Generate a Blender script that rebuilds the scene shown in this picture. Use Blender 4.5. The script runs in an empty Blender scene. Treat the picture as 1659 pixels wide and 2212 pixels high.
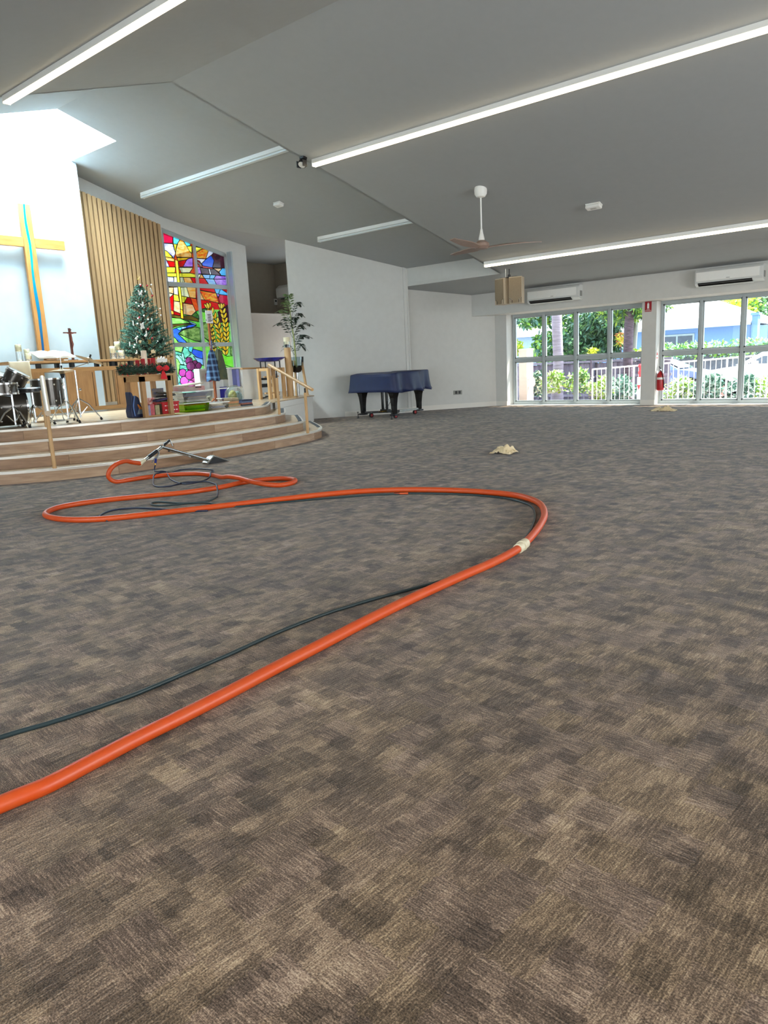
import bpy, bmesh, math, random
from mathutils import Vector, Matrix, noise
from mathutils.geometry import tessellate_polygon
random.seed(7)
PI = math.pi
SC = bpy.context.scene
COL = SC.collection

# ------------------------------------------------------------------ camera
F = 1565.959
CX = Vector((0.770704, 0.089219, -0.630916))   # world axes seen from the camera (x right, y down, z forward)
CY = Vector((0.635358, -0.182692, 0.750296))
CZ = Vector((-0.048323, -0.979114, -0.197487))
EYE = Vector((0, 0, 1.2))
cam = bpy.data.cameras.new('camera'); camo = bpy.data.objects.new('camera', cam); COL.objects.link(camo)
cam.sensor_fit = 'VERTICAL'; cam.sensor_height = 24.0; cam.lens = F * 24.0 / 2212.0
cam.clip_start = 0.05; cam.clip_end = 500
rt = Vector((CX[0], CY[0], CZ[0])); dn = Vector((CX[1], CY[1], CZ[1])); fw = Vector((CX[2], CY[2], CZ[2]))
camo.matrix_world = Matrix(((rt[0], -dn[0], -fw[0], EYE[0]), (rt[1], -dn[1], -fw[1], EYE[1]), (rt[2], -dn[2], -fw[2], EYE[2]), (0, 0, 0, 1)))
SC.camera = camo

# ------------------------------------------------------------------ world, sun, added fill lamps, exposure
def S(h, a=None):
    h = h.lstrip('#'); v = [int(h[i:i+2], 16)/255 for i in (0, 2, 4)]
    return tuple((x/12.92 if x <= .04045 else ((x+.055)/1.055)**2.4) for x in v)
w = bpy.data.worlds.new('sky'); SC.world = w; w.use_nodes = True
bg = w.node_tree.nodes['Background']; bg.inputs[0].default_value = (.68, .85, 1, 1); bg.inputs[1].default_value = 4.2
sun = bpy.data.lights.new('sun', 'SUN'); sun.energy = 24; sun.angle = math.radians(.6); sun.color = (1, .95, .86)
suno = bpy.data.objects.new('sun', sun); COL.objects.link(suno)
sd = Vector((.42, .62, 1.25)).normalized()
suno.rotation_euler = sd.to_track_quat('Z', 'Y').to_euler()
def area(name, loc, rot, sx, sy, e, col):
    l = bpy.data.lights.new(name, 'AREA'); l.shape = 'RECTANGLE'; l.size = sx; l.size_y = sy; l.energy = e; l.color = col
    o = bpy.data.objects.new(name, l); o.location = loc; o.rotation_euler = rot; COL.objects.link(o); return o
area('skylight_fill', (-13.6, 7.03, 6.85), (0, 0, 0), 1.5, 2.0, 1150, (.78, .94, 1))  # added lamp boosting the daylight in the skylight shaft
for xx in (-4.3, -.4, 3.4): area('side_fill', (xx, -3.4, 1.25), (math.radians(66), 0, 0), 3.3, 2.1, 130, (1, .96, .90))  # added fill lamps at the unseen far windows
area('rear_fill', (7.35, 7.0, 1.5), (0, math.radians(66), 0), 2.4, 8.5, 620, (1, .98, .95))  # added fill lamp behind the camera, before guessed glazing
vs = SC.view_settings
vs.view_transform = 'Standard'; vs.look = 'None'; vs.gamma = 1; vs.use_curve_mapping = False; vs.exposure = 0.42
STRIP = 4.2

# ------------------------------------------------------------------ materials
MATS = {}
def mat(name, col, rough=.6, metal=0, var=.06, vscale=8, bump=0, bscale=40, stretch=None, col2=None, spec=.5, emit=None, estr=0, trans=0, alpha=None, detail=3):
    if name in MATS: return MATS[name]
    m = bpy.data.materials.new(name); m.use_nodes = True; nt = m.node_tree; N = nt.nodes; L = nt.links
    b = N['Principled BSDF']; c = S(col) if isinstance(col, str) else col
    c2 = S(col2) if isinstance(col2, str) else tuple(min(1, x*(1-var*2)) for x in c)
    b.inputs['Roughness'].default_value = rough; b.inputs['Metallic'].default_value = metal
    b.inputs['Specular IOR Level'].default_value = spec
    tc = N.new('ShaderNodeTexCoord'); mp = N.new('ShaderNodeMapping'); L.new(tc.outputs['Object'], mp.inputs[0])
    if stretch: mp.inputs['Scale'].default_value = stretch
    nz = N.new('ShaderNodeTexNoise'); nz.inputs['Scale'].default_value = vscale; nz.inputs['Detail'].default_value = detail
    L.new(mp.outputs[0], nz.inputs['Vector'])
    rp = N.new('ShaderNodeValToRGB'); rp.color_ramp.elements[0].position = .3; rp.color_ramp.elements[1].position = .7
    rp.color_ramp.elements[0].color = (*c, 1); rp.color_ramp.elements[1].color = (*c2, 1)
    L.new(nz.outputs[0], rp.inputs[0]); L.new(rp.outputs[0], b.inputs['Base Color'])
    if bump:
        n2 = N.new('ShaderNodeTexNoise'); n2.inputs['Scale'].default_value = bscale; L.new(mp.outputs[0], n2.inputs['Vector'])
        bp = N.new('ShaderNodeBump'); bp.inputs['Strength'].default_value = bump; bp.inputs['Distance'].default_value = .01
        L.new(n2.outputs[0], bp.inputs['Height']); L.new(bp.outputs[0], b.inputs['Normal'])
    if emit: b.inputs['Emission Color'].default_value = (*S(emit), 1); b.inputs['Emission Strength'].default_value = estr
    if trans: b.inputs['Transmission Weight'].default_value = trans
    MATS[name] = m; return m
def glassmat(name, col, gloss=.08, tint=.97, rough=.02):
    m = bpy.data.materials.new(name); m.use_nodes = True; nt = m.node_tree; N = nt.nodes; L = nt.links
    N.remove(N['Principled BSDF']); out = N['Material Output']
    t = N.new('ShaderNodeBsdfTransparent'); t.inputs[0].default_value = (*[x*tint for x in col], 1)
    g = N.new('ShaderNodeBsdfGlossy'); g.inputs['Roughness'].default_value = rough
    fr = N.new('ShaderNodeFresnel'); fr.inputs[0].default_value = 1.45
    mx = N.new('ShaderNodeMixShader'); ml = N.new('ShaderNodeMath'); ml.operation = 'MULTIPLY'; ml.inputs[1].default_value = gloss*10
    L.new(fr.outputs[0], ml.inputs[0]); L.new(ml.outputs[0], mx.inputs[0]); L.new(t.outputs[0], mx.inputs[1]); L.new(g.outputs[0], mx.inputs[2]); L.new(mx.outputs[0], out.inputs[0])
    return m
def stainmat(name, col, col2=None, k=1.0):
    m = bpy.data.materials.new('glass_'+name); m.use_nodes = True; nt = m.node_tree; N = nt.nodes; L = nt.links
    N.remove(N['Principled BSDF']); out = N['Material Output']
    c = tuple(x*.44 for x in S(col)); c2 = tuple(x*.44 for x in S(col2)) if col2 else tuple(x*.82 for x in c)
    tc = N.new('ShaderNodeTexCoord'); mp = N.new('ShaderNodeMapping'); mp.inputs['Scale'].default_value = (1, 1.6, 4); mp.inputs['Rotation'].default_value = (.4, 0, 0)
    nz = N.new('ShaderNodeTexNoise'); nz.inputs['Scale'].default_value = 4.5; nz.inputs['Detail'].default_value = 4; nz.inputs['Distortion'].default_value = .8
    rp = N.new('ShaderNodeValToRGB'); rp.color_ramp.elements[0].position = .38; rp.color_ramp.elements[1].position = .64
    rp.color_ramp.elements[0].color = (*c, 1); rp.color_ramp.elements[1].color = (*c2, 1)
    L.new(tc.outputs['Object'], mp.inputs[0]); L.new(mp.outputs[0], nz.inputs['Vector']); L.new(nz.outputs[0], rp.inputs[0])
    t = N.new('ShaderNodeBsdfTransparent'); tr = N.new('ShaderNodeBsdfTranslucent'); g = N.new('ShaderNodeBsdfGlossy'); g.inputs['Roughness'].default_value = .15
    L.new(rp.outputs[0], t.inputs[0]); L.new(rp.outputs[0], tr.inputs[0])
    m1 = N.new('ShaderNodeMixShader'); m1.inputs[0].default_value = .35; m2 = N.new('ShaderNodeMixShader'); m2.inputs[0].default_value = .04
    L.new(t.outputs[0], m1.inputs[1]); L.new(tr.outputs[0], m1.inputs[2]); L.new(m1.outputs[0], m2.inputs[1]); L.new(g.outputs[0], m2.inputs[2]); L.new(m2.outputs[0], out.inputs[0])
    return m
def carpetmat():
    m = bpy.data.materials.new('carpet'); m.use_nodes = True; nt = m.node_tree; N = nt.nodes; L = nt.links
    b = N['Principled BSDF']; b.inputs['Roughness'].default_value = .95; b.inputs['Specular IOR Level'].default_value = .15; b.inputs['Sheen Weight'].default_value = .2; b.inputs['Sheen Roughness'].default_value = .3; b.inputs['Sheen Tint'].default_value = (.76, .88, 1, 1)  # bluish window light on the far carpet put into the sheen tint
    tc = N.new('ShaderNodeTexCoord')
    def mth(op, a, bb=None, c=None):
        n = N.new('ShaderNodeMath'); n.operation = op
        for i, v in enumerate((a, bb, c)):
            if v is None: continue
            if isinstance(v, (int, float)): n.inputs[i].default_value = v
            else: L.new(v, n.inputs[i])
        return n.outputs[0]
    rot = N.new('ShaderNodeMapping'); rot.inputs['Rotation'].default_value = (0, 0, math.radians(4)); L.new(tc.outputs['Object'], rot.inputs[0])
    base = rot.outputs[0]
    dn = N.new('ShaderNodeTexNoise'); dn.inputs['Scale'].default_value = 60; dn.inputs['Detail'].default_value = 2; L.new(base, dn.inputs['Vector'])
    ds = N.new('ShaderNodeVectorMath'); ds.operation = 'SCALE'; ds.inputs['Scale'].default_value = .035; 
    sb = N.new('ShaderNodeVectorMath'); sb.operation = 'SUBTRACT'; sb.inputs[1].default_value = (.5, .5, .5); L.new(dn.outputs['Color'], sb.inputs[0]); L.new(sb.outputs[0], ds.inputs[0])
    ad = N.new('ShaderNodeVectorMath'); ad.operation = 'ADD'; L.new(base, ad.inputs[0]); L.new(ds.outputs[0], ad.inputs[1])
    jit = ad.outputs[0]
    def block(sx, sy, off):
        mp = N.new('ShaderNodeMapping'); mp.inputs['Location'].default_value = (off, off*1.7, 0); mp.inputs['Scale'].default_value = (1/sx, 1/sy, 0); L.new(jit, mp.inputs[0])
        fl = N.new('ShaderNodeVectorMath'); fl.operation = 'FLOOR'; L.new(mp.outputs[0], fl.inputs[0])
        wn = N.new('ShaderNodeTexWhiteNoise'); wn.noise_dimensions = '2D'; L.new(fl.outputs[0], wn.inputs['Vector']); return wn.outputs['Value']
    def streak(sx, sy):
        mp = N.new('ShaderNodeMapping'); mp.inputs['Scale'].default_value = (sx, sy, 1); L.new(base, mp.inputs[0])
        n = N.new('ShaderNodeTexNoise'); n.inputs['Scale'].default_value = 1; n.inputs['Detail'].default_value = 3; n.inputs['Roughness'].default_value = .7; L.new(mp.outputs[0], n.inputs['Vector']); return n.outputs[0]
    b1 = block(.062, .085, 0); b2 = block(.045, .11, 3.3); b3 = block(.11, .13, 7.1); b4 = block(.10, .05, 11.9)
    s1 = streak(16, 190); s2 = streak(190, 14)
    sel = mth('GREATER_THAN', b3, .68)
    st = mth('ADD', mth('MULTIPLY', s1, sel), mth('MULTIPLY', s2, mth('SUBTRACT', 1, sel)))
    fine = N.new('ShaderNodeTexNoise'); fine.inputs['Scale'].default_value = 230; fine.inputs['Detail'].default_value = 2; L.new(base, fine.inputs['Vector'])
    big = N.new('ShaderNodeTexNoise'); big.inputs['Scale'].default_value = 2.2; big.inputs['Detail'].default_value = 3; L.new(base, big.inputs['Vector'])
    dk = mth('MULTIPLY', mth('MAXIMUM', mth('SUBTRACT', block(.075, .075, 21.3), .55), 0), -.40)
    v = mth('ADD', mth('MULTIPLY', b1, .16), mth('MULTIPLY', b2, .13))
    v = mth('ADD', v, mth('MULTIPLY', b4, .10)); v = mth('ADD', v, dk)
    v = mth('ADD', v, mth('MULTIPLY', mth('SUBTRACT', mth('MAXIMUM', st, .44), .5), 1.25))
    v = mth('ADD', v, mth('MULTIPLY', mth('SUBTRACT', fine.outputs[0], .5), 1.05))
    v = mth('ADD', v, mth('MULTIPLY', mth('SUBTRACT', big.outputs[0], .5), .35))
    v = mth('ADD', v, .30)
    rp = N.new('ShaderNodeValToRGB'); e = rp.color_ramp.elements
    e[0].position = .12; e[0].color = (*S('#3f362e'), 1); e[1].position = .92; e[1].color = (*S('#c9b69c'), 1)
    x = e.new(.42); x.color = (*S('#6a5c4f'), 1); x = e.new(.62); x.color = (*S('#937f6d'), 1)
    L.new(v, rp.inputs[0])
    hue = N.new('ShaderNodeMix'); hue.data_type = 'RGBA'; hue.blend_type = 'MULTIPLY'; hue.inputs[0].default_value = 1
    tn = N.new('ShaderNodeValToRGB'); tn.color_ramp.elements[0].color = (1.0, .96, .84, 1); tn.color_ramp.elements[1].color = (.97, .93, .95, 1)
    L.new(b3, tn.inputs[0]); L.new(rp.outputs[0], hue.inputs[6]); L.new(tn.outputs[0], hue.inputs[7]); L.new(hue.outputs[2], b.inputs['Base Color'])
    bp = N.new('ShaderNodeBump'); bp.inputs['Strength'].default_value = .7; bp.inputs['Distance'].default_value = .004; L.new(v, bp.inputs['Height']); L.new(bp.outputs[0], b.inputs['Normal'])
    return m
CARPET = carpetmat()
WALL = mat('wall_paint', '#cfcec9', .75, var=.02, bump=.05, bscale=90)
WALLD = mat('alcove_paint', '#a39a8c', .8, var=.03)
CEIL = mat('ceiling_paint', '#a5a8a8', .85, var=.015)
SLAB = mat('plaster', '#b4c3cb', .7, var=.05, vscale=2.5, bump=.1, bscale=12)
WHITE = mat('white_gloss', '#eeeeea', .35, var=.01)
TRIMW = mat('skirting_paint', '#e2ded6', .5, var=.01)
ALU = mat('window_aluminium', '#a9b1b2', .4, metal=.1, var=.02)
OAK = mat('oak', '#b0875a', .5, stretch=(6, 6, .8), vscale=5, col2='#9c7449', detail=6)
OAKL = mat('oak_light', '#c8a272', .5, stretch=(6, 6, .8), vscale=5, col2='#b58d5c', detail=6)
OAKH = mat('oak_across', '#b98f5e', .5, stretch=(6, .8, 6), vscale=5, col2='#a57c4d', detail=6)
CROSSW = mat('cross_maple', '#bd8a4c', .45, stretch=(3, 3, .6), vscale=6, col2='#a8743a', detail=6)
SLATM = mat('slat_oak', '#b3926a', .55, stretch=(8, 8, .6), vscale=4, col2='#a3835b', detail=5)
CHROME = mat('chrome', '#d8dadc', .12, metal=1, var=.01)
STEEL = mat('stainless_steel', '#c9cac8', .22, metal=1, var=.05, stretch=(1, 8, 1))
BLACK = mat('black_plastic', '#15161a', .45, var=.1)
RUBBER = mat('black_rubber', '#101010', .8, var=.1)
DRUMW = mat('drum_wrap', '#45403a', .22, metal=.35, var=.12, vscale=3)
SKIN = mat('drum_head', '#e7e6df', .5, var=.02)
CYMB = mat('cymbal_bronze', '#a89474', .3, metal=.9, var=.08)
WAX = mat('candle_wax', '#efe7c4', .5, var=.03)
CREAMM = mat('cream_wax', '#ecdcc4', .5, var=.02)
PGLASS = glassmat('clear_glass', (.99, 1, 1), .05)
OPAL = bpy.data.materials.new('opal_skylight'); OPAL.use_nodes = True
_n = OPAL.node_tree.nodes; _n.remove(_n['Principled BSDF']); _t = _n.new('ShaderNodeBsdfTranslucent'); _t.inputs[0].default_value = (.8, .88, .92, 1); OPAL.node_tree.links.new(_t.outputs[0], _n['Material Output'].inputs[0])
PANE = glassmat('window_glass', (.97, .99, .99), .06)
ORANGE = mat('orange_hose_rubber', '#c44f20', .42, var=.07, vscale=14, col2='#c4450f', spec=.45)
NAVYH = mat('dark_teal_hose', '#26383c', .4, var=.08)
CLOTHB = mat('navy_quilted_cover', '#11204c', .55, var=.12, vscale=6)
RED = mat('red_paint', '#b3121c', .35, var=.05)
REDF = mat('red_felt', '#d61a26', .7, var=.1)
PINE = mat('pine_green', '#2b5242', .75, var=.2, vscale=14, col2='#4b7a68')
PINED = mat('dark_pine', '#10251a', .8, var=.2, vscale=14, col2='#1d3a28')
GOLD = mat('gold', '#c9a24d', .35, metal=.8)
TANS = mat('speaker_tan', '#bcae98', .6, var=.03)
GREYS = mat('speaker_grille_tan', '#8f7f68', .8, var=.08, vscale=60)
FANW = mat('fan_timber', '#9a8276', .45, stretch=(1, 1, 1), var=.06)
BLUEG = mat('cobalt_glass', '#1a2fb0', .15, var=.2, vscale=10, col2='#0f1c72')
LAM = mat('laminate_oak', '#a58566', .45, stretch=(1.2, 1.2, 9), vscale=3.2, col2='#8a6a4d', detail=8)
LAMB = mat('laminate_oak_dark', '#9a785a', .45, stretch=(1.2, 1.2, 9), vscale=3.7, col2='#7f6047', detail=8)
LAMC = mat('laminate_oak_pale', '#b39577', .45, stretch=(1.2, 1.2, 9), vscale=2.9, col2='#94745a', detail=8)
LAMT = mat('laminate_top', '#bba68c', .25, stretch=(9, 1.1, 1), vscale=2.5, col2='#a38d72', detail=7)
NOSEM = mat('nosing_silver', '#cfc8be', .35, metal=.4, var=.03)
NOSED = mat('nosing_grip', '#3f4143', .8, var=.1)
CARDB = mat('paper', '#d9cdb6', .8, var=.1)
def em(name, col, s): return mat(name, '#ffffff', .5, emit=col, estr=s)
LEDM = em('led_diffuser', '#ffe9bf', STRIP)

# ------------------------------------------------------------------ geometry helpers
def at(px, py, ax, val):
    "point where the sight line through a photo pixel meets the plane axis=val"
    r = Vector(((px-829.5)*CX[0]+(py-1106)*CX[1]+F*CX[2], (px-829.5)*CY[0]+(py-1106)*CY[1]+F*CY[2], (px-829.5)*CZ[0]+(py-1106)*CZ[1]+F*CZ[2]))
    return EYE + r*((val-EYE[ax])/r[ax])
def X(px, py, x): return at(px, py, 0, x)
def Yp(px, py, y): return at(px, py, 1, y)
def Zp(px, py, z): return at(px, py, 2, z)
class MB:
    def __init__(s): s.v = []; s.f = []; s.mi = []; s.m = 0
    def add(s, vs, fs):
        n = len(s.v); s.v += [Vector(v) for v in vs]; s.f += [tuple(i+n for i in f) for f in fs]; s.mi += [s.m]*len(fs); return s
    def box(s, c, d, rz=0, M=None):
        x, y, z = d[0]/2, d[1]/2, d[2]/2; c = Vector(c); R = Matrix.Rotation(rz, 3, 'Z') if M is None else M
        vs = [c+R@Vector((a*x, b*y, e*z)) for a in (-1, 1) for b in (-1, 1) for e in (-1, 1)]
        return s.add(vs, [(0, 1, 3, 2), (4, 6, 7, 5), (0, 4, 5, 1), (2, 3, 7, 6), (0, 2, 6, 4), (1, 5, 7, 3)])
    def bb(s, a, b): 
        return s.box([(p+q)/2 for p, q in zip(a, b)], [abs(p-q) for p, q in zip(a, b)])
    def ring(s, c, r, u, v, n): return [Vector(c)+u*math.cos(2*PI*i/n)*r+v*math.sin(2*PI*i/n)*r for i in range(n)]
    def cyl(s, a, b, r, r2=None, n=14, cap=True):
        a = Vector(a); b = Vector(b); r2 = r if r2 is None else r2; d = (b-a).normalized()
        u = d.orthogonal().normalized(); v = d.cross(u)
        vs = s.ring(a, r, u, v, n)+s.ring(b, r2, u, v, n)
        fs = [(i, (i+1) % n, n+(i+1) % n, n+i) for i in range(n)]
        if cap: fs += [tuple(range(n-1, -1, -1)), tuple(range(n, 2*n))]
        return s.add(vs, fs)
    def lathe(s, c, prof, n=20, ax=(0, 0, 1), sx=1):
        c = Vector(c); d = Vector(ax).normalized(); u = (Vector((1, 0, 0)) if abs(d.x) < .9 else Vector((0, 1, 0))); u = (u-d*u.dot(d)).normalized(); v = d.cross(u)
        vs = []; 
        for r, z in prof: vs += [c+d*z+u*math.cos(2*PI*i/n)*r*sx+v*math.sin(2*PI*i/n)*r for i in range(n)]
        fs = []
        for k in range(len(prof)-1):
            for i in range(n): fs.append((k*n+i, k*n+(i+1) % n, (k+1)*n+(i+1) % n, (k+1)*n+i))
        if prof[0][0] > 1e-4: fs.append(tuple(range(n-1, -1, -1)))
        if prof[-1][0] > 1e-4: fs.append(tuple((len(prof)-1)*n+i for i in range(n)))
        return s.add(vs, fs)
    def tube(s, pts, r, n=10, cap=True):
        P = [Vector(p) for p in pts]; rr = r if isinstance(r, (list, tuple)) else [r]*len(P)
        vs = []; u = None
        for i, p in enumerate(P):
            d = (P[min(i+1, len(P)-1)]-P[max(i-1, 0)]).normalized()
            if u is None: u = d.orthogonal().normalized()
            else:
                u = u-d*u.dot(d); u = u.normalized() if u.length > 1e-6 else d.orthogonal().normalized()
            v = d.cross(u); vs += s.ring(p, rr[i], u, v, n)
        fs = [(k*n+i, k*n+(i+1) % n, (k+1)*n+(i+1) % n, (k+1)*n+i) for k in range(len(P)-1) for i in range(n)]
        if cap: fs += [tuple(range(n-1, -1, -1)), tuple((len(P)-1)*n+i for i in range(n))]
        return s.add(vs, fs)
    def prism(s, poly, h, O=(0, 0, 0), U=(1, 0, 0), V=(0, 1, 0), W=(0, 0, 1)):
        O = Vector(O); U = Vector(U); V = Vector(V); W = Vector(W); n = len(poly)
        a = [O+U*p[0]+V*p[1] for p in poly]; b = [p+W*h for p in a]
        t = tessellate_polygon([[Vector((p[0], p[1], 0)) for p in poly]])
        return s.add(a+b, [tuple(q) for q in t]+[tuple(n+i for i in q[::-1]) for q in t]+[(i, (i+1) % n, n+(i+1) % n, n+i) for i in range(n)])
    def sphere(s, c, r, n=12, k=8, sc=(1, 1, 1)):
        c = Vector(c); vs = []; 
        for j in range(1, k):
            t = PI*j/k
            vs += [c+Vector((math.cos(2*PI*i/n)*math.sin(t)*r*sc[0], math.sin(2*PI*i/n)*math.sin(t)*r*sc[1], math.cos(t)*r*sc[2])) for i in range(n)]
        top = len(vs); vs += [c+Vector((0, 0, r*sc[2])), c-Vector((0, 0, r*sc[2]))]
        fs = [(j*n+i, (j+1)*n+i, (j+1)*n+(i+1) % n, j*n+(i+1) % n) for j in range(k-2) for i in range(n)]
        fs += [(top, i, (i+1) % n) for i in range(n)]+[(top+1, (k-2)*n+(i+1) % n, (k-2)*n+i) for i in range(n)]
        return s.add(vs, fs)
    def slab(s, pts, thick):
        "polygon in space given a thickness along thick (vector)"
        P = [Vector(p) for p in pts]; n = len(P); T = Vector(thick)
        nx = (P[1]-P[0]).cross(P[2]-P[0]).normalized(); u = (P[1]-P[0]).normalized(); v = nx.cross(u)
        t = tessellate_polygon([[Vector(((p-P[0]).dot(u), (p-P[0]).dot(v), 0)) for p in P]])
        return s.add(P+[p+T for p in P], [tuple(q) for q in t]+[tuple(n+i for i in q[::-1]) for q in t]+[(i, (i+1) % n, n+(i+1) % n, n+i) for i in range(n)])
    def build(s, name, m, parent=None, smooth=False, bevel=0, loc=None):
        me = bpy.data.meshes.new(name)
        if parent is not None: o0 = wloc(parent)
        elif loc is not None: o0 = Vector(loc)
        else:
            o0 = Vector(((min(v.x for v in s.v)+max(v.x for v in s.v))/2, (min(v.y for v in s.v)+max(v.y for v in s.v))/2, min(v.z for v in s.v)))
        me.from_pydata([tuple(v-o0) for v in s.v], [], s.f)
        for x in (m if isinstance(m, (list, tuple)) else [m]): me.materials.append(x)
        for p, i in zip(me.polygons, s.mi): p.material_index = i
        bm = bmesh.new(); bm.from_mesh(me); bmesh.ops.recalc_face_normals(bm, faces=bm.faces[:]); bm.to_mesh(me); bm.free()
        if smooth:
            for p in me.polygons: p.use_smooth = True
            try: me.set_sharp_from_angle(angle=math.radians(38))
            except Exception: pass
        o = bpy.data.objects.new(name, me); COL.objects.link(o)
        if bevel:
            b = o.modifiers.new('bevel', 'BEVEL'); b.width = bevel; b.segments = 2; b.limit_method = 'ANGLE'
        if parent is not None: o.parent = parent
        else: o.location = o0
        return o
def wloc(o):
    v = Vector(o.location); p = o.parent
    while p: v += Vector(p.location); p = p.parent
    return v
def tag(o, label, cat, group=None, kind=None):
    if label: o['label'] = label
    if cat: o['category'] = cat
    if group: o['group'] = group
    if kind: o['kind'] = kind
    return o
def thing(name, loc, label, cat, group=None):
    o = bpy.data.objects.new(name, None); o.location = loc; o.empty_display_size = .1; COL.objects.link(o)
    return tag(o, label, cat, group)
def struct(o): o['kind'] = 'structure'; return o
def kids(o): return [c for c in list(bpy.data.objects) if c.parent == o]
def dup(o, loc=None, label=None, group=None, KID={}):
    c = o.copy(); COL.objects.link(c)
    if loc is not None: c.location = loc
    if label: c['label'] = label
    if group: c['group'] = group
    for k in kids(o):
        d = k.copy(); COL.objects.link(d); d.parent = c
        for g in kids(k): e = g.copy(); COL.objects.link(e); e.parent = d
    return c
def catmull(pts, n=6):
    P = [Vector(p) for p in pts]; out = []
    for i in range(len(P)-1):
        p0 = P[max(i-1, 0)]; p1 = P[i]; p2 = P[i+1]; p3 = P[min(i+2, len(P)-1)]
        for k in range(n):
            t = k/n; out.append(.5*((2*p1)+(p2-p0)*t+(2*p0-5*p1+4*p2-p3)*t*t+(3*p1-p0-3*p2+p3)*t**3))
    out.append(P[-1]); return out

# ------------------------------------------------------------------ the room
RY, RZM, RZR, SL = 7.03, 5.36, 5.783, .29
def zmain(y): return RZM-SL*abs(y-RY)
def zrais(y): return RZR-SL*abs(y-RY)
YB, YW, YO = 16.57, 17.11, 17.55
XR = 7.5; YL = 2*RY-YW; YLB = 2*RY-YB
struct(MB().slab([(-15.2, YL-.2, 0), (XR, YL-.2, 0), (XR, YO, 0), (-10.1, YO, 0), (-15.2, 12.0, 0)], (0, 0, -.12)).build('floor', CARPET, loc=(0, 0, 0)))
# main gable ceiling, its chevron end, and the level strips along both sides
YS, YSL = 14.84, 2*RY-14.84
UP = (0, 0, .08)
cm = MB()
cm.slab([(-9.55, RY, RZM), (-8.73, YS, zmain(YS)), (XR, YS, zmain(YS)), (XR, RY, RZM)], UP)
cm.slab([(-9.55, RY, RZM), (-10.1, YSL, zmain(YS)), (XR, YSL, zmain(YS)), (XR, RY, RZM)][::-1], UP)
cm.slab([(-12.2, YS, zmain(YS)), (XR, YS, zmain(YS)), (XR, YB+.1, 2.87), (-12.2, YB+.1, 2.87)], UP)
cm.slab([(-15, YSL, zmain(YS)), (XR, YSL, zmain(YS)), (XR, YLB-.1, 2.87), (-15, YLB-.1, 2.87)][::-1], UP)
struct(cm.build('ceiling', CEIL))
e = MB()   # upstand between the main ceiling and the raised one
e.slab([(-9.55, RY, RZM), (-9.55, RY, RZR+.05), (-8.73, YS, zrais(YS)+.05), (-8.73, YS, zmain(YS))], (.06, 0, 0))
e.slab([(-9.55, RY, RZM), (-9.55, RY, RZR+.05), (-10.1, YSL, zrais(YS)+.05), (-10.1, YSL, zmain(YS))], (.06, 0, 0))
struct(e.build('ceiling', CEIL))
be = MB().bb((-11.42, YS, zmain(YS)), (-8.72, YS+.12, zrais(YS)+.1))
be.bb((-15, YSL-.12, zmain(YS)), (-10.05, YSL, zrais(YS)+.1))
struct(be.build('trim_1', WALL))
HX, HY0, HY1 = -12.78, 5.96, 8.10    # skylight opening
cr = MB()
XE = -8.6; XB = -15.1
cr.slab([(HX, RY, RZR), (HX, HY1, zrais(HY1)), (-15.1, HY1, zrais(HY1)), (-15.1, 10.4, zrais(10.4)), (-13.1, 12.46, 4.21), (-11.36, YS, 3.518), (XE, YS+.05, 3.50), (-9.45, RY, RZR)], UP)
cr.slab([(-15.1, 10.4, zrais(10.4)), (-15.1, 12.9, 4.37), (-13.1, 12.46, 4.21)], UP)
cr.slab([(-15.1, 12.87, 4.37), (-18.2, 12.87, 4.45), (-18.2, 16.4, 4.45), (-12.6, 16.4, 4.3), (-13.1, 12.46, 4.21)], UP)
cr.slab([(HX, RY, RZR), (HX, HY0, zrais(HY0)), (-15.1, HY0, zrais(HY0)), (-15.1, YSL, zrais(YS)), (-10.0, YSL, zrais(YS)), (-9.45, RY, RZR)][::-1], UP)
struct(cr.build('ceiling', CEIL))
sh = MB()
sh.slab([(HX, HY0-.1, zrais(HY0)), (HX, RY, RZR), (HX, HY1+.1, zrais(HY1)), (HX, HY1+.1, 7.1), (HX, HY0-.1, 7.1)], (.1, 0, 0)); sh.bb((-15.1, HY1, 5.48), (HX, HY1+.1, 7.1)); sh.bb((-15.1, HY0-.1, 5.48), (HX, HY0, 7.1))
struct(sh.build('trim_2', SLAB))
struct(MB().bb((-14.5, HY0, 7.0), (HX, HY1, 7.02)).build('window_9', OPAL))
# angled wall behind the piano, in two flat runs with a set-back between
def wallrun(name, a, b, z0, za, zb, th, m=WALL):
    a = Vector((*a, 0)); b = Vector((*b, 0)); d = (b-a).normalized(); n = Vector((-d.y, d.x, 0))*th
    return struct(MB().slab([a+Vector((0, 0, z0)), b+Vector((0, 0, z0)), b+Vector((0, 0, zb)), a+Vector((0, 0, za))], n).build(name, m))
PA, PB = (-13.1, 12.46), (-11.36, 14.84)
QA, QB = (-11.75, 14.90), (-10.25, 17.11)
wallrun('wall_right', PA, PB, 0, 4.26, 3.57, .12)
wallrun('wall_right', QA, QB, 0, 3.2, 3.2, .2)
struct(MB().slab([(-11.36, 14.84, 0), (-11.75, 14.9, 0), (-11.75, 14.9, 3.2), (-11.36, 14.84, 3.57)], (-.05, -.1, 0)).build('wall_right', WALL))
def skirt(name, a, b, h=.12, th=.018, m=TRIMW):
    a = Vector((*a, 0)); b = Vector((*b, 0)); d = (b-a).normalized(); n = Vector((d.y, -d.x, 0))*th
    o = struct(MB().slab([a, b, b+Vector((0, 0, h)), a+Vector((0, 0, h))], n).build(name, m)); return o
skirt('baseboard_right', (-12.4, 13.42), PB); skirt('baseboard_right', QA, QB)
skirt('baseboard_right', (-10.25, YW), (-9.91, YW))
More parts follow.
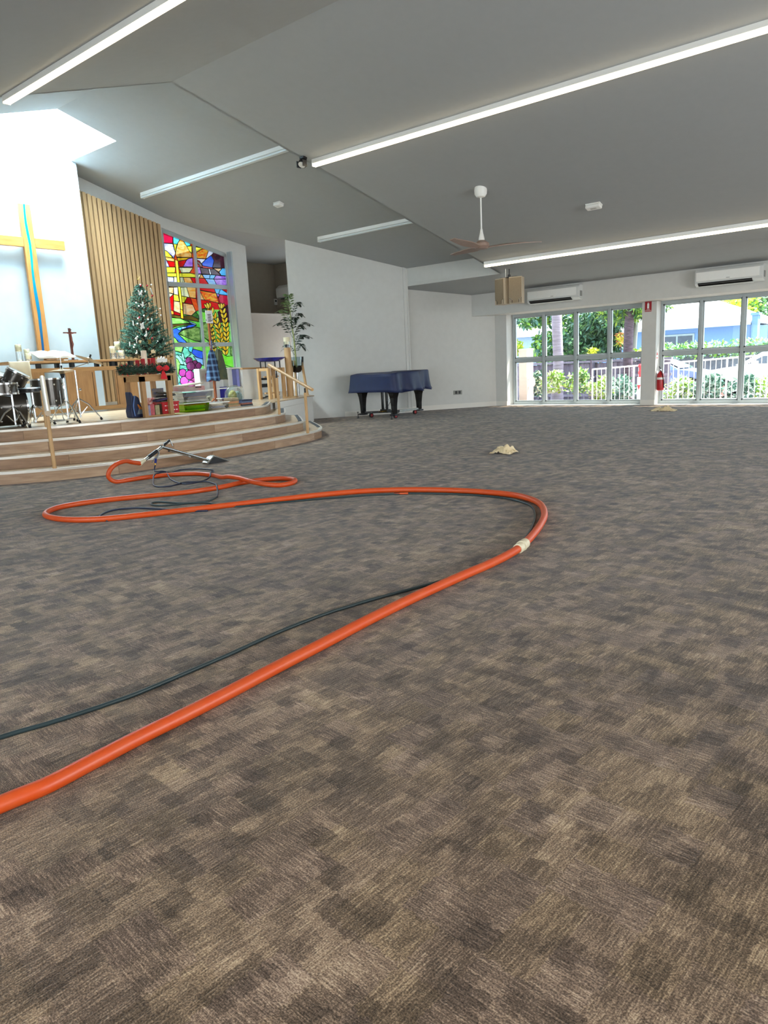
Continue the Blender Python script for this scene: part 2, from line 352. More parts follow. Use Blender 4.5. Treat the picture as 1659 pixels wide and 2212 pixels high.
struct(MB().cyl((-11.37, 14.83, 0), (-11.37, 14.83, 3.5), .022, n=10).build('trim_3', WALL, smooth=True))
struct(MB().slab([(-11.80, 14.92, 0), (-12.65, 16.2, 0), (-12.65, 16.2, 4.5), (-11.80, 14.92, 4.5)], (.1, .1, 0)).build('wall_right', WALL))  # unseen wall added behind the alcove to block light leaking in
leak_cover = MB(); leak_cover.bb((-19, -4.5, 6.0), (-15.15, 18.3, 6.1)); leak_cover.bb((-15.15, -4.5, 6.0), (-12.66, 5.84, 6.1)); leak_cover.bb((-15.15, 8.22, 6.0), (-12.66, 18.3, 6.1)); leak_cover.bb((-12.66, -4.5, 6.0), (8, 17.7, 6.1)); struct(leak_cover.build('roof', WALL))  # unseen cover added above the ceilings to keep sky light from leaking in
# stage rear wall, cross slab, window wall
rw = MB()
WX = -15.0
W0, W1 = 10.42, 12.24
rw.bb((WX-.25, YL-.2, 0), (WX, 6.0, 6)); rw.bb((WX-.25, 6, 0), (WX, 8.1, 7.1))
rw.slab([(WX, 8.1, 0), (WX, W0, 0), (WX, W0, zrais(W0)+.06), (WX, 8.1, zrais(8.1)+.06)], (-.25, 0, 0))
rw.slab([(WX, W0, 4.55), (WX, W1, 4.13), (WX, W1, 4.6), (WX, W0, zrais(W0)+.06)], (-.25, 0, 0))
rw.bb((WX-.25, W0, 0), (WX, W1, .60))
struct(rw.build('wall_front', WALL))
struct(MB().slab([(WX, W1, 0), (WX, 12.87, 0), (WX, 12.87, 4.42), (WX, W1, 4.5)], (-.35, 0, 0)).build('wall_front', WALL))
struct(MB().bb((-15.0, 5.86, .6), (-14.45, 8.20, 7.0)).build('wall_front', SLAB))
# alcove beyond the pier
struct(MB().bb((-16.6, 12.87, .5), (-16.4, 16.2, 2.82)).bb((-16.65, 12.87, 2.82), (-16.35, 16.2, 2.85)).build('wall_rear', WALL))
struct(MB().bb((-17.7, 12.7, 2), (-17.5, 16.3, 4.5)).bb((-17.6, 16.1, 2), (-13.0, 16.3, 4.5)).bb((-17.6, 12.7, 0), (-15.3, 12.87, 4.5)).bb((-13.2, 16.1, 0), (-12.6, 16.3, 3.5)).build('wall_rear', WALLD))
struct(MB().bb((-17.6, 12.87, 2.7), (-16.5, 16.2, 2.8)).build('trim_4', WALLD))
lq = X(595.5, 652, -17.48); lsw = MB().bb((-17.47, lq.y-.06, lq.z-.09), (-17.49, lq.y+.06, lq.z+.09)); swo = lsw.build('thermostat', WHITE)
MBx = MB().bb((-17.465, lq.y-.035, lq.z), (-17.472, lq.y+.035, lq.z+.05)).build('display', BLACK, swo)
tag(swo, 'small wall controller on the brown alcove wall behind the half wall', 'controller')
# window walls on both long sides (Y=17.11 in view; the far side of the room repeats it)
PIL = [(-9.91, None)]
cols = [(-6.35, -6.02), (-2.50, -2.17), (1.35, 1.68), (5.2, XR)]
def side(sgn, name, n0):
    fy = lambda y: y if sgn > 0 else 2*RY-y
    m = MB()
    x0 = -10.6 if sgn > 0 else -15.2
    m.bb((x0, fy(YW), 0), (-9.91, fy(YO), 2.9))
    m.bb((x0, fy(YO), 2.36), (XR, fy(YO)+sgn*.02, 2.9))
    struct(m.build(name, WALL))
    for a, b in cols:
        struct(MB().bb((a, fy(YW), 0), (b, fy(YO), 2.34)).build(name, WALL))
        struct(MB().bb((a, fy(YW)-sgn*.018, 0), (b, fy(YW), .12)).build('baseboard_'+name[5:], TRIMW))
    x0 = -10.95 if sgn > 0 else -15
    struct(MB().bb((x0, fy(YB), 2.345), (XR, fy(YO), 2.93)).build('trim_5', WALL))
    ops = [(-9.88, -6.35), (-6.02, -2.50), (-2.17, 1.35), (1.68, 5.2)]
    for i, (a, b) in enumerate(ops):
        w_ = bpy.data.objects.new('window_%d' % (n0+i), None); w_.location = ((a+b)/2, fy(17.45), 0); COL.objects.link(w_); struct(w_)
        MB().bb((a, fy(YW), .0), (b, fy(17.38), .012)).build('sill', WHITE, w_)
        fr = MB()
        y0, y1 = fy(17.38), fy(17.5)
        fr.bb((a, y0, 0.0), (b, y1, .085)); fr.bb((a, y0, 2.27), (b, y1, 2.345)); fr.bb((a, y0, .085), (a+.05, y1, 2.27)); fr.bb((b-.05, y0, .085), (b, y1, 2.27))
        fr.build('frame', ALU, w_, bevel=.006)
        n = 4; W = (b-a-.04)/n
        for k in range(n):
            xa, xb = a+.02+W*k, a+.02+W*(k+1)
            if k: MB().bb((xa-.033, fy(17.37), .06), (xa+.033, fy(17.49), 2.30)).build('mullion', ALU, w_, bevel=.006)
            MB().bb((xa+.03, fy(17.385), 1.13), (xb-.03, fy(17.49), 1.215)).build('transom', ALU, w_, bevel=.006)
            for (za, zb) in ((.085, 1.13), (1.215, 2.27)):
                s_ = MB(); t = .03
                s_.bb((xa+.03, fy(17.41), za), (xb-.03, fy(17.46), za+t)); s_.bb((xa+.03, fy(17.41), zb-t), (xb-.03, fy(17.46), zb)); s_.bb((xa+.03, fy(17.41), za), (xa+.03+t, fy(17.46), zb)); s_.bb((xb-.03-t, fy(17.41), za), (xb-.03, fy(17.46), zb))
                sa = s_.build('sash', ALU, w_)
                MB().bb((xa+.05, fy(17.432), za+.02), (xb-.05, fy(17.438), zb-.02)).build('pane', PANE, sa)
side(1, 'wall_right', 1); side(-1, 'wall_left', 5)
rwl = MB(); rwl.bb((XR, YL-.2, 0), (XR+.2, 2.6, 5.9)); rwl.bb((XR, 11.4, 0), (XR+.2, YO, 5.9)); rwl.bb((XR, 2.6, 2.8), (XR+.2, 11.4, 5.9)); struct(rwl.build('wall_rear', WALL))
dr = bpy.data.objects.new('door_1', None); dr.location = (XR+.1, 7, 0); COL.objects.link(dr); struct(dr)
dm_ = MB()
for k in range(9): dm_.bb((XR+.05, 2.6+1.1*k-.04 if k else 2.6, 0), (XR+.13, 2.6+1.1*k+.04 if k < 8 else 11.4, 2.8))
dm_.bb((XR+.05, 2.6, 2.72), (XR+.13, 11.4, 2.8)); dm_.bb((XR+.05, 2.6, 0), (XR+.13, 11.4, .08)); dm_.build('frame', ALU, dr)
for k in range(8): MB().bb((XR+.085, 2.65+1.1*k, .08), (XR+.095, 3.65+1.1*k, 2.72)).build('pane', PANE, dr)
# unseen eaves added outside, depth set to trim the sun patch
struct(MB().bb((-11, YO, 2.9), (XR, YO+.5, 3.0)).build('trim_6', WALL))

# ------------------------------------------------------------------ stained glass window
GC = {'pinkred': ('#e0143c', '#c81040'), 'redorange': ('#f2601c', '#e83c10'), 'red': ('#f01010', None), 'green': ('#58c83c', '#8ee060'), 'lime': ('#a4f070', '#7ee048'), 'lime2': ('#7cf02c', '#98f050'),
 'mint': ('#a8f4cc', '#80e8b8'), 'lav': ('#f4ecff', '#a89ce0'), 'yellow': ('#fff04a', '#f4e020'), 'cyan': ('#70f0f4', '#4cdcec'), 'orange': ('#f49a2c', '#fbc878'), 'gold': ('#ffc828', '#f4ac14'),
 'lilac': ('#d494f4', '#a060d4'), 'cream': ('#f8f0a4', '#fdf8d0'), 'peach': ('#fcd49c', '#f8a860'), 'flame': ('#f8400c', '#fcc43c'), 'white': ('#ffffff', '#f4e8ff'), 'plum': ('#2c0c1c', '#5a2434'),
 'blue': ('#2c58ec', '#3c78f4'), 'brown': ('#6c3c38', '#c8a48c'), 'sky': ('#4cb8f4', '#7cd0fc'), 'paleblue': ('#a8dcfc', '#84b4f8'), 'darkred': ('#b40c10', None), 'olive': ('#4c3c10', '#7c6420'),
 'dkgreen': ('#1c5c2c', '#4c7c2c'), 'moss': ('#9cbc64', '#547c34'), 'teal': ('#4ca484', '#6cc4a0'), 'grape': ('#8c2c6c', '#742458'), 'pink': ('#f458b4', '#f070c0'), 'magenta': ('#c8409c', '#b43490'), 'wheat': ('#ffe050', '#fccc38')}
GM = {k: stainmat(k, *v) for k, v in GC.items()}
LEAD = mat('lead_came', '#141414', .6)
GLASS=[('redorange',[(10.39,4.51),(11.40,4.31),(11.27,2.66),(10.38,2.64)]),
('red',[(11.29,4.33),(12.20,4.11),(12.19,2.44),(11.21,2.42)]),
('green',[(10.38,2.73),(11.36,2.76),(11.33,1.87),(10.40,1.88)]),
('lime',[(11.27,2.76),(12.25,2.78),(12.26,1.86),(11.26,1.87)]),
('mint',[(10.40,2.02),(11.27,2.01),(11.19,0.74),(10.41,0.79)]),
('lime',[(11.26,2.01),(12.23,2.00),(12.19,1.13),(11.20,1.10)]),
('pinkred',[(10.40,4.50),(10.75,4.41),(10.72,4.24),(10.41,4.22)]),
('lav',[(10.41,4.22),(10.72,4.23),(10.77,4.03),(10.71,3.90),(10.65,3.97),(10.42,4.09)]),
('yellow',[(10.42,4.10),(10.56,4.04),(10.69,3.91),(10.46,3.92),(10.39,3.93)]),
('cyan',[(10.75,4.41),(11.00,4.37),(10.93,4.34),(10.84,4.23),(10.74,4.23)]),
('yellow',[(10.74,4.23),(10.84,4.23),(10.80,4.14),(10.77,4.02)]),
('orange',[(10.95,4.36),(11.02,4.33),(11.13,4.19),(11.23,4.05),(11.22,3.96),(10.79,3.94),(10.77,4.02),(10.81,4.14),(10.87,4.27)]),
('cyan',[(11.01,4.35),(11.22,4.32),(11.21,4.23),(11.11,4.21)]),
('yellow',[(11.11,4.21),(11.26,4.23),(11.24,4.07),(11.19,4.08)]),
('lav',[(10.39,3.92),(10.47,3.92),(10.58,3.70),(10.41,3.69)]),
('orange',[(10.47,3.92),(10.72,3.91),(10.72,3.83),(10.51,3.83)]),
('red',[(10.51,3.84),(10.72,3.83),(10.71,3.71),(10.57,3.70)]),
('red',[(10.81,3.85),(11.08,3.91),(10.94,3.73),(10.86,3.72)]),
('gold',[(10.80,3.93),(11.21,3.96),(11.12,3.91),(10.82,3.85)]),
('lilac',[(11.12,3.93),(11.25,3.96),(11.23,3.75),(10.94,3.73),(11.08,3.91)]),
('yellow',[(10.41,3.69),(10.73,3.71),(10.70,3.58),(10.43,3.56)]),
('cream',[(10.83,3.71),(11.23,3.73),(11.12,3.61),(10.88,3.59)]),
('yellow',[(10.43,3.56),(11.14,3.60),(11.31,3.58),(11.32,3.51),(10.91,3.49),(10.42,3.48)]),
('lav',[(10.42,3.48),(10.65,3.48),(10.64,3.33),(10.43,3.38)]),
('peach',[(10.43,3.38),(10.64,3.33),(10.75,3.30),(10.63,3.25),(10.41,3.26)]),
('cream',[(10.66,3.49),(10.75,3.49),(10.75,3.27),(10.63,3.27)]),
('cream',[(10.83,3.49),(10.92,3.49),(10.97,3.29),(10.82,3.28)]),
('orange',[(10.92,3.49),(11.12,3.50),(11.24,3.30),(10.97,3.29)]),
('red',[(11.12,3.50),(11.28,3.50),(11.26,3.30),(11.23,3.33)]),
('yellow',[(11.28,4.22),(11.59,4.21),(11.34,4.08),(11.26,4.07)]),
('cyan',[(11.29,4.30),(11.55,4.23),(11.28,4.22)]),
('flame',[(11.34,4.08),(11.59,4.21),(11.75,4.17),(11.63,3.96),(11.36,3.96),(11.30,4.02)]),
('white',[(11.59,4.21),(11.91,4.15),(11.80,4.03),(11.66,3.97),(11.63,3.96),(11.74,4.17)]),
('plum',[(11.91,4.15),(12.24,4.10),(12.21,3.78),(11.81,3.77),(11.80,4.05)]),
('blue',[(11.49,3.85),(11.66,3.97),(11.80,4.06),(11.88,3.94),(11.81,3.77),(11.53,3.79)]),
('white',[(11.28,3.95),(11.64,3.96),(11.49,3.84),(11.44,3.90)]),
('brown',[(11.30,3.93),(11.49,3.84),(11.51,3.75),(11.41,3.80)]),
('lilac',[(11.28,3.75),(11.43,3.76),(11.46,3.60),(11.28,3.59)]),
('plum',[(11.43,3.75),(11.68,3.74),(11.71,3.60),(11.47,3.60)]),
('white',[(11.68,3.74),(11.73,3.74),(11.76,3.60),(11.71,3.60)]),
('plum',[(11.73,3.74),(11.88,3.74),(12.06,3.60),(11.76,3.60)]),
('peach',[(11.82,3.76),(12.11,3.77),(11.99,3.68)]),
('sky',[(12.11,3.78),(12.24,3.78),(12.23,3.60),(12.06,3.60),(12.00,3.68)]),
('cream',[(11.29,3.57),(11.46,3.60),(11.38,3.50),(11.28,3.50)]),
('orange',[(11.46,3.60),(11.54,3.50),(11.38,3.50)]),
('paleblue',[(11.48,3.59),(11.72,3.60),(11.69,3.50),(11.54,3.50)]),
('sky',[(11.72,3.60),(11.90,3.60),(11.81,3.50),(11.69,3.50)]),
('lilac',[(11.90,3.60),(12.22,3.59),(12.21,3.52),(11.81,3.50)]),
('red',[(11.30,3.50),(11.54,3.50),(11.69,3.32),(11.28,3.30)]),
('paleblue',[(11.55,3.50),(11.82,3.50),(11.91,3.33),(11.69,3.32)]),
('lilac',[(11.82,3.50),(12.21,3.52),(12.19,3.35),(11.91,3.33)]),
('peach',[(10.41,3.24),(10.62,3.25),(10.60,3.10),(10.41,3.13)]),
('cream',[(10.62,3.25),(10.74,3.26),(10.73,3.07),(10.61,3.09)]),
('cream',[(10.82,3.26),(10.99,3.27),(11.05,3.03),(10.82,3.06)]),
('orange',[(10.99,3.27),(11.26,3.29),(11.23,3.02),(11.05,3.03)]),
('cream',[(10.42,3.13),(10.60,3.09),(10.43,2.97)]),
('red',[(10.60,3.09),(10.56,2.70),(10.43,2.75),(10.43,2.97)]),
('yellow',[(10.60,3.09),(10.73,3.07),(10.75,2.93),(10.59,2.94)]),
('yellow',[(10.82,3.06),(10.98,3.04),(10.88,2.90),(10.82,2.91)]),
('darkred',[(10.98,3.04),(11.07,3.03),(11.12,2.87),(10.88,2.90)]),
('redorange',[(11.07,3.03),(11.24,3.01),(11.29,2.74),(11.19,2.71),(11.12,2.87)]),
('peach',[(10.59,2.94),(10.76,2.92),(10.74,2.65),(10.56,2.71)]),
('peach',[(10.85,2.90),(11.12,2.87),(11.19,2.71),(11.05,2.61),(10.82,2.64)]),
('flame',[(10.43,2.75),(10.56,2.70),(10.55,2.62),(10.43,2.63)]),
('darkred',[(10.56,2.71),(10.74,2.65),(10.74,2.60),(10.55,2.62)]),
('olive',[(10.43,2.63),(10.74,2.60),(11.05,2.61),(11.23,2.60),(11.25,2.47),(10.79,2.52),(10.43,2.57)]),
('dkgreen',[(11.05,2.61),(11.19,2.71),(11.27,2.60),(11.26,2.53)]),
('peach',[(11.29,3.29),(11.37,3.21),(11.48,2.99),(11.26,3.00)]),
('red',[(11.31,3.29),(11.80,3.31),(11.85,3.17),(11.35,3.22)]),
('flame',[(11.35,3.21),(11.85,3.17),(11.91,2.93),(11.48,2.99)]),
('sky',[(11.80,3.28),(12.00,3.28),(11.92,3.14),(11.85,3.16)]),
('sky',[(12.00,3.28),(12.25,3.16),(12.25,3.12),(11.96,3.14),(11.92,3.14)]),
('pinkred',[(11.96,3.14),(12.25,3.12),(12.22,2.87),(11.95,2.93),(11.91,3.05)]),
('lilac',[(11.85,3.16),(11.96,3.14),(11.90,3.06)]),
('dkgreen',[(11.32,2.76),(11.49,2.80),(11.58,2.74),(11.41,2.70)]),
('plum',[(11.84,2.71),(12.23,2.92),(12.20,2.47),(11.90,2.46)]),
('lime',[(10.40,2.56),(10.72,2.54),(11.03,2.44),(10.78,2.42),(10.40,2.40)]),
('olive',[(10.40,2.40),(10.78,2.42),(11.05,2.42),(10.62,2.36),(10.40,2.30)]),
('blue',[(10.43,2.27),(10.62,2.33),(10.87,2.37),(11.06,2.41),(11.16,2.38),(11.07,2.35),(10.86,2.31),(10.71,2.26),(10.62,2.18),(10.86,1.96),(10.62,1.99),(10.45,2.15)]),
('cyan',[(10.58,2.32),(10.71,2.34),(10.74,2.29),(10.66,2.26)]),
('paleblue',[(10.71,2.34),(10.88,2.36),(10.86,2.31),(10.74,2.29)]),
('paleblue',[(10.92,2.49),(11.15,2.42),(11.17,2.38),(11.01,2.43)]),
('moss',[(10.64,2.20),(10.79,2.28),(11.16,2.35),(11.27,2.32),(11.24,2.01),(11.07,2.02),(10.76,2.13)]),
('lime',[(10.62,2.18),(10.76,2.13),(11.07,2.02),(11.24,1.99),(11.23,1.94),(10.86,1.97)]),
('lime',[(10.43,2.15),(10.54,2.07),(10.61,1.96),(10.43,1.96)]),
('moss',[(11.29,2.44),(11.55,2.47),(11.50,2.01),(11.29,2.15)]),
('lime',[(11.29,2.15),(11.48,2.01),(11.47,1.94),(11.25,1.94)]),
('brown',[(11.55,2.60),(11.79,2.50),(11.96,2.39),(11.77,2.32),(11.57,2.49)]),
('lime',[(10.41,1.95),(10.75,1.93),(10.66,1.75),(10.42,1.80)]),
('teal',[(10.42,1.80),(10.66,1.74),(10.64,1.67),(10.54,1.70),(10.42,1.68)]),
('mint',[(10.66,1.75),(10.72,1.70),(10.72,1.52),(10.68,1.56),(10.65,1.67)]),
('mint',[(10.44,1.68),(10.54,1.70),(10.64,1.60),(10.70,1.46),(10.60,1.47),(10.53,1.59)]),
('teal',[(10.74,1.88),(10.88,1.82),(10.93,1.70),(10.74,1.60),(10.69,1.77)]),
('cyan',[(10.90,1.93),(11.04,1.93),(10.95,1.73),(10.86,1.79)]),
('blue',[(11.00,1.83),(11.28,1.79),(11.26,1.58),(11.09,1.62),(10.95,1.73)]),
('lime',[(11.04,1.93),(11.30,1.93),(11.28,1.76),(10.99,1.83)]),
('paleblue',[(10.99,1.65),(11.09,1.62),(11.26,1.58),(11.26,1.42),(11.12,1.49)]),
('lime',[(10.44,1.66),(10.54,1.59),(10.60,1.47),(10.54,1.33),(10.50,1.20),(10.43,1.23)]),
('teal',[(10.57,1.46),(10.76,1.44),(10.80,1.33),(10.56,1.35)]),
('mint',[(10.43,1.23),(10.51,1.20),(10.55,1.11),(10.44,0.88),(10.40,0.93)]),
('cyan',[(10.44,1.03),(10.56,1.03),(10.51,0.88),(10.44,0.89)]),
('dkgreen',[(10.54,0.98),(10.78,0.95),(10.72,0.85),(10.51,0.87)]),
('grape',[(11.09,1.48),(11.07,1.43),(11.03,1.41),(10.98,1.41),(10.94,1.44),(10.93,1.48),(10.95,1.52),(10.99,1.55),(11.04,1.55),(11.08,1.52)]),
('grape',[(11.10,1.37),(11.08,1.33),(11.04,1.31),(10.99,1.31),(10.96,1.33),(10.95,1.38),(10.97,1.41),(11.01,1.44),(11.05,1.44),(11.09,1.41)]),
('grape',[(11.21,1.42),(11.18,1.37),(11.13,1.35),(11.08,1.35),(11.04,1.38),(11.03,1.43),(11.05,1.47),(11.10,1.50),(11.15,1.50),(11.19,1.47)]),
('grape',[(10.96,1.53),(10.93,1.48),(10.87,1.45),(10.81,1.45),(10.76,1.48),(10.74,1.54),(10.77,1.60),(10.83,1.63),(10.90,1.63),(10.95,1.59)]),
('grape',[(11.01,1.42),(10.98,1.35),(10.91,1.31),(10.84,1.32),(10.78,1.36),(10.76,1.42),(10.79,1.49),(10.86,1.52),(10.94,1.52),(10.99,1.48)]),
('pink',[(11.04,1.03),(11.00,0.97),(10.94,0.94),(10.87,0.94),(10.81,0.98),(10.80,1.05),(10.83,1.11),(10.89,1.14),(10.96,1.14),(11.02,1.10)]),
('pink',[(10.95,0.99),(10.92,0.94),(10.86,0.90),(10.80,0.91),(10.75,0.94),(10.74,1.00),(10.76,1.05),(10.82,1.08),(10.88,1.08),(10.93,1.05)]),
('magenta',[(10.74,1.26),(10.71,1.21),(10.66,1.18),(10.59,1.18),(10.54,1.22),(10.53,1.27),(10.55,1.33),(10.61,1.36),(10.68,1.36),(10.73,1.32)]),
('pink',[(10.78,1.07),(10.75,1.01),(10.68,0.97),(10.61,0.98),(10.55,1.02),(10.54,1.08),(10.57,1.15),(10.63,1.18),(10.71,1.18),(10.76,1.14)]),
('magenta',[(10.96,1.21),(10.93,1.14),(10.86,1.10),(10.78,1.10),(10.72,1.15),(10.70,1.22),(10.73,1.28),(10.80,1.32),(10.88,1.32),(10.94,1.27)]),
('lime2',[(11.62,1.64),(11.76,1.78),(11.89,1.76),(12.00,1.63),(12.23,1.64),(12.20,1.33),(11.68,1.50)]),
('paleblue',[(11.68,1.50),(12.03,1.32),(11.74,1.31)]),
('green',[(11.81,1.75),(11.88,1.75),(11.83,1.49),(11.79,1.49)]),
('moss',[(12.14,1.93),(12.25,1.93),(12.22,1.65),(12.12,1.67)]),
('gold',[(11.87,1.81),(11.92,1.86),(11.95,1.92),(11.94,1.97),(11.92,2.00),(11.88,1.96),(11.85,1.91),(11.85,1.85)]),
('wheat',[(11.87,1.81),(11.85,1.87),(11.82,1.92),(11.77,1.95),(11.72,1.95),(11.73,1.91),(11.76,1.86),(11.82,1.82)]),
('wheat',[(11.87,1.93),(11.93,1.98),(11.95,2.04),(11.95,2.09),(11.92,2.12),(11.89,2.08),(11.86,2.03),(11.86,1.97)]),
('gold',[(11.87,1.93),(11.86,1.99),(11.82,2.04),(11.77,2.07),(11.73,2.07),(11.73,2.03),(11.77,1.98),(11.82,1.95)]),
('gold',[(11.87,2.05),(11.93,2.10),(11.95,2.16),(11.95,2.21),(11.92,2.24),(11.89,2.21),(11.86,2.15),(11.86,2.09)]),
('wheat',[(11.87,2.05),(11.86,2.11),(11.82,2.16),(11.77,2.19),(11.73,2.19),(11.73,2.15),(11.77,2.10),(11.82,2.07)]),
('wheat',[(11.86,2.17),(11.92,2.23),(11.94,2.28),(11.93,2.33),(11.91,2.36),(11.88,2.33),(11.85,2.27),(11.85,2.21)]),
('gold',[(11.86,2.17),(11.85,2.23),(11.81,2.28),(11.76,2.31),(11.72,2.31),(11.72,2.27),(11.76,2.22),(11.81,2.19)]),
('gold',[(11.84,2.29),(11.89,2.35),(11.91,2.40),(11.91,2.45),(11.88,2.48),(11.85,2.45),(11.82,2.39),(11.82,2.33)]),
('wheat',[(11.84,2.29),(11.82,2.35),(11.79,2.40),(11.73,2.43),(11.69,2.43),(11.70,2.39),(11.73,2.34),(11.79,2.31)]),
('wheat',[(11.79,2.41),(11.85,2.47),(11.87,2.52),(11.86,2.57),(11.84,2.60),(11.80,2.57),(11.78,2.51),(11.78,2.45)]),
('gold',[(11.79,2.41),(11.78,2.48),(11.74,2.52),(11.69,2.55),(11.65,2.55),(11.65,2.51),(11.69,2.46),(11.74,2.43)]),
('gold',[(11.73,2.53),(11.79,2.58),(11.81,2.64),(11.80,2.69),(11.78,2.72),(11.75,2.68),(11.72,2.63),(11.72,2.57)]),
('wheat',[(11.73,2.53),(11.72,2.59),(11.69,2.64),(11.63,2.66),(11.59,2.67),(11.60,2.63),(11.63,2.58),(11.69,2.55)]),
('wheat',[(11.66,2.65),(11.72,2.70),(11.74,2.76),(11.73,2.81),(11.71,2.84),(11.68,2.80),(11.65,2.75),(11.65,2.69)]),
('gold',[(11.66,2.65),(11.65,2.71),(11.62,2.76),(11.57,2.78),(11.52,2.79),(11.53,2.75),(11.56,2.70),(11.62,2.66)]),
('gold',[(11.59,2.77),(11.64,2.82),(11.67,2.88),(11.66,2.92),(11.64,2.95),(11.60,2.92),(11.58,2.86),(11.58,2.81)]),
('wheat',[(11.59,2.77),(11.58,2.83),(11.54,2.87),(11.49,2.90),(11.45,2.90),(11.46,2.86),(11.49,2.81),(11.54,2.78)]),
('wheat',[(11.59,2.77),(11.61,2.83),(11.61,2.88),(11.57,2.92),(11.54,2.94),(11.52,2.90),(11.53,2.84),(11.56,2.79)]),
('gold',[(11.97,1.65),(12.03,1.68),(12.07,1.73),(12.07,1.78),(12.06,1.81),(12.02,1.78),(11.98,1.74),(11.96,1.69)]),
('wheat',[(11.97,1.65),(11.98,1.71),(11.96,1.76),(11.92,1.79),(11.88,1.80),(11.87,1.76),(11.89,1.71),(11.93,1.67)]),
('wheat',[(11.99,1.76),(12.06,1.80),(12.10,1.84),(12.10,1.89),(12.09,1.92),(12.04,1.90),(12.01,1.85),(11.99,1.80)]),
('gold',[(11.99,1.76),(12.01,1.82),(11.99,1.87),(11.95,1.90),(11.91,1.91),(11.90,1.87),(11.91,1.82),(11.95,1.78)]),
('gold',[(12.02,1.87),(12.08,1.91),(12.12,1.96),(12.13,2.00),(12.11,2.04),(12.07,2.01),(12.03,1.97),(12.02,1.91)]),
('wheat',[(12.02,1.87),(12.03,1.93),(12.01,1.98),(11.97,2.01),(11.93,2.03),(11.92,1.99),(11.94,1.94),(11.98,1.90)]),
('wheat',[(12.04,1.99),(12.10,2.03),(12.14,2.07),(12.14,2.12),(12.13,2.15),(12.09,2.12),(12.05,2.08),(12.03,2.03)]),
('gold',[(12.04,1.99),(12.05,2.05),(12.03,2.10),(11.99,2.13),(11.95,2.14),(11.94,2.10),(11.96,2.05),(12.00,2.01)]),
('gold',[(12.05,2.10),(12.12,2.14),(12.15,2.19),(12.16,2.23),(12.14,2.26),(12.10,2.24),(12.06,2.19),(12.05,2.14)]),
('wheat',[(12.05,2.10),(12.06,2.16),(12.04,2.21),(12.00,2.24),(11.96,2.25),(11.95,2.21),(11.97,2.16),(12.01,2.12)]),
('wheat',[(12.06,2.21),(12.12,2.25),(12.16,2.30),(12.16,2.35),(12.15,2.38),(12.11,2.35),(12.07,2.31),(12.05,2.25)]),
('gold',[(12.06,2.21),(12.07,2.27),(12.05,2.32),(12.01,2.35),(11.97,2.37),(11.96,2.32),(11.97,2.27),(12.02,2.24)]),
('gold',[(12.05,2.33),(12.12,2.37),(12.15,2.41),(12.16,2.46),(12.14,2.49),(12.10,2.46),(12.06,2.42),(12.05,2.37)]),
('wheat',[(12.05,2.33),(12.06,2.39),(12.04,2.44),(12.00,2.47),(11.96,2.48),(11.96,2.44),(11.97,2.39),(12.01,2.35)]),
('wheat',[(12.04,2.44),(12.11,2.48),(12.14,2.53),(12.15,2.57),(12.13,2.60),(12.09,2.58),(12.05,2.53),(12.04,2.48)]),
('gold',[(12.04,2.44),(12.05,2.50),(12.03,2.55),(11.99,2.58),(11.95,2.59),(11.95,2.55),(11.96,2.50),(12.00,2.46)]),
('gold',[(12.02,2.55),(12.09,2.59),(12.12,2.64),(12.13,2.68),(12.12,2.72),(12.07,2.69),(12.03,2.64),(12.02,2.59)]),
('wheat',[(12.02,2.55),(12.03,2.61),(12.02,2.66),(11.98,2.69),(11.94,2.70),(11.93,2.66),(11.94,2.61),(11.98,2.57)]),
('wheat',[(12.00,2.67),(12.07,2.70),(12.10,2.75),(12.11,2.80),(12.09,2.83),(12.05,2.80),(12.01,2.75),(12.00,2.70)]),
('gold',[(12.00,2.67),(12.01,2.72),(11.99,2.77),(11.95,2.80),(11.91,2.81),(11.91,2.77),(11.92,2.72),(11.96,2.68)]),
('gold',[(11.98,2.78),(12.04,2.82),(12.08,2.86),(12.08,2.91),(12.07,2.94),(12.03,2.91),(11.99,2.87),(11.97,2.81)]),
('wheat',[(11.98,2.78),(11.99,2.83),(11.97,2.88),(11.93,2.91),(11.89,2.92),(11.88,2.88),(11.90,2.83),(11.94,2.79)]),
('wheat',[(11.98,2.78),(12.02,2.83),(12.03,2.88),(12.01,2.92),(11.98,2.94),(11.95,2.91),(11.94,2.86),(11.95,2.81)]),
('gold',[(11.63,1.64),(11.68,1.67),(11.70,1.70),(11.70,1.74),(11.69,1.76),(11.66,1.74),(11.63,1.71),(11.62,1.67)]),
('wheat',[(11.63,1.64),(11.63,1.69),(11.62,1.72),(11.59,1.75),(11.56,1.75),(11.55,1.72),(11.56,1.68),(11.60,1.65)]),
('wheat',[(11.63,1.74),(11.68,1.77),(11.71,1.80),(11.71,1.84),(11.70,1.86),(11.66,1.84),(11.63,1.81),(11.63,1.77)]),
('gold',[(11.63,1.74),(11.64,1.78),(11.62,1.82),(11.59,1.84),(11.56,1.85),(11.55,1.82),(11.57,1.78),(11.60,1.75)]),
('gold',[(11.63,1.83),(11.68,1.86),(11.71,1.90),(11.71,1.93),(11.70,1.96),(11.66,1.94),(11.64,1.90),(11.63,1.86)]),
('wheat',[(11.63,1.83),(11.64,1.88),(11.63,1.92),(11.59,1.94),(11.56,1.95),(11.56,1.92),(11.57,1.88),(11.60,1.85)]),
('wheat',[(11.63,1.93),(11.68,1.96),(11.71,2.00),(11.71,2.03),(11.70,2.06),(11.66,2.04),(11.64,2.00),(11.63,1.96)]),
('gold',[(11.63,1.93),(11.64,1.98),(11.63,2.02),(11.59,2.04),(11.56,2.04),(11.56,2.01),(11.57,1.98),(11.60,1.95)]),
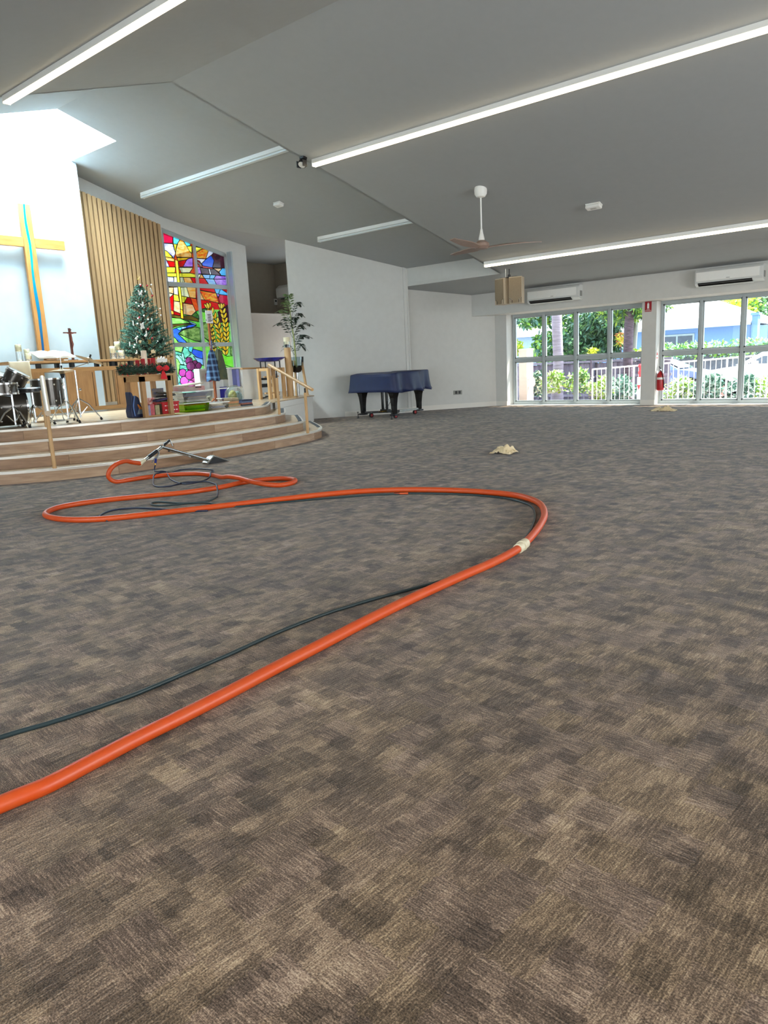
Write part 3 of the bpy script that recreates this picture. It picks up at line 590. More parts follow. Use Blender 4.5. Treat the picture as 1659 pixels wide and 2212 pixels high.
('gold',[(11.63,2.03),(11.68,2.06),(11.70,2.09),(11.71,2.13),(11.69,2.15),(11.66,2.13),(11.63,2.10),(11.62,2.06)]),
('wheat',[(11.63,2.03),(11.64,2.08),(11.62,2.11),(11.59,2.13),(11.56,2.14),(11.55,2.11),(11.56,2.07),(11.60,2.04)]),
('wheat',[(11.62,2.13),(11.67,2.16),(11.70,2.19),(11.70,2.23),(11.68,2.25),(11.65,2.23),(11.62,2.19),(11.62,2.15)]),
('gold',[(11.62,2.13),(11.63,2.17),(11.61,2.21),(11.58,2.23),(11.55,2.24),(11.54,2.21),(11.56,2.17),(11.59,2.14)]),
('gold',[(11.61,2.22),(11.66,2.25),(11.69,2.29),(11.69,2.32),(11.67,2.35),(11.64,2.33),(11.61,2.29),(11.61,2.25)]),
('wheat',[(11.61,2.22),(11.62,2.27),(11.60,2.31),(11.57,2.33),(11.54,2.33),(11.53,2.30),(11.55,2.27),(11.58,2.24)]),
('wheat',[(11.60,2.32),(11.65,2.35),(11.67,2.38),(11.68,2.42),(11.66,2.44),(11.63,2.42),(11.60,2.39),(11.59,2.35)]),
('gold',[(11.60,2.32),(11.61,2.37),(11.59,2.40),(11.56,2.42),(11.53,2.43),(11.52,2.40),(11.54,2.36),(11.57,2.33)]),
('wheat',[(11.60,2.32),(11.63,2.36),(11.64,2.40),(11.62,2.43),(11.59,2.45),(11.57,2.42),(11.57,2.38),(11.58,2.34)]),
('yellow',[(10.74,3.88),(10.82,3.86),(10.82,3.61),(10.82,3.29),(10.82,2.90),(10.82,2.53),(10.74,2.55),(10.76,2.90),(10.74,3.29),(10.74,3.60)]),
('gold',[(10.75,2.76),(10.82,2.73),(10.82,2.53),(10.74,2.54)])]
def convex_sub(P, Q):
    "pieces of convex polygon P outside convex polygon Q (2D lists, Q counter-clockwise)"
    out = []; cur = P
    for i in range(len(Q)):
        a = Q[i]; b = Q[(i+1) % len(Q)]
        def sd_(p): return (b[0]-a[0])*(p[1]-a[1])-(b[1]-a[1])*(p[0]-a[0])
        ins, outs = [], []
        for j in range(len(cur)):
            p = cur[j]; q = cur[(j+1) % len(cur)]; sp = sd_(p); sq = sd_(q)
            if sp >= -1e-9: ins.append(p)
            if sp <= 1e-9: outs.append(p)
            if (sp > 1e-9 and sq < -1e-9) or (sp < -1e-9 and sq > 1e-9):
                t = sp/(sp-sq); r = (p[0]+(q[0]-p[0])*t, p[1]+(q[1]-p[1])*t); ins.append(r); outs.append(r)
        if len(outs) >= 3 and abs(parea(outs)) > 1e-7: out.append(outs)
        if len(ins) < 3 or abs(parea(ins)) < 1e-7: return out
        cur = ins
    return out
def parea(P): return .5*sum(P[i][0]*P[(i+1) % len(P)][1]-P[(i+1) % len(P)][0]*P[i][1] for i in range(len(P)))
def tris(poly):
    t = tessellate_polygon([[Vector((p[0], p[1], 0)) for p in poly]]); r = []
    for q in t:
        T = [poly[i] for i in q]; a = parea(T)
        if abs(a) < 1e-6: continue
        r.append(T if a > 0 else T[::-1])
    return r
def bbx(T): return (min(p[0] for p in T), min(p[1] for p in T), max(p[0] for p in T), max(p[1] for p in T))
GXX = -15.06
sw = bpy.data.objects.new('window_10', None); sw.location = (GXX, 11.33, .6); COL.objects.link(sw); struct(sw)
TR = [tris(p) for c, p in GLASS]; TB = [[bbx(t) for t in tt] for tt in TR]
OPEN = tris([(W0-.02, .58), (W1+.02, .58), (W1+.02, 4.16), (W0-.02, 4.58)])
lead = MB()
for i, (c, poly) in enumerate(GLASS):
    def cut(frs):
        for j in range(i+1, len(GLASS)):
            for T, b_ in zip(TR[j], TB[j]):
                nf = []
                for fr_ in frs:
                    x = bbx(fr_)
                    if x[2] <= b_[0] or x[0] >= b_[2] or x[3] <= b_[1] or x[1] >= b_[3]: nf.append(fr_)
                    else: nf += [q for q in convex_sub(fr_, T) if abs(parea(q)) > 2e-6]
                frs = nf
            if not frs: break
        return frs
    g = MB()
    for q in cut([list(t) for t in TR[i]]):
        n = len(q); g.add([(GXX, p[0], p[1]) for p in q], [tuple(range(n))])
    if g.v: g.build('glass_piece', GM[c], sw)
    for k in range(len(poly)):
        a = Vector(poly[k]); b = Vector(poly[(k+1) % len(poly)]); d = b-a
        if d.length < .004: continue
        d.normalize(); nn = Vector((-d.y, d.x))*.0085
        q = [tuple(a-d*.004+nn), tuple(a-d*.004-nn), tuple(b+d*.004-nn), tuple(b+d*.004+nn)]
        if i < 6: continue
        for r in cut([q]): lead.add([(GXX+.004, p[0], p[1]) for p in r], [tuple(range(len(r)))])
lo = lead.build('lead_came', LEAD, sw); lo['kind'] = 'stuff'
def ztop(y): return 4.55-(y-W0)*.42/(W1-W0)
fr = MB()
fr.bb((WX-.12, W0, .60), (WX-.02, W1, .67)); fr.bb((WX-.12, W0, .6), (WX-.02, W0+.045, 4.5)); fr.bb((WX-.12, W1-.05, .6), (WX-.02, W1, 4.12))
fr.slab([(WX-.02, W0, ztop(W0)), (WX-.02, W1, ztop(W1)), (WX-.02, W1, ztop(W1)-.09), (WX-.02, W0, ztop(W0)-.09)], (-.1, 0, 0))
fr.build('frame', ALU, sw)
MB().bb((WX-.11, 11.27, .66), (WX-.01, 11.335, ztop(11.3)-.06)).build('mullion', ALU, sw)
for zz in (3.315, 1.925):
    MB().bb((WX-.11, W0+.03, zz-.05), (WX-.0, W1-.03, zz+.05)).build('transom', ALU, sw)
# projecting lining on the right jamb of the window
struct(MB().bb((WX, W1, .6), (WX+.16, W1+.045, ztop(W1)+.03)).build('trim_7', ALU))

# ------------------------------------------------------------------ timber batten screen
tb = thing('batten_screen', (-14.85, 9.25, .72), 'tall oak batten screen with slanted top between plaster wall and stained glass', 'wall panel')
for i in range(19):
    y = 8.245+.1075*i; zt = 5.03-.25*(y-8.36)
    MB().slab([(-14.74, y-.036, .72), (-14.74, y+.036, .72), (-14.74, y+.036, zt-.018), (-14.74, y-.036, zt)], (-.07, 0, 0)).build('batten', SLATM, tb)
MB().slab([(-14.84, 8.2, .60), (-14.84, 10.3, .60), (-14.84, 10.3, 4.50), (-14.84, 8.2, 5.02)], (-.14, 0, 0)).build('backing_board', WALL, tb)

# ------------------------------------------------------------------ stage
T1 = [(-13.2, 1.3), (-11.2, 2.2), (-9.85, 3.15), (-9.21, 3.74), (-8.86, 4.23), (-8.62, 4.82), (-8.53, 5.5), (-8.53, 6.6), (-8.66, 7.7), (-8.83, 8.5), (-9.02, 9.03), (-9.22, 9.33), (-9.68, 9.77), (-10.81, 10.66)]
T2 = [(-13.2, 1.7), (-11.3, 2.6), (-10.1, 3.35), (-9.52, 3.93), (-9.12, 4.62), (-8.88, 5.39), (-8.86, 6.73), (-9.05, 7.8), (-9.2, 8.45), (-9.36, 8.95), (-9.6, 9.25), (-10.86, 10.36)]
T3 = [(-13.2, 2.1), (-11.5, 2.95), (-10.5, 3.6), (-9.93, 4.12), (-9.55, 5.0), (-9.33, 5.98), (-9.36, 7.1), (-9.5, 8.1), (-9.62, 8.6), (-9.78, 8.95), (-10.0, 9.2), (-11.02, 10.14)]
T4 = [(-13.2, 2.5), (-11.7, 3.2), (-10.9, 3.75), (-10.2, 4.25), (-9.87, 5.05), (-9.76, 6.2), (-9.84, 7.4), (-9.98, 8.3), (-10.08, 8.75), (-10.3, 9.05), (-11.17, 9.9)]
st = thing('stage', (-11.5, 6.5, 0), 'raised oak laminate stage with four curved steps below the cross', 'stage')
def inset(c, d):
    out = []
    for i, p in enumerate(c):
        a = Vector(c[max(0, i-1)]); b = Vector(c[min(len(c)-1, i+1)]); t = (b-a).normalized(); out.append(tuple(Vector(p)+Vector((-t.y, t.x))*d))
    return out
def arclen(c): return sum((Vector(c[i+1])-Vector(c[i])).length for i in range(len(c)-1))
R_ = .15
for i, T in enumerate((T1, T2, T3, T4)):
    z1 = R_*(i+1); z0 = z1-R_
    C = [tuple(v[:2]) for v in catmull([(*p, 0) for p in T], 5)]
    inn = [(-13.3, 10.6)] if i < 3 else [(-11.9, 11.2), (-12.3, 12.2), (-13.08, 12.75), (-13.2, 16.05), (-16.395, 16.05), (-16.395, 12.88), (-14.995, 12.88), (-14.995, 8.21), (-14.44, 8.21), (-14.44, 5.85), (-14.995, 5.85), (-14.995, 2.0)]
    top = [(p[0], p[1]) for p in C]+inn
    t = MB().prism(top, -.03, (0, 0, z1)).build('tread' if i < 3 else 'stage_floor', LAMT, st)
    # silver nosing along the edge, dark grip strip at the right-hand return
    I = inset(C, .05); Oo = inset(C, -.012); ns = MB()
    for k in range(len(C)-1):
        ns.slab([(*Oo[k], z1+.003), (*Oo[k+1], z1+.003), (*I[k+1], z1+.003), (*I[k], z1+.003)], (0, 0, -.028))
    ns.build('nosing', NOSEM, st)
    gs = MB(); I2 = inset(C, .02); I3 = inset(C, .085); n0 = len(C)-8
    for k in range(n0, len(C)-1): gs.slab([(*I2[k], z1+.0075), (*I2[k+1], z1+.0075), (*I3[k+1], z1+.0075), (*I3[k], z1+.0075)], (0, 0, -.004))
    gs.build('grip_strip', NOSED, st)
    # riser boards
    L0 = arclen(C); pos = 0; cuts = []; x = [.55, 1.0, .2, .75][i]
    cuts = [0]
    while x < L0-.3: cuts.append(x); x += 1.22+.11*((i*7+len(cuts)*3) % 4)
    cuts.append(L0)
    def ptat(s_):
        for k in range(len(C)-1):
            l = (Vector(C[k+1])-Vector(C[k])).length
            if s_ <= l or k == len(C)-2: return Vector(C[k]).lerp(Vector(C[k+1]), min(1, s_/l)), k
            s_ -= l
    for k in range(len(cuts)-1):
        a, b = cuts[k]+.0015, cuts[k+1]-.0015
        nseg = max(2, int((b-a)/.12)); pp = [ptat(a+(b-a)*q/nseg)[0] for q in range(nseg+1)]
        m = MB(); pv = [tuple(p) for p in pp]; bk = inset(pv, .02); n = len(pv)
        vs = [(*p, z0) for p in pv]+[(*p, z1-.026) for p in pv]+[(*p, z1-.026) for p in bk]+[(*p, z0) for p in bk]
        fs = []
        for q in range(n-1):
            for r in range(4): fs.append((r*n+q, r*n+q+1, ((r+1) % 4)*n+q+1, ((r+1) % 4)*n+q))
        fs += [(0, n, 2*n, 3*n), (n-1, 4*n-1, 3*n-1, 2*n-1)]
        m.add(vs, fs); m.build('riser_board', (LAM, LAMB, LAMC)[(k*2+i) % 3], st)
# white side of the stage by the piano wall
FA, FB, FC = Vector((-11.05, 9.98, 0)), Vector((-12.28, 12.2, 0)), Vector((-12.95, 12.7, 0))
wb = MB()
wb.slab([FA, FB, FB+Vector((0, 0, .46)), FA+Vector((0, 0, .46))], (-.05, -.02, 0)); wb.slab([FB, FC, FC+Vector((0, 0, .57)), FB+Vector((0, 0, .57))], (-.04, -.04, 0))
wb.slab([(-11.17, 9.9, 0), (-11.42, 10.6, 0), (-11.42, 10.6, .575), (-11.17, 9.9, .575)], (-.03, 0, 0)); wb.build('side_panel', WHITE, st)
MB().slab([FA+Vector((.01, 0, .465)), FB+Vector((.01, 0, .465)), FB+Vector((.01, 0, .585)), FA+Vector((.01, 0, .585))], (-.06, -.02, 0)).build('side_panel', WHITE, st)
MB().prism([(-11.0, 9.85), (-12.24, 12.22), (-13.0, 12.75), (-13.0, 10)], .02, (0, 0, .583)).build('stage_floor', LAMT, st)

# ------------------------------------------------------------------ linear ceiling lights
def strip(name_lab, x0, x1, y, z, lit, slope, group=None):
    t = thing('linear_light', ((x0+x1)/2, y, z), name_lab, 'ceiling light', group)
    top = z+.02; w = .045
    MB().slab([(x0, y-w, top+slope*-w), (x1, y-w, top+slope*-w), (x1, y+w, top+slope*w), (x0, y+w, top+slope*w)], (0, 0, -.085)).build('housing', WHITE, t)
    dm = LEDM if lit else mat('diffuser_off', '#dfe6e6', .4, var=.01)
    MB().bb((x0+.012, y-w+.006, top-.116), (x1-.012, y+w-.006, top-.086)).build('diffuser', dm, t)
    for xx in (x0, x1-.012): MB().bb((xx, y-w-.004, top-.12), (xx+.012, y+w+.004, top-.05)).build('end_cap', WHITE, t)
    return t
strip('lit linear light nearest the left edge, on the far slope of the gabled ceiling', -9.66, 5.5, 4.66, zmain(4.66), True, SL)
strip('lit linear light crossing the ceiling above the black spotlight', -9.16, 5.5, 9.50, zmain(9.5), True, -SL)
strip('lit linear light above the hanging loudspeakers, nearest the windows', -8.72, 5.5, 14.18, zmain(14.18), True, -SL)
strip('lit linear light over the aisle out of view on the left', -9.9, 5.5, -.12, zmain(-.12), True, SL)
strip('unlit linear light on the stage ceiling above the batten screen', -14.35, -9.3, 9.57, zrais(9.57), False, -SL)
strip('unlit linear light on the stage ceiling near the piano wall', -12.2, -8.95, 12.67, zrais(12.67), False, -SL)

# ------------------------------------------------------------------ ceiling fan, detectors, spotlight, loudspeakers
fc = Vector((-7.06, 11.39, 0)); zc = zmain(11.39)
fan = thing('ceiling_fan', (fc.x, fc.y, 3.05), 'three-bladed timber ceiling fan on a long white rod', 'ceiling fan')
MB().lathe((fc.x, fc.y, zc-.15), [(.02, 0), (.075, .015), (.105, .06), (.11, .12), (.10, .18)], 20).build('canopy', WHITE, fan, smooth=True)
MB().cyl((fc.x, fc.y, 3.4), (fc.x, fc.y, zc-.1), .014).build('rod', WHITE, fan, smooth=True)
MB().lathe((fc.x, fc.y, 3.24), [(.055, 0), (.05, .05), (.03, .13), (.018, .2)], 18).build('rod_cover', WHITE, fan, smooth=True)
MB().lathe((fc.x, fc.y, 3.10), [(.03, 0), (.10, .01), (.135, .05), (.13, .10), (.06, .15)], 20).build('motor', FANW, fan, smooth=True)
for k, ang in enumerate((154, 34, -86)):
    a = math.radians(ang); u = Vector((math.cos(a), math.sin(a), 0)); v = Vector((-u.y, u.x, 0)); m = MB(); n = 14; vs = []
    for i in range(n+1):
        t = i/n; r = .09+.93*t; wd = .03+.085*math.sin(min(1, t*1.9)*PI/2)*(1-t*.82); off = -.05*math.sin(t*PI); c = fc+u*r+v*off; c.z = 3.135+.03*t*t+.02*math.sin(t*PI)
        tw = Vector((0, 0, .30*wd*(1-t*.5)))
        vs += [c+v*wd+tw+Vector((0, 0, .006)), c-v*wd-tw+Vector((0, 0, .006)), c-v*wd-tw-Vector((0, 0, .006)), c+v*wd+tw-Vector((0, 0, .006))]
    fs = [(i*4+j, i*4+(j+1) % 4, i*4+4+(j+1) % 4, i*4+4+j) for i in range(n) for j in range(4)]+[(0, 1, 2, 3), (n*4+3, n*4+2, n*4+1, n*4)]
    m.add(vs, fs).build('blade', FANW, fan, smooth=True)
TILT = Matrix.Rotation(-math.atan(SL), 3, 'X')
def ceilbox(nm, c, d, lab, cat, x0=0):
    t = thing(nm, c, lab, cat); M = TILT
    MB().box(c, (d[0], d[1], .02), M=M).build('base', WHITE, t, bevel=.004)
    MB().box(Vector(c)-M@Vector((0, 0, d[2]/2+.01)), d, M=M).build('body', WHITE, t, bevel=.015)
    MB().box(Vector(c)-M@Vector((0, 0, d[2]+.012)), (d[0]*.4, d[1]*.3, .004), M=M).build('lens', PGLASS, t)
ceilbox('emergency_light', (-5.55, 12.60, zmain(12.6)-.012), (.26, .13, .055), 'small white emergency light on the ceiling right of the fan', 'emergency light')
ceilbox('detector', (-11.74, 11.06, zrais(11.06)-.012), (.20, .13, .05), 'small white detector on the pale stage ceiling left of the fan', 'detector')
sp = thing('spotlight', (-9.25, 9.40, 4.52), 'small black spotlight at the ceiling edge beside the lit strip', 'spotlight')
sa, sb_ = Vector((-9.30, 9.42, 4.62)), Vector((-9.24, 9.30, 4.47))
dv = Vector((.12, -.5, -.75)).normalized(); sc_ = X(654, 350, -9.25)
MB().cyl(sc_-dv*.10, sc_+dv*.06, .045, .075, 16).build('can', BLACK, sp, smooth=True)
MB().cyl(sc_+dv*.062, sc_+dv*.066, .062, n=16).build('lens', WHITE, sp)
MB().cyl(sc_-dv*.05, Vector((sc_.x+.02, sc_.y, 4.66)), .012).build('stem', BLACK, sp); MB().box((sc_.x+.02, sc_.y, zmain(sc_.y)-.015), (.09, .09, .03)).build('mount', BLACK, sp)
for s_ in (-1, 1): MB().box(sc_+dv*.07+Vector((s_*.07, 0, .02)), (.012, .09, .10)).build('barn_door', BLACK, sp)

def lspk():
    ys = 14.58; t = thing('hanging_loudspeakers', (-8.42, ys, 2.4), 'pair of tan loudspeakers hanging from the ceiling before the windows', 'loudspeaker')
    for (xa, xb, ang) in ((-8.76, -8.45, .30), (-8.36, -8.05, -.30)):
        cx = (xa+xb)/2; zb, zt = 2.405, 2.965
        R = Matrix.Rotation(-ang, 3, 'Z'); o = Vector((cx, ys, 0))
        def W(x, y, z): p = R@Vector((x, y, 0)); return (cx+p.x, ys+p.y, z)
        h = .143
        m = MB().slab([W(-h, 0, zb), W(h, 0, zb), W(h, 0, zt), W(-h, 0, zt)], R@Vector((0, .26, 0))).build('cabinet', TANS, t, bevel=.008)
        c = .075
        MB().slab([W(-h+.012, -.004, zb+.13), W(-h+c+.01, -.004, zb+.075), W(-h+c+.01, -.004, zb+.012), W(h-c-.01, -.004, zb+.012), W(h-c-.01, -.004, zb+.075), W(h-.012, -.004, zb+.13), W(h-.012, -.004, zt-.02), W(-h+.012, -.004, zt-.02)], R@Vector((0, -.012, 0))).build('grille', GREYS, t)
        for s_ in (-1, 1):
            MB().slab([W(s_*(h-.01), -.002, zb+.012), W(s_*(h-c), -.002, zb+.012), W(s_*(h-c), -.002, zb+.07), W(s_*(h-.01), -.002, zb+.12)], R@Vector((0, -.006, 0))).build('port', mat('port_dark', '#4c4034', .8), t)
            for q in (.022, .048): MB().slab([W(s_*(h-q-.008), -.01, zb+.01), W(s_*(h-q+.002), -.01, zb+.01), W(s_*(h-q+.002), -.01, zb+.115-q*.6), W(s_*(h-q-.008), -.01, zb+.11-q*.6)], R@Vector((0, -.01, 0))).build('bar', mat('speaker_edge', '#d8c8ae', .5), t)
    MB().bb((-8.6, ys+.02, 2.965), (-8.2, ys+.2, 2.975)).build('bracket', BLACK, t)
    MB().cyl((-8.47, ys+.05, 2.97), (-8.47, ys+.05, zmain(ys+.05)), .009).build('rod', STEEL, t)
    MB().cyl((-8.40, ys+.08, 2.97), (-8.40, ys+.08, 3.03), .028).cyl((-8.40, ys+.08, 3.03), (-8.40, ys+.08, zmain(ys+.08)), .01).build('cable', BLACK, t)
lspk()

# ------------------------------------------------------------------ split air conditioners
def aircon(x0, x1, lab, y=YB, z0=2.49, z1=2.83, flip=False):
    t = thing('air_conditioner', ((x0+x1)/2, y, z0), lab, 'air conditioner', None)
    prof = [(0, z0+.01), (-.10, z0), (-.20, z0+.055), (-.215, z0+.10), (-.215, z1-.05), (-.17, z1), (0, z1)]
    def ext(pr, a, b, nm, m, bev=0):
        q = MB(); n = len(pr); q.slab([(a, y+p[0], p[1]) for p in pr], (b-a, 0, 0)); return q.build(nm, m, t, bevel=bev)
    PLA = mat('aircon_plastic', '#d6d8d6', .35, var=.01)
    ext(prof, x0, x1, 'body', PLA, .008)
    ext([(-.216, z0+.105), (-.226, z0+.11), (-.226, z1-.055), (-.216, z1-.05)], x0+.03, x1-.07, 'front_panel', WHITE, .004)
    ext([(-.13, z0+.012), (-.20, z0+.05), (-.207, z0+.075), (-.15, z0+.03)], x0+.06, x1-.2, 'outlet_slot', BLACK)
    ext([(-.105, z0-.012), (-.165, z0+.004), (-.163, z0+.010), (-.105, z0-.004)], x0+.05, x1-.18, 'louvre', PLA)
    ext([(-.05, z0+.08), (-.16, z0+.08), (-.16, z0+.2), (-.05, z0+.2)], x1, x1+.006, 'side_grille', mat('grey_plastic', '#8d8d8a', .6))
    MB().bb(((x0+x1)/2-.035, y-.228, z0+.128), ((x0+x1)/2+.035, y-.226, z0+.138)).build('badge', mat('grey_plastic', '#8d8d8a', .6), t)
    return t
aircon(-8.90, -7.55, 'split air conditioner beside the hanging loudspeakers, over the left window')
aircon(-4.98, -3.68, 'split air conditioner over the right-hand window, nearest the right edge')
# unit on the alcove wall
ac3 = thing('air_conditioner', (-17.0, 16.1, 3.6), 'white air conditioner half hidden in the brown alcove', 'air conditioner')
MB().slab([(-17.25, 16.1, 3.36), (-17.25, 15.88, 3.40), (-17.25, 15.86, 3.50), (-17.25, 15.86, 3.68), (-17.25, 16.0, 3.78), (-17.25, 16.1, 3.78)], (1.1, 0, 0)).build('body', WHITE, ac3, bevel=.02)
MB().bb((-17.1, 15.9, 3.352), (-16.3, 16.0, 3.372)).build('outlet_slot', BLACK, ac3)

# ------------------------------------------------------------------ fire extinguisher and signs
ex = thing('fire_extinguisher', (-5.93, 17.22, .33), 'red fire extinguisher with white band hanging beside the right window', 'fire extinguisher')
c = (-5.93, 17.22, .33)
MB().lathe(c, [(.06, 0), (.078, .015), (.08, .03), (.08, .33), (.07, .38), (.035, .42), (.025, .44)], 20).build('cylinder', RED, ex, smooth=True)
MB().lathe((c[0], c[1], c[2]+.25), [(.081, 0), (.081, .05)], 20).build('band', WHITE, ex, smooth=True)
MB().cyl((c[0], c[1], c[2]+.43), (c[0], c[1], c[2]+.49), .02).build('valve', CHROME, ex)
MB().slab([(c[0]-.01, c[1]-.01, c[2]+.49), (c[0]-.01, c[1]-.1, c[2]+.54), (c[0]-.01, c[1]-.1, c[2]+.55), (c[0]-.01, c[1]+.02, c[2]+.51)], (.02, 0, 0)).build('handle', BLACK, ex)
MB().tube(catmull([(c[0], c[1]-.02, c[2]+.46), (c[0]+.06, c[1]-.07, c[2]+.40), (c[0]+.085, c[1]-.03, c[2]+.2), (c[0]+.085, c[1]-.02, c[2]+.06)], 5), .009, 8).build('hose', RUBBER, ex, smooth=True)
MB().bb((-6.02, 17.16, .72), (-6.0, 17.28, .78)).build('wall_hook', CHROME, ex)
s1 = thing('extinguisher_sign', (-6.21, YW, 2.12), 'red extinguisher sign high on the pier between the windows', 'sign')
y = YW-.004
MB().bb((-6.285, y-.004, 2.12), (-6.135, YW, 2.345)).build('sign_plate', mat('sign_red', '#a51522', .4), s1)
m = MB(); 
m.bb((-6.232, y-.006, 2.19), (-6.188, y-.0045, 2.295)); m.bb((-6.225, y-.006, 2.30), (-6.195, y-.0045, 2.315)); m.bb((-6.245, y-.006, 2.165), (-6.175, y-.0045, 2.175)); m.bb((-6.28, y-.006, 2.14), (-6.14, y-.0045, 2.147))
m.build('pictogram', WHITE, s1)
s2 = thing('id_sign', (-6.02, 17.2, 1.0), 'small white sign with red symbol on the window reveal', 'sign')
MB().bb((-6.02, 17.15, 1.03), (-6.015, 17.27, 1.24)).build('sign_plate', WHITE, s2)
MB().prism([(17.17, 1.14), (17.25, 1.14), (17.21, 1.22)], .001, (-6.0148, 0, 0), (0, 1, 0), (0, 0, 1), (1, 0, 0)).prism([(17.17, 1.06), (17.25, 1.06), (17.25, 1.09), (17.17, 1.09)], .001, (-6.0148, 0, 0), (0, 1, 0), (0, 0, 1), (1, 0, 0)).build('pictogram', RED, s2)
dq = Vector((QB[0]-QA[0], QB[1]-QA[1], 0)).normalized(); nq = Vector((dq.y, -dq.x, 0))
oc = Vector((*QA, 0)).lerp(Vector((*QB, 0)), .585)
ot = thing('power_outlet', oc+Vector((0, 0, .40)), 'steel double power outlet low on the wall right of the piano', 'power outlet')
def onq(a0, a1, z0, z1, d0, d1): return MB().slab([oc+dq*a0+nq*d0+Vector((0, 0, z0)), oc+dq*a1+nq*d0+Vector((0, 0, z0)), oc+dq*a1+nq*d0+Vector((0, 0, z1)), oc+dq*a0+nq*d0+Vector((0, 0, z1))], nq*(d1-d0))
onq(-.12, .12, .36, .47, 0, .012).build('plate', mat('outlet_plate', '#8a8b84', .5), ot)
for a in (-.045, .05): onq(a-.03, a+.03, .38, .455, .012, .016).build('socket', BLACK, ot)

# ------------------------------------------------------------------ grand piano, its quilted cover and dolly
pu = Vector((.985, -.17, 0)).normalized(); pv = Vector((-pu.y, pu.x, 0)); PM = Vector((-10.97, 13.12, 0))
def PP(a, b, z): v = PM+pu*a+pv*b; v.z = z; return v
outl = [(-.66, -.30), (.66, -.30), (.68, .05), (.68, .35), (.60, .65), (.42, .88), (.30, 1.10), (.22, 1.32), (.05, 1.46), (-.25, 1.50), (-.50, 1.42), (-.64, 1.20), (-.66, .6)]
gp = thing('grand_piano', PP(0, .5, 0), 'black grand piano under a navy cover against the angled wall', 'piano')
PBLK = mat('piano_black', '#0b0b0e', .18, var=.05)
MB().slab([PP(a, b, .66) for a, b in outl], (0, 0, .32)).build('case', PBLK, gp)
for nm, (a, b) in {'l1': (-.56, -.08), 'l2': (.56, -.08), 'l3': (-.1, 1.32)}.items():
    m = MB(); zs = [(.115, .045), (.30, .05), (.48, .065), (.58, .085), (.635, .13), (.66, .16)]
    vs = []
    for z, h in zs: vs += [PP(a-h, b-h, z), PP(a+h, b-h, z), PP(a+h, b+h, z), PP(a-h, b+h, z)]
    fs = [(k*4+j, k*4+(j+1) % 4, k*4+4+(j+1) % 4, k*4+4+j) for k in range(len(zs)-1) for j in range(4)]+[(0, 3, 2, 1), (20, 21, 22, 23)]
    m.add(vs, fs).build('leg', PBLK, gp)
ly = MB(); 
for a in (-.075, .075): ly.slab([PP(a-.018, .10, .18), PP(a+.018, .10, .18), PP(a+.022, .10, .66), PP(a-.022, .10, .66)], pv*.05)
ly.slab([PP(-.14, .08, .12), PP(.14, .08, .12), PP(.12, .08, .20), PP(-.12, .08, .20)], pv*.12); ly.slab([PP(-.13, .06, .62), PP(.13, .06, .62), PP(.13, .06, .665), PP(-.13, .06, .665)], pv*.14)
ly.build('pedal_lyre', PBLK, gp)
for a in (-.06, 0, .06): MB().slab([PP(a-.012, -.02, .15), PP(a+.012, -.02, .15), PP(a+.012, .09, .155), PP(a-.012, .09, .155)], (0, 0, .01)).build('pedal', mat('brass', '#c9a04c', .25, metal=1), gp)
for a in (-.03, .03): MB().cyl(PP(a, .14, .2), PP(a*2, .5, .66), .006).build('brace_rod', CHROME, gp)
cv = MB(); Nn = 60; loop = [tuple(p[:2]) for p in catmull([(*q, 0) for q in outl]+[(*outl[0], 0)], 8)][:-1]
cen = Vector((0, .5))
rows = [(.0, 1.045, 0), (.015, 1.05, .0), (.03, 1.03, 0), (.035, .95, .004), (.05, .8, .012), (.065, .68, .022), (.085, .605, .035)]
rows = [(-.25, 1.045, 0)]+rows
vs = []; n = len(loop)
for r, z, wv in rows:
    for i, p in enumerate(loop):
        a = Vector(loop[i-1]); b = Vector(loop[(i+1) % n]); t = (b-a).normalized(); nn = Vector((t.y, -t.x))
        q = Vector(p)+nn*(r+wv*math.sin(i*.62)+wv*.6*math.sin(i*.23+1)) if r >= 0 else Vector(p).lerp(cen, .25)
        front = max(0, -.1-p[1])/.2*(-.03 if z > 1.0 else 0)
        vs.append(PP(q.x, q.y, z+front+(.018*math.sin(i*.31) if z < .65 else 0)+(.012 if p[1] > 1 and z > .9 else 0)))
fs = [(k*n+i, k*n+(i+1) % n, (k+1)*n+(i+1) % n, (k+1)*n+i) for k in range(len(rows)-1) for i in range(n)]+[tuple(range(n))]
co = cv.add(vs, fs).build('piano_cover', CLOTHB, smooth=True); sol = co.modifiers.new('thick', 'SOLIDIFY'); sol.thickness = .008
tag(co, 'navy padded cloth cover draped over the grand piano', 'piano cover')
dl = thing('piano_dolly', PP(0, .5, 0), 'steel piano dolly with red-hubbed castors under the grand piano', 'dolly')
hub = PP(0, .55, .10)
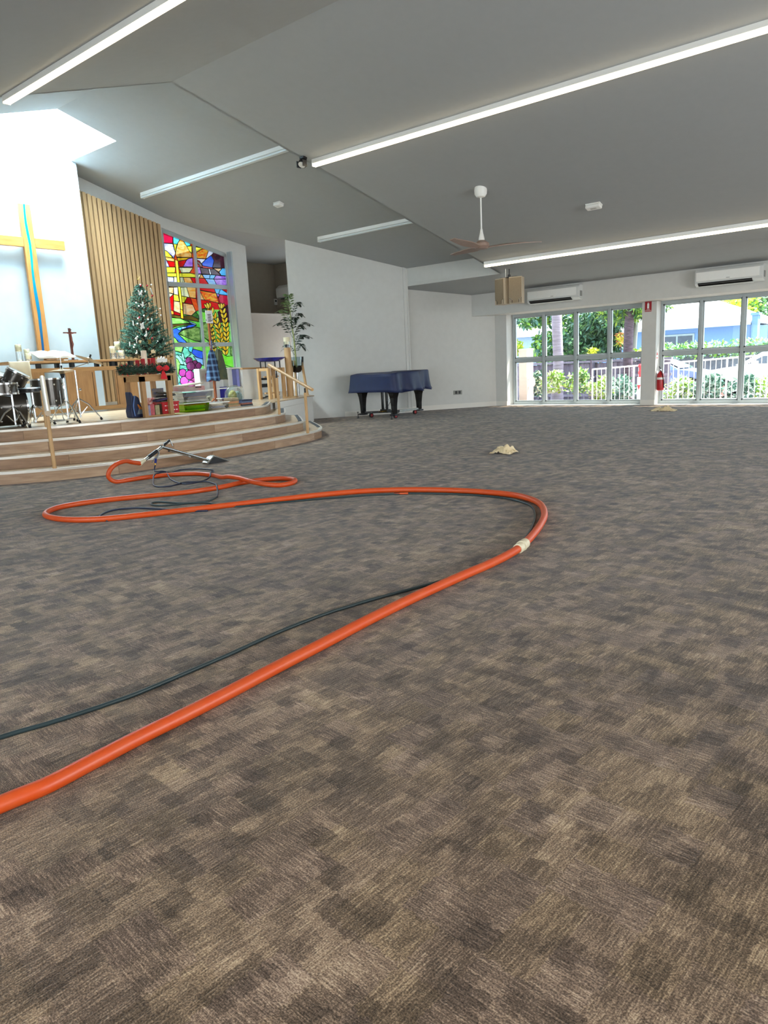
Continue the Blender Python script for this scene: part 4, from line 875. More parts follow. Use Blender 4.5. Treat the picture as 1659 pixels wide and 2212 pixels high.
for (a, b) in ((-.56, -.08), (.56, -.08), (-.1, 1.32)):
    e = PP(a, b, .10); MB().slab([hub+(e-hub).cross(Vector((0, 0, 1))).normalized()*.028, hub-(e-hub).cross(Vector((0, 0, 1))).normalized()*.028, e-(e-hub).cross(Vector((0, 0, 1))).normalized()*.028, e+(e-hub).cross(Vector((0, 0, 1))).normalized()*.028], (0, 0, .05)).build('arm', BLACK if b < 0 else STEEL, dl)
    MB().box((e.x, e.y, .0925), (.15, .15, .035)).build('leg_cup', BLACK, dl)
    q = e.lerp(hub, .22); ax = pu
    for s_ in ((1,) if b > 0 else (1,)):
        cc = Vector((q.x, q.y, .055)); wh = MB().cyl(cc-ax*.018, cc+ax*.018, .055, n=20).build('castor', RUBBER, dl, smooth=True)
        MB().cyl(cc-ax*.021, cc+ax*.021, .034, n=16).build('hub', RED, wh); MB().cyl(cc-ax*.024, cc+ax*.024, .012, n=10).build('axle', CHROME, wh)
        MB().box((q.x, q.y, .12), (.06, .05, .02)).build('fork', CHROME, wh)
    if b < 0:
        j = PP(a*1.09, b-.13, 0); jk = MB().cyl((j.x, j.y, 0), (j.x, j.y, .02), .028).cyl((j.x, j.y, .02), (j.x, j.y, .14), .009).cyl((j.x, j.y, .14), (j.x, j.y, .155), .025).build('jack', BLACK, dl)
        MB().cyl((j.x, j.y, .09), (e.x, e.y, .09), .012).build('jack_arm', BLACK, jk)

# ------------------------------------------------------------------ hoses, wand, rags
HOSE = [(-2.087, 0.633), (-2.077, 0.704), (-2.062, 0.831), (-2.074, 0.985), (-2.088, 1.157), (-2.095, 1.345), (-2.109, 1.563), (-2.131, 1.818), (-2.15, 2.107), (-2.177, 2.449), (-2.194, 2.838), (-2.195, 3.271), (-2.19, 3.599), (-2.214, 3.904), (-2.279, 4.187), (-2.398, 4.561), (-2.548, 4.931), (-2.759, 5.276), (-2.974, 5.47), (-3.247, 5.58), (-3.709, 5.566), (-4.161, 5.43), (-4.534, 5.203), (-4.82, 4.857), (-5.173, 4.232), (-5.504, 3.615), (-5.793, 3.146), (-6.105, 2.959), (-6.483, 2.965), (-6.73, 3.154), (-6.778, 3.387), (-6.68, 3.711), (-6.47, 4.04), (-6.30, 4.3), (-6.22, 4.547), (-6.2, 4.75), (-6.22, 5.0), (-6.16, 5.24), (-6.014, 5.40), (-5.80, 5.401), (-5.66, 5.23), (-5.69, 5.06), (-5.925, 4.985), (-6.28, 5.03), (-6.5, 5.05), (-6.68, 5.1), (-7.03, 5.25), (-7.36, 5.25), (-7.62, 5.06), (-7.74, 4.78), (-7.76, 4.58), (-7.80, 4.43)]
pts = []
for i, p in enumerate(HOSE):
    z = .026
    if i in (43, 44): z = .07
    if i in (42, 45): z = .045
    pts.append((p[0], p[1], z))
pts = [(-2.30, -1.2, .026), (-2.18, -.4, .026), (-2.12, .2, .026)]+pts[1:]
pts += [(-7.815, 4.36, .09), (-7.80, 4.38, .17), (-7.80, 4.47, .228), (-7.82, 4.60, .243), (-7.845, 4.71, .212), (-7.868, 4.82, .185)]
cpt = catmull(pts, 8)
oh = MB().tube(cpt, .0258, 16).build('vacuum_hose', ORANGE, smooth=True, loc=(0, 0, 0))
tag(oh, 'thick orange vacuum hose looping across the carpet', 'hose')
# ribs: fine annular relief as real bump in the material
cj = Vector((-2.345, 4.40, .027)); cd = Vector((-.16, .50, 0)).normalized(); cj = at(1139, 1178, 2, .03); cd = Vector((-.26, .965, 0)).normalized()
k = min(range(len(cpt)), key=lambda i: (cpt[i]-cj).length); cj = cpt[k]; cd = (cpt[k+1]-cpt[k-1]).normalized()
CUFF = mat('cream_plastic', '#d9cfb2', .5, var=.04)
hc = MB().lathe(cj-cd*.085, [(.028, 0), (.033, .004), (.033, .055), (.0275, .06), (.0275, .07), (.036, .074), (.036, .10), (.0285, .104), (.0285, .112), (.033, .116), (.033, .165), (.028, .17)], 18, ax=cd).build('hose_connector', CUFF, smooth=True)
tag(hc, 'cream ribbed connector joining two lengths of orange hose', 'hose connector')
CORD = [(-3.1, -1.2), (-2.85, -.3), (-2.60, .5), (-2.529, 0.893), (-2.489, 1.036), (-2.457, 1.194), (-2.448, 1.25), (-2.434, 1.372), (-2.436, 1.586), (-2.442, 1.829), (-2.46, 2.122), (-2.448, 2.417), (-2.42, 2.58), (-2.396, 2.704), (-2.32, 2.987), (-2.24, 3.294), (-2.225, 3.559), (-2.24, 3.784), (-2.262, 3.989), (-2.36, 4.299), (-2.475, 4.60), (-2.636, 4.95), (-2.82, 5.24), (-3.001, 5.39), (-3.279, 5.49), (-3.665, 5.48), (-4.094, 5.34), (-4.202, 5.27), (-4.43, 5.09), (-4.72, 4.77), (-5.01, 4.40), (-5.2, 4.12), (-5.476, 4.10), (-5.719, 4.078), (-5.912, 3.84), (-6.057, 3.79), (-6.171, 3.857), (-6.136, 3.924), (-5.866, 3.98), (-5.708, 4.153), (-5.814, 4.362)]
nv = MB().tube(catmull([(*p, .009) for p in CORD], 6), .0085, 10).build('solution_hose', NAVYH, smooth=True, loc=(0, 0, 0))
tag(nv, 'thin dark teal hose running beside the orange hose', 'hose')
C2 = [(-5.814, 4.362, .009), (-5.98, 4.5, .02), (-6.12, 4.6, .058), (-6.24, 4.68, .062), (-6.42, 4.82, .02), (-6.581, 4.907, .008), (-6.82, 4.96, .008), (-6.90, 4.75, .008), (-7.3, 4.86, .008), (-7.55, 4.98, .03), (-7.74, 5.07, .052), (-7.70, 4.9, .05), (-7.5, 4.74, .02), (-7.1, 4.50, .008), (-6.93, 4.575, .008), (-6.975, 4.808, .012), (-6.85, 4.95, .012), (-6.93, 5.12, .03), (-7.06, 5.24, .062), (-7.25, 5.42, .03), (-7.55, 5.63, .008), (-7.85, 5.62, .008), (-8.0, 5.46, .008), (-7.84, 5.24, .02), (-7.75, 5.14, .03), (-7.72, 5.02, .07), (-7.86, 5.01, .06), (-7.905, 5.03, .09), (-7.918, 5.055, .13)]
lh = MB().tube(catmull(C2, 7), .0085, 10).build('solution_hose', mat('navy_hose', '#1a2440', .4, var=.08), smooth=True, loc=(0, 0, 0))
tag(lh, 'thin navy hose in loose coils below the cleaning wand', 'hose')
C3 = [(-5.30, 3.86, .009), (-5.45, 3.77, .009), (-5.733, 3.712, .009), (-6.048, 3.634, .009), (-6.184, 3.494, .009), (-6.157, 3.371, .009), (-6.049, 3.25, .009), (-5.9, 3.17, .009), (-5.76, 3.15, .009)]
l3 = MB().tube(catmull(C3, 7), .0085, 10).build('solution_hose', mat('navy_hose', '#1a2440', .4), smooth=True, loc=(0, 0, 0))
tag(l3, 'short loop of thin navy hose inside the orange hose bend', 'hose')
cf = thing('hose_coupling', (-4.20, 5.27, .006), 'small copper coupling in the thin hose beside the orange hose', 'hose coupling')
dcf = Vector((-.9, -.55, 0)).normalized()
MB().cyl(Vector((-4.20, 5.27, .0125))-dcf*.06, Vector((-4.20, 5.27, .0125))+dcf*.02, .012, n=10).build('collar', mat('copper', '#b4502c', .35, metal=.7), cf)
MB().cyl(Vector((-4.20, 5.27, .0125))+dcf*.02, Vector((-4.20, 5.27, .0125))+dcf*.075, .010, n=10).build('ferrule', mat('rust', '#8c3418', .5, metal=.4), cf)

wd = thing('cleaning_wand', (-8.0, 5.4, 0), 'steel carpet cleaning wand with black grips propped on its head', 'cleaning wand')
a0 = Vector((-7.868, 4.82, .185)); b0 = Vector((-7.95, 5.20, .338)); h0 = Vector((-8.128, 6.03, .052))
wp = [a0+(b0-a0)*.12, b0-(b0-a0)*.10, b0, b0+(h0-b0)*.05, h0-(h0-b0)*.04, h0, h0+Vector((-.005, .035, .012)), h0+Vector((-.012, .085, .05))]
MB().tube(catmull(wp, 5), .019, 14).build('tube', STEEL, wd, smooth=True)
MB().cyl(a0-(b0-a0)*.03, a0+(b0-a0)*.2, .029, .021, 14).build('cuff', CUFF, wd, smooth=True)
MB().cyl(a0.lerp(b0, .36), a0.lerp(b0, .74), .0245, n=14).build('grip', BLACK, wd, smooth=True)
hl = MB().tube([b0+Vector((-.008, .03, .0)), b0+Vector((-.004, .03, .045)), Vector((-7.985, 5.345, .41))], .006, 8).tube([Vector((-7.985, 5.345, .41)), Vector((-7.985, 5.375, .33))], .006, 8).build('handle_frame', STEEL, wd)
MB().cyl(Vector((-7.958, 5.235, .355)), Vector((-7.982, 5.335, .405)), .0165, n=12).build('grip', BLACK, wd, smooth=True)
# head: folded steel wedge
hd = MB(); t = Vector((-8.15, 6.10, 0)); u = Vector((1, .0, 0)).normalized(); hw = .055
L_ = [(.0, -.13, .008), (0, .24, .0), (0, .245, .012), (0, .0, .115), (0, -.04, .10), (0, -.14, .03)]
hd.slab([Vector((t.x-hw, t.y+q[1], q[2])) for q in L_], (2*hw, 0, 0))
hd.build('head', STEEL, wd, bevel=.004)
MB().slab([Vector((t.x+hw+.002, t.y-.12, .012)), Vector((t.x+hw+.002, t.y+.22, .006)), Vector((t.x+hw+.002, t.y+.0, .095)), Vector((t.x+hw+.002, t.y-.035, .085))], (.003, 0, 0)).build('head_cheek', BLACK, wd)
jt = MB().tube([h0+(b0-h0)*.9+Vector((.0, 0, -.028)), h0+(b0-h0)*.08+Vector((0, 0, -.026)), Vector((-8.13, 6.05, .03))], .0045, 8); jt.build('solution_tube', STEEL, wd)
vl = MB().cyl((-7.918, 5.055, .13), (-7.918, 5.055, .155), .010, n=10).build('coupling', mat('brass', '#c9a04c', .25, metal=1), wd)
MB().cyl((-7.919, 5.06, .155), (-7.921, 5.075, .205), .015, n=12).build('coupling', mat('blue_anodised', '#23307c', .3, metal=.5), wd)
MB().tube([(-7.921, 5.075, .205), (-7.93, 5.12, .245), (-7.935, 5.14, .285)], .011, 10).build('valve', CHROME, wd); MB().tube([(-7.93, 5.125, .255), (-7.92, 5.06, .22), (-7.905, 5.005, .17)], .006, 8).build('trigger', CHROME, wd)
for q in (.12, .55): MB().sphere(b0.lerp(h0, q)+Vector((.01, 0, -.03)), .011).build('tube_clip', BLACK if q < .3 else CHROME, wd)

def rag(name, c, rx, ry, h, seed, lab):
    m = MB(); n = 34; vs = []
    for j in range(n+1):
        for i in range(n+1):
            u = i/n*2-1; v = j/n*2-1; r = math.sqrt(u*u+v*v)
            k = noise.noise(Vector((u*2.3+seed, v*2.3, seed))); k2 = abs(noise.noise(Vector((u*4.1, v*4.1+seed, 2*seed))))
            prof = max(0, 1-r**1.6*.9)
            z = .006+h*prof*(.55+.8*k)+.35*h*k2*(r < 1.25)
            ed = 1+.22*noise.noise(Vector((math.atan2(v, u)*1.6, seed, 0)))
            vs.append((c[0]+u*rx*ed*(1-.15*abs(v)), c[1]+v*ry*ed*(1-.15*abs(u)), max(.004, z)))
    fs = [(j*(n+1)+i, j*(n+1)+i+1, (j+1)*(n+1)+i+1, (j+1)*(n+1)+i) for j in range(n) for i in range(n)]
    o = m.add(vs, fs).build(name, mat('rag_cotton', '#e3d2b0', .9, var=.08, vscale=12, col2='#cfbb94'), smooth=True); sm = o.modifiers.new('s', 'SOLIDIFY'); sm.thickness = .004
    tag(o, lab, 'rag')
rag('rag', (-4.86, 8.30), .17, .15, .13, 3.1, 'crumpled cream rag in the middle of the carpet')
rag('rag', (-5.20, 15.4), .27, .16, .09, 8.4, 'crumpled beige rag by the sunlit window sill')

# ------------------------------------------------------------------ things on and over the stage
SZ = .60
# big wall cross
cr_ = thing('wall_cross', (-14.45, 6.97, 1.77), 'large maple cross with blue resin river on the plaster wall', 'cross')
MB().bb((-14.37, 6.865, 1.77), (-14.30, 7.08, 4.50)).build('upright', CROSSW, cr_, bevel=.004)
for a, b in ((6.27, 6.863), (7.082, 7.67)): MB().bb((-14.37, a, 3.725), (-14.302, b, 3.90)).build('arm', mat('cross_maple_across', '#bd8a4c', .45, stretch=(3, .6, 3), vscale=6, col2='#a8743a', detail=6), cr_, bevel=.004)
for z in (2.2, 4.0): MB().bb((-14.45, 6.93, z), (-14.37, 7.01, z+.08)).build('spacer', WHITE, cr_)
RV = [(228, 272, 9), (232, 340, 9), (243, 440, 11), (262, 540, 12), (283, 640, 11), (297, 760, 11), (306, 880, 10), (318, 980, 11), (334, 1090, 14), (352, 1190, 15), (370, 1300, 14), (383, 1420, 13), (397, 1540, 11), (411, 1668, 10)]
m = bpy.data.materials.new('blue_resin'); m.use_nodes = True; nt = m.node_tree; b = nt.nodes['Principled BSDF']; b.inputs['Roughness'].default_value = .15
tc = nt.nodes.new('ShaderNodeTexCoord'); sx = nt.nodes.new('ShaderNodeSeparateXYZ'); mr = nt.nodes.new('ShaderNodeMapRange'); mr.inputs[1].default_value = 0; mr.inputs[2].default_value = 2.7; rp = nt.nodes.new('ShaderNodeValToRGB')
nt.links.new(tc.outputs['Object'], sx.inputs[0]); nt.links.new(sx.outputs[2], mr.inputs[0]); nt.links.new(mr.outputs[0], rp.inputs[0]); nt.links.new(rp.outputs[0], b.inputs['Base Color'])
rp.color_ramp.elements[0].color = (*S('#0c4a86'), 1); rp.color_ramp.elements[1].color = (*S('#1cb0c8'), 1)
rc = [X(p[0]/4.366, 380+p[1]/4.366, -14.295) for p in RV]; rw_ = [p[2]*.0021 for p in RV]
q = MB(); vs = []
for p, h in zip(rc, rw_): vs += [(-14.296, p.y-h, p.z), (-14.296, p.y+h, p.z), (-14.304, p.y+h, p.z), (-14.304, p.y-h, p.z)]
for k in range(4): vs[k] = (vs[k][0], vs[k][1], 4.498)
for k in range(-4, 0): vs[k] = (vs[k][0], vs[k][1], 1.772)
q.add(vs, [(i*4+j, i*4+(j+1) % 4, i*4+4+(j+1) % 4, i*4+4+j) for i in range(len(RV)-1) for j in range(4)]).build('river_inlay', m, cr_)

# altar table
AX = -13.2; AXB = -13.95
ya = X(20, 787, AX).y; yb = X(374, 775, AX).y; zt = X(200, 777, AX).z
al = thing('altar_table', (AX-.35, (ya+yb)/2, SZ), 'long oak altar table with open panelled front under the cross', 'altar')
MB().bb((AX, ya, zt-.04), (AXB, yb, zt)).build('table_top', OAKH, al, bevel=.004)
def yy(px, py): return X(px, py, AX).y
zr = zt-.045-.085
MB().bb((AX-.03, yy(66, 800), zr-.07), (AXB+.03, yb-.03, zr)).build('top_rail', OAKH, al)
for px in (87, 247, 287, 160):
    y = yy(px, 785); MB().bb((AX-.04, y-.03, zr), (AX-.14, y+.03, zt-.04)).build('spacer_block', BLACK, al); MB().bb((AXB+.14, y-.03, zr), (AXB+.04, y+.03, zt-.04)).build('spacer_block', BLACK, al)
zb = SZ+.09
for a, b in ((yy(66, 800), yy(97, 800)), (yy(143, 800), yy(206, 796)), (yy(249, 796), yy(296, 796))):
    MB().bb((AX-.035, a, zb), (AX-.075, b, zr-.07)).build('front_panel', OAK, al)
for a in (yy(200, 796), yy(250, 796)+.02):
    MB().bb((AX-.030, a-.006, zb+.02), (AX-.036, a+.006, zr-.1)).build('panel_groove', mat('groove', '#5e4228', .7), al)
MB().bb((AX-.03, yy(66, 800), SZ+.03), (AX-.11, yb-.03, zb+.015)).build('bottom_rail', OAKH, al)
for y in (yy(66, 800), yb-.13): MB().bb((AX-.05, y, SZ), (AXB+.05, y+.1, SZ+.05)).build('foot', OAK, al)
wp_ = MB().bb((-14.25, X(297, 840, -14.25).y, SZ), (-14.28, X(370, 840, -14.25).y, 1.42)).build('white_screen', mat('screen_white', '#dfe3e4', .6, var=.02)); tag(wp_, 'plain white board standing behind the right end of altar', 'board')
# cloth over the left end
y0, y1 = ya-.012, yy(64, 786)
m = MB(); vs = []; n = 12; pr = [(AXB-.005, zt+.004), (AX+.002, zt+.006), (AX+.012, zt-.01), (AX+.012, zt-.2), (AX+.014, zt-.385)]
for i in range(n+1):
    y = y0+(y1-y0)*i/n
    for (x, z) in pr: vs.append((x+(.004*math.sin(i*1.1) if z < zt-.1 else 0), y+(.015 if z < zt-.3 else 0), z))
m.add(vs, [(i*5+j, i*5+j+1, i*5+j+6, i*5+j+5) for i in range(n) for j in range(4)])
o = m.build('altar_cloth', mat('linen', '#c9bda2', .85, var=.04), smooth=True); o.modifiers.new('s', 'SOLIDIFY').thickness = .003
tag(o, 'beige cloth hanging over the left end of the altar', 'cloth')

# candles in glass cylinders
def candle(px, pbot, ptop, wpx, frac, x, lab, group=None, wax=WAX):
    c = X(px, pbot, x); top = X(px, ptop, x).z; r = wpx*.5*abs(X(px+1, pbot, x).y-c.y); z0 = zt+.001
    t = thing('glass_candle', (x, c.y, z0), lab, 'candle', group); H_ = top-z0
    zc = z0+H_*(1-frac)
    MB().lathe((x, c.y, z0), [(r, 0), (r, H_*.97), (r*.93, H_*.97), (r*.93, .012), (0, .012)], 18).build('glass_cylinder', PGLASS, t, smooth=True)
    wx_ = MB().lathe((x, c.y, zc), [(r*.8, 0), (r*.9, .01), (r*.9, H_*frac-.01), (r*.8, H_*frac), (r*.2, H_*frac-.008)], 18).build('wax_pillar', wax, t, smooth=True)
    MB().cyl((x, c.y, top-.01), (x, c.y, top+.015), .002, n=6).build('wick', BLACK, wx_)
    MB().lathe((x, c.y, z0+.012), [(r*.6, 0), (r*.7, .02), (r*.3, .03)], 14).build('glass_insert', SKIN, t, smooth=True)
candle(43.5, 781, 744, 14, .4, -13.45, 'tall candle in clear glass cylinder at the left end of altar')
candle(61, 781, 754, 13, .55, -13.55, 'glass cylinder candle second from left on the altar, behind a shorter one')
candle(63, 781, 763, 13.5, .7, -13.38, 'shortest candle on left half of the altar, in front of another')
candle(246, 776, 748, 13, .5, -13.42, 'glass candle left of its trio beside the Christmas tree')
candle(257, 776, 738, 13, .42, -13.6, 'tallest glass candle of the trio beside the Christmas tree')
candle(263.5, 776, 757, 13, .6, -13.36, 'shortest glass candle of the trio, nearest the Christmas tree')

# standing crucifix
c = X(158, 777, -13.5); c.z = zt
cz = thing('crucifix', c, 'brown standing crucifix with small figure on the altar', 'crucifix')
CW = mat('crucifix_wood', '#5e342c', .5, var=.1)
MB().bb((c.x-.05, c.y-.075, zt), (c.x+.05, c.y+.075, zt+.02)).build('foot', CW, cz)
zt2 = X(151, 709, -13.5).z; MB().bb((c.x-.014, c.y-.02, zt+.02), (c.x+.014, c.y+.02, zt2)).build('upright', CW, cz)
zx = X(151, 719, -13.5).z; MB().bb((c.x-.012, c.y-.125, zx-.01), (c.x+.016, c.y+.125, zx+.012)).build('crossbar', CW, cz)
MB().bb((c.x+.014, c.y-.03, zt2-.045), (c.x+.018, c.y+.03, zt2-.02)).build('title_plate', CW, cz)
fx = c.x+.028; fg = MB()
fg.tube([(fx, c.y, zx-.015), (fx+.004, c.y+.004, zx-.09), (fx, c.y+.008, zx-.15)], [.014, .016, .015], 8)
fg.sphere((fx+.008, c.y+.008, zx+.012), .013)
for s_ in (-1, 1): fg.tube([(fx, c.y+s_*.01, zx-.02), (fx, c.y+s_*.055, zx-.012), (fx-.004, c.y+s_*.105, zx+.005)], [.007, .006, .005], 6)
for s_ in (-1, 1): fg.tube([(fx, c.y+.008+s_*.007, zx-.15), (fx+.018, c.y+.018+s_*.004, zx-.21), (fx, c.y+.006, zx-.29)], [.010, .008, .005], 6)
fg.build('figure', mat('bronze_figure', '#7d4436', .35, metal=.5), cz, smooth=True)

# open missal on a stand
c = X(118, 778, -13.35); bk = thing('open_book', (c.x, c.y, zt), 'large open white book on a slanted stand on the altar', 'book')
for s_ in (-1, 1):
    m = MB(); vs = []; n = 8
    for i in range(n+1):
        t = i/n; y = c.y+s_*t*.33; h = .02+.035*math.sin(min(1, t*1.4)*PI)*.6
        for (dx, z) in ((.12, .05), (-.22, .16)): vs += [(c.x+dx, y+s_*.03*(z < .1), zt+z+h), (c.x+dx, y, zt+z-.004)]
    m.add(vs, [q for i in range(n) for q in ((i*4, i*4+2, i*4+6, i*4+4), (i*4+1, i*4+3, i*4+7, i*4+5), (i*4, i*4+1, i*4+5, i*4+4), (i*4+2, i*4+3, i*4+7, i*4+6))]+[(0, 1, 3, 2), (n*4, n*4+1, n*4+3, n*4+2)]).build('page_block', mat('page', '#f2f3ee', .7, var=.02), bk)
MB().slab([(c.x+.13, c.y-.2, zt+.03), (c.x+.13, c.y+.2, zt+.03), (c.x-.2, c.y+.2, zt+.145), (c.x-.2, c.y-.2, zt+.145)], (0, 0, -.012)).build('book_rest', OAK, bk)
MB().bb((c.x-.17, c.y-.12, zt), (c.x-.15, c.y+.12, zt+.13)).bb((c.x-.17, c.y-.13, zt), (c.x+.1, c.y-.11, zt+.02)).bb((c.x-.17, c.y+.11, zt), (c.x+.1, c.y+.13, zt+.02)).build('stand_leg', OAK, bk)

# Christmas tree standing on the altar
TX = -13.55
ap = X(306, 604, TX); bs = X(320, 772, TX); ty = X(317, 772, TX).y; tzb = zt; tzt = ap.z
tr = thing('christmas_tree', (TX, ty, tzb), 'decorated green Christmas tree standing at the right end of altar', 'christmas tree')
Hh = tzt-tzb; RB = .5*abs(X(386, 765, TX).y-X(260, 765, TX).y)
MB().cyl((TX, ty, tzb), (TX, ty, tzt-.1), .022, .008, 8).build('trunk', mat('bark', '#3c2c1e', .9), tr)
MB().lathe((TX, ty, tzb), [(.16, 0), (.16, .02), (.04, .05)], 14).build('tree_foot', PINED, tr)
fol = MB(); fol2 = MB(); fol3 = MB(); rnd = random.Random(5)
def trad(t): return RB*(1-t)**.75*.90+.035
nb = 400
for i in range(nb):
    t = ((i+.5)/nb)**1.25; z = tzb+.05+(Hh-.10)*t*.97; a = i*2.39996; R = trad(t)*rnd.uniform(.78, 1.0)
    d = Vector((math.cos(a), math.sin(a), rnd.uniform(.05, .35))).normalized()
    L = R; base = Vector((TX, ty, z-.05)); 
    nt_ = max(4, int(L/.034))
    for k in range(nt_):
        s_ = (k+.5)/nt_; p = base+d*L*s_+Vector((0, 0, .04*s_*s_))
        if s_ < .35 and rnd.random() < .6: continue
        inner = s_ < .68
        for q in range(11 if s_ > .5 else 3):
            b_ = Vector((rnd.gauss(0, 1), rnd.gauss(0, 1), rnd.gauss(0, .9))); nd = (d*.55+b_.normalized()*1.0).normalized(); ln = rnd.uniform(.035, .065)
            sd2 = nd.cross(Vector((rnd.random(), rnd.random(), rnd.random()))).normalized()*.0062
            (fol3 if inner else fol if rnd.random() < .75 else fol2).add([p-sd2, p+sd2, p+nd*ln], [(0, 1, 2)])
for f_, mm in ((fol, PINE), (fol3, mat('pine_inner_shade', '#142c20', .8)), (fol2, mat('pine_tip', '#4c7868', .7, var=.15, vscale=20))): o = f_.build('needles', mm, tr); o['kind'] = 'stuff'  # shade inside the tree put into a darker needle colour
SILV = mat('gold_wire', '#c4a860', .4, metal=.6)
tt = thing('tree_topper', (TX, ty, tzt-.02), 'thin gold wire star topper on the Christmas tree', 'tree topper')
for k in range(6): MB().tube([(TX, ty, tzt-.02), (TX, ty+.055*math.cos(k*PI/5), tzt+.02+.06*math.sin(k*PI/5))], .0025, 5).build('wire_ray', SILV, tt)
MB().sphere((TX, ty, tzt), .012).build('bead', GOLD, tt)
OW = mat('ornament_white', '#f3f4f0', .4, var=.02); OC = mat('ornament_wood', '#dcc6a0', .5, var=.05)
def surf(px, py):
    "a point on the camera side of the tree where ornaments hang"
    p = X(px, py, TX); t = min(.97, max(0, (p.z-tzb)/Hh)); R = trad(t)*.97; dy = max(-.96, min(.96, (p.y-ty-0)/max(R, .05)))
    xo = R*math.sqrt(1-dy*dy)
    p = X(px, py, TX+xo+.01); return p
def flat(name, poly, p, s, mt, lab, cat, group=None, rot=0):
    m = MB(); q = [(x*math.cos(rot)-y*math.sin(rot), x*math.sin(rot)+y*math.cos(rot)) for x, y in poly]
    m.prism([(x*s, y*s) for x, y in q], .006, p, Vector((-.35, .94, 0)), (0, 0, 1), Vector((.94, .35, 0)))
    o = m.build(name, mt); tag(o, lab, cat, group); return o
BUT = [(0, -.25), (.12, .0), (.5, .55), (.75, .5), (.7, .1), (.45, -.1), (.55, -.5), (.3, -.6), (.08, -.3), (0, -.5), (-.08, -.3), (-.3, -.6), (-.55, -.5), (-.45, -.1), (-.7, .1), (-.75, .5), (-.5, .55), (-.12, .0)]
CRO = [(-.1, -.8), (.1, -.8), (.1, .0), (.5, .0), (.5, .2), (.1, .2), (.1, .6), (-.1, .6), (-.1, .2), (-.5, .2), (-.5, 0), (-.1, 0)]
ANG = [(-.5, -.6), (.5, -.6), (.2, .0), (.6, .3), (.2, .25), (.18, .55), (-.18, .55), (-.2, .25), (-.6, .3), (-.2, 0)]
CHI = [(-.08, -.7), (.08, -.7), (.08, -.2), (.5, -.6), (.6, -.5), (.15, 0), (.45, .35), (.35, .5), (.2, .7), (-.2, .7), (-.35, .5), (-.45, .35), (-.15, 0), (-.6, -.5), (-.5, -.6), (-.08, -.2)]
DOV = [(-.6, -.5), (-.1, -.55), (.3, -.3), (.5, .1), (.35, .3), (.4, .6), (.2, .75), (.05, .55), (.1, .1), (-.2, -.1), (-.6, -.2)]
BAR = [(-.2, -.8), (.2, -.8), (.2, .8), (-.2, .8)]
ANC = [(-.08, .7), (.08, .7), (.08, -.45), (.4, -.2), (.5, -.35), (0, -.75), (-.5, -.35), (-.4, -.2), (-.08, -.45)]
FLW = [(.9*math.cos(a*PI/4)*(.55+.45*(a % 2)), .9*math.sin(a*PI/4)*(.55+.45*(a % 2))) for a in range(8)]
CRN = [(-.8, -.45), (.7, -.45), (.8, .3), (.4, .05), (.15, .5), (-.15, .1), (-.45, .45), (-.6, .05), (-.9, .25)]
HRT = [(0, -.5), (.5, .1), (.4, .4), (0, .2), (-.4, .4), (-.5, .1)]
ORN = [('butterfly_ornament', BUT, 303, 632, .095, OW, 'large white butterfly ornament highest on the Christmas tree', 0), ('butterfly_ornament', BUT, 307.5, 658, .07, OW, 'white butterfly ornament in upper middle of the Christmas tree', .5),
 ('chi_rho_ornament', CHI, 323, 660, .085, OC, 'cream looped monogram ornament on the upper Christmas tree', 0), ('scroll_ornament', BAR, 327, 629, .08, OW, 'long white bar ornament high on the right of tree', .45),
 ('anchor_ornament', ANC, 338, 674, .075, OW, 'white anchor ornament on the right flank of tree', 0), ('bell_ornament', ANG, 327.5, 691, .06, OW, 'white bell ornament right of centre of the tree', .2),
 ('flower_ornament', FLW, 307, 704, .095, OW, 'large white flower ornament at centre of the tree', .2), ('dove_ornament', DOV, 315, 722, .09, OW, 'white dove ornament below the tree centre', 0),
 ('candle_ornament', BAR, 287.5, 698, .06, OW, 'white bar ornament on the left flank of tree', 0), ('cross_ornament', CRO, 349.5, 707, .06, OC, 'cream cross ornament on right flank of tree', 0),
 ('cross_ornament', CRO, 343, 717, .065, OW, 'small white cross ornament below the cream cross', .4), ('angel_ornament', ANG, 360, 726, .09, OC, 'cream angel ornament low at the right edge of tree', 0),
 ('scroll_ornament', BAR, 355, 737, .085, OW, 'white bar ornament low on the right of tree', .35), ('goblet_ornament', ANC, 294.5, 735, .08, OW, 'white goblet ornament low on the left of tree', 3.14),
 ('star_ornament', HRT, 303, 738, .07, OC, 'cream star ornament low left of tree centre', 0), ('nest_ornament', FLW, 323, 738, .07, mat('ornament_brass', '#8c7434', .5, metal=.4), 'brass round ornament low in the middle of the tree', 0),
 ('crown_ornament', CRN, 331, 759, .085, OC, 'cream crown ornament near the tree bottom', 0), ('butterfly_ornament', BUT, 368, 762, .085, OC, 'cream butterfly ornament at the lower right corner of tree', 0),
 ('figure_ornament', DOV, 294.5, 761, .06, OW, 'small white figure ornament near the tree bottom left', 0), ('leaf_ornament', BAR, 280, 743, .05, OW, 'small white leaf ornament at the left edge of tree', -.1)]
for nm, po, px, py, s_, mt, lab, rot in ORN: flat(nm, po, surf(px, py), s_, mt, lab, 'ornament', None, rot)
bw = bp_ = None
def balls(pts, mt, r, labs, grp, nm='bauble'):
    for (px, py), lab in zip(pts, labs):
        p = surf(px, py); o = MB().sphere(p, r, 12, 8).build(nm, mt, smooth=True); tag(o, lab, 'bauble', grp)
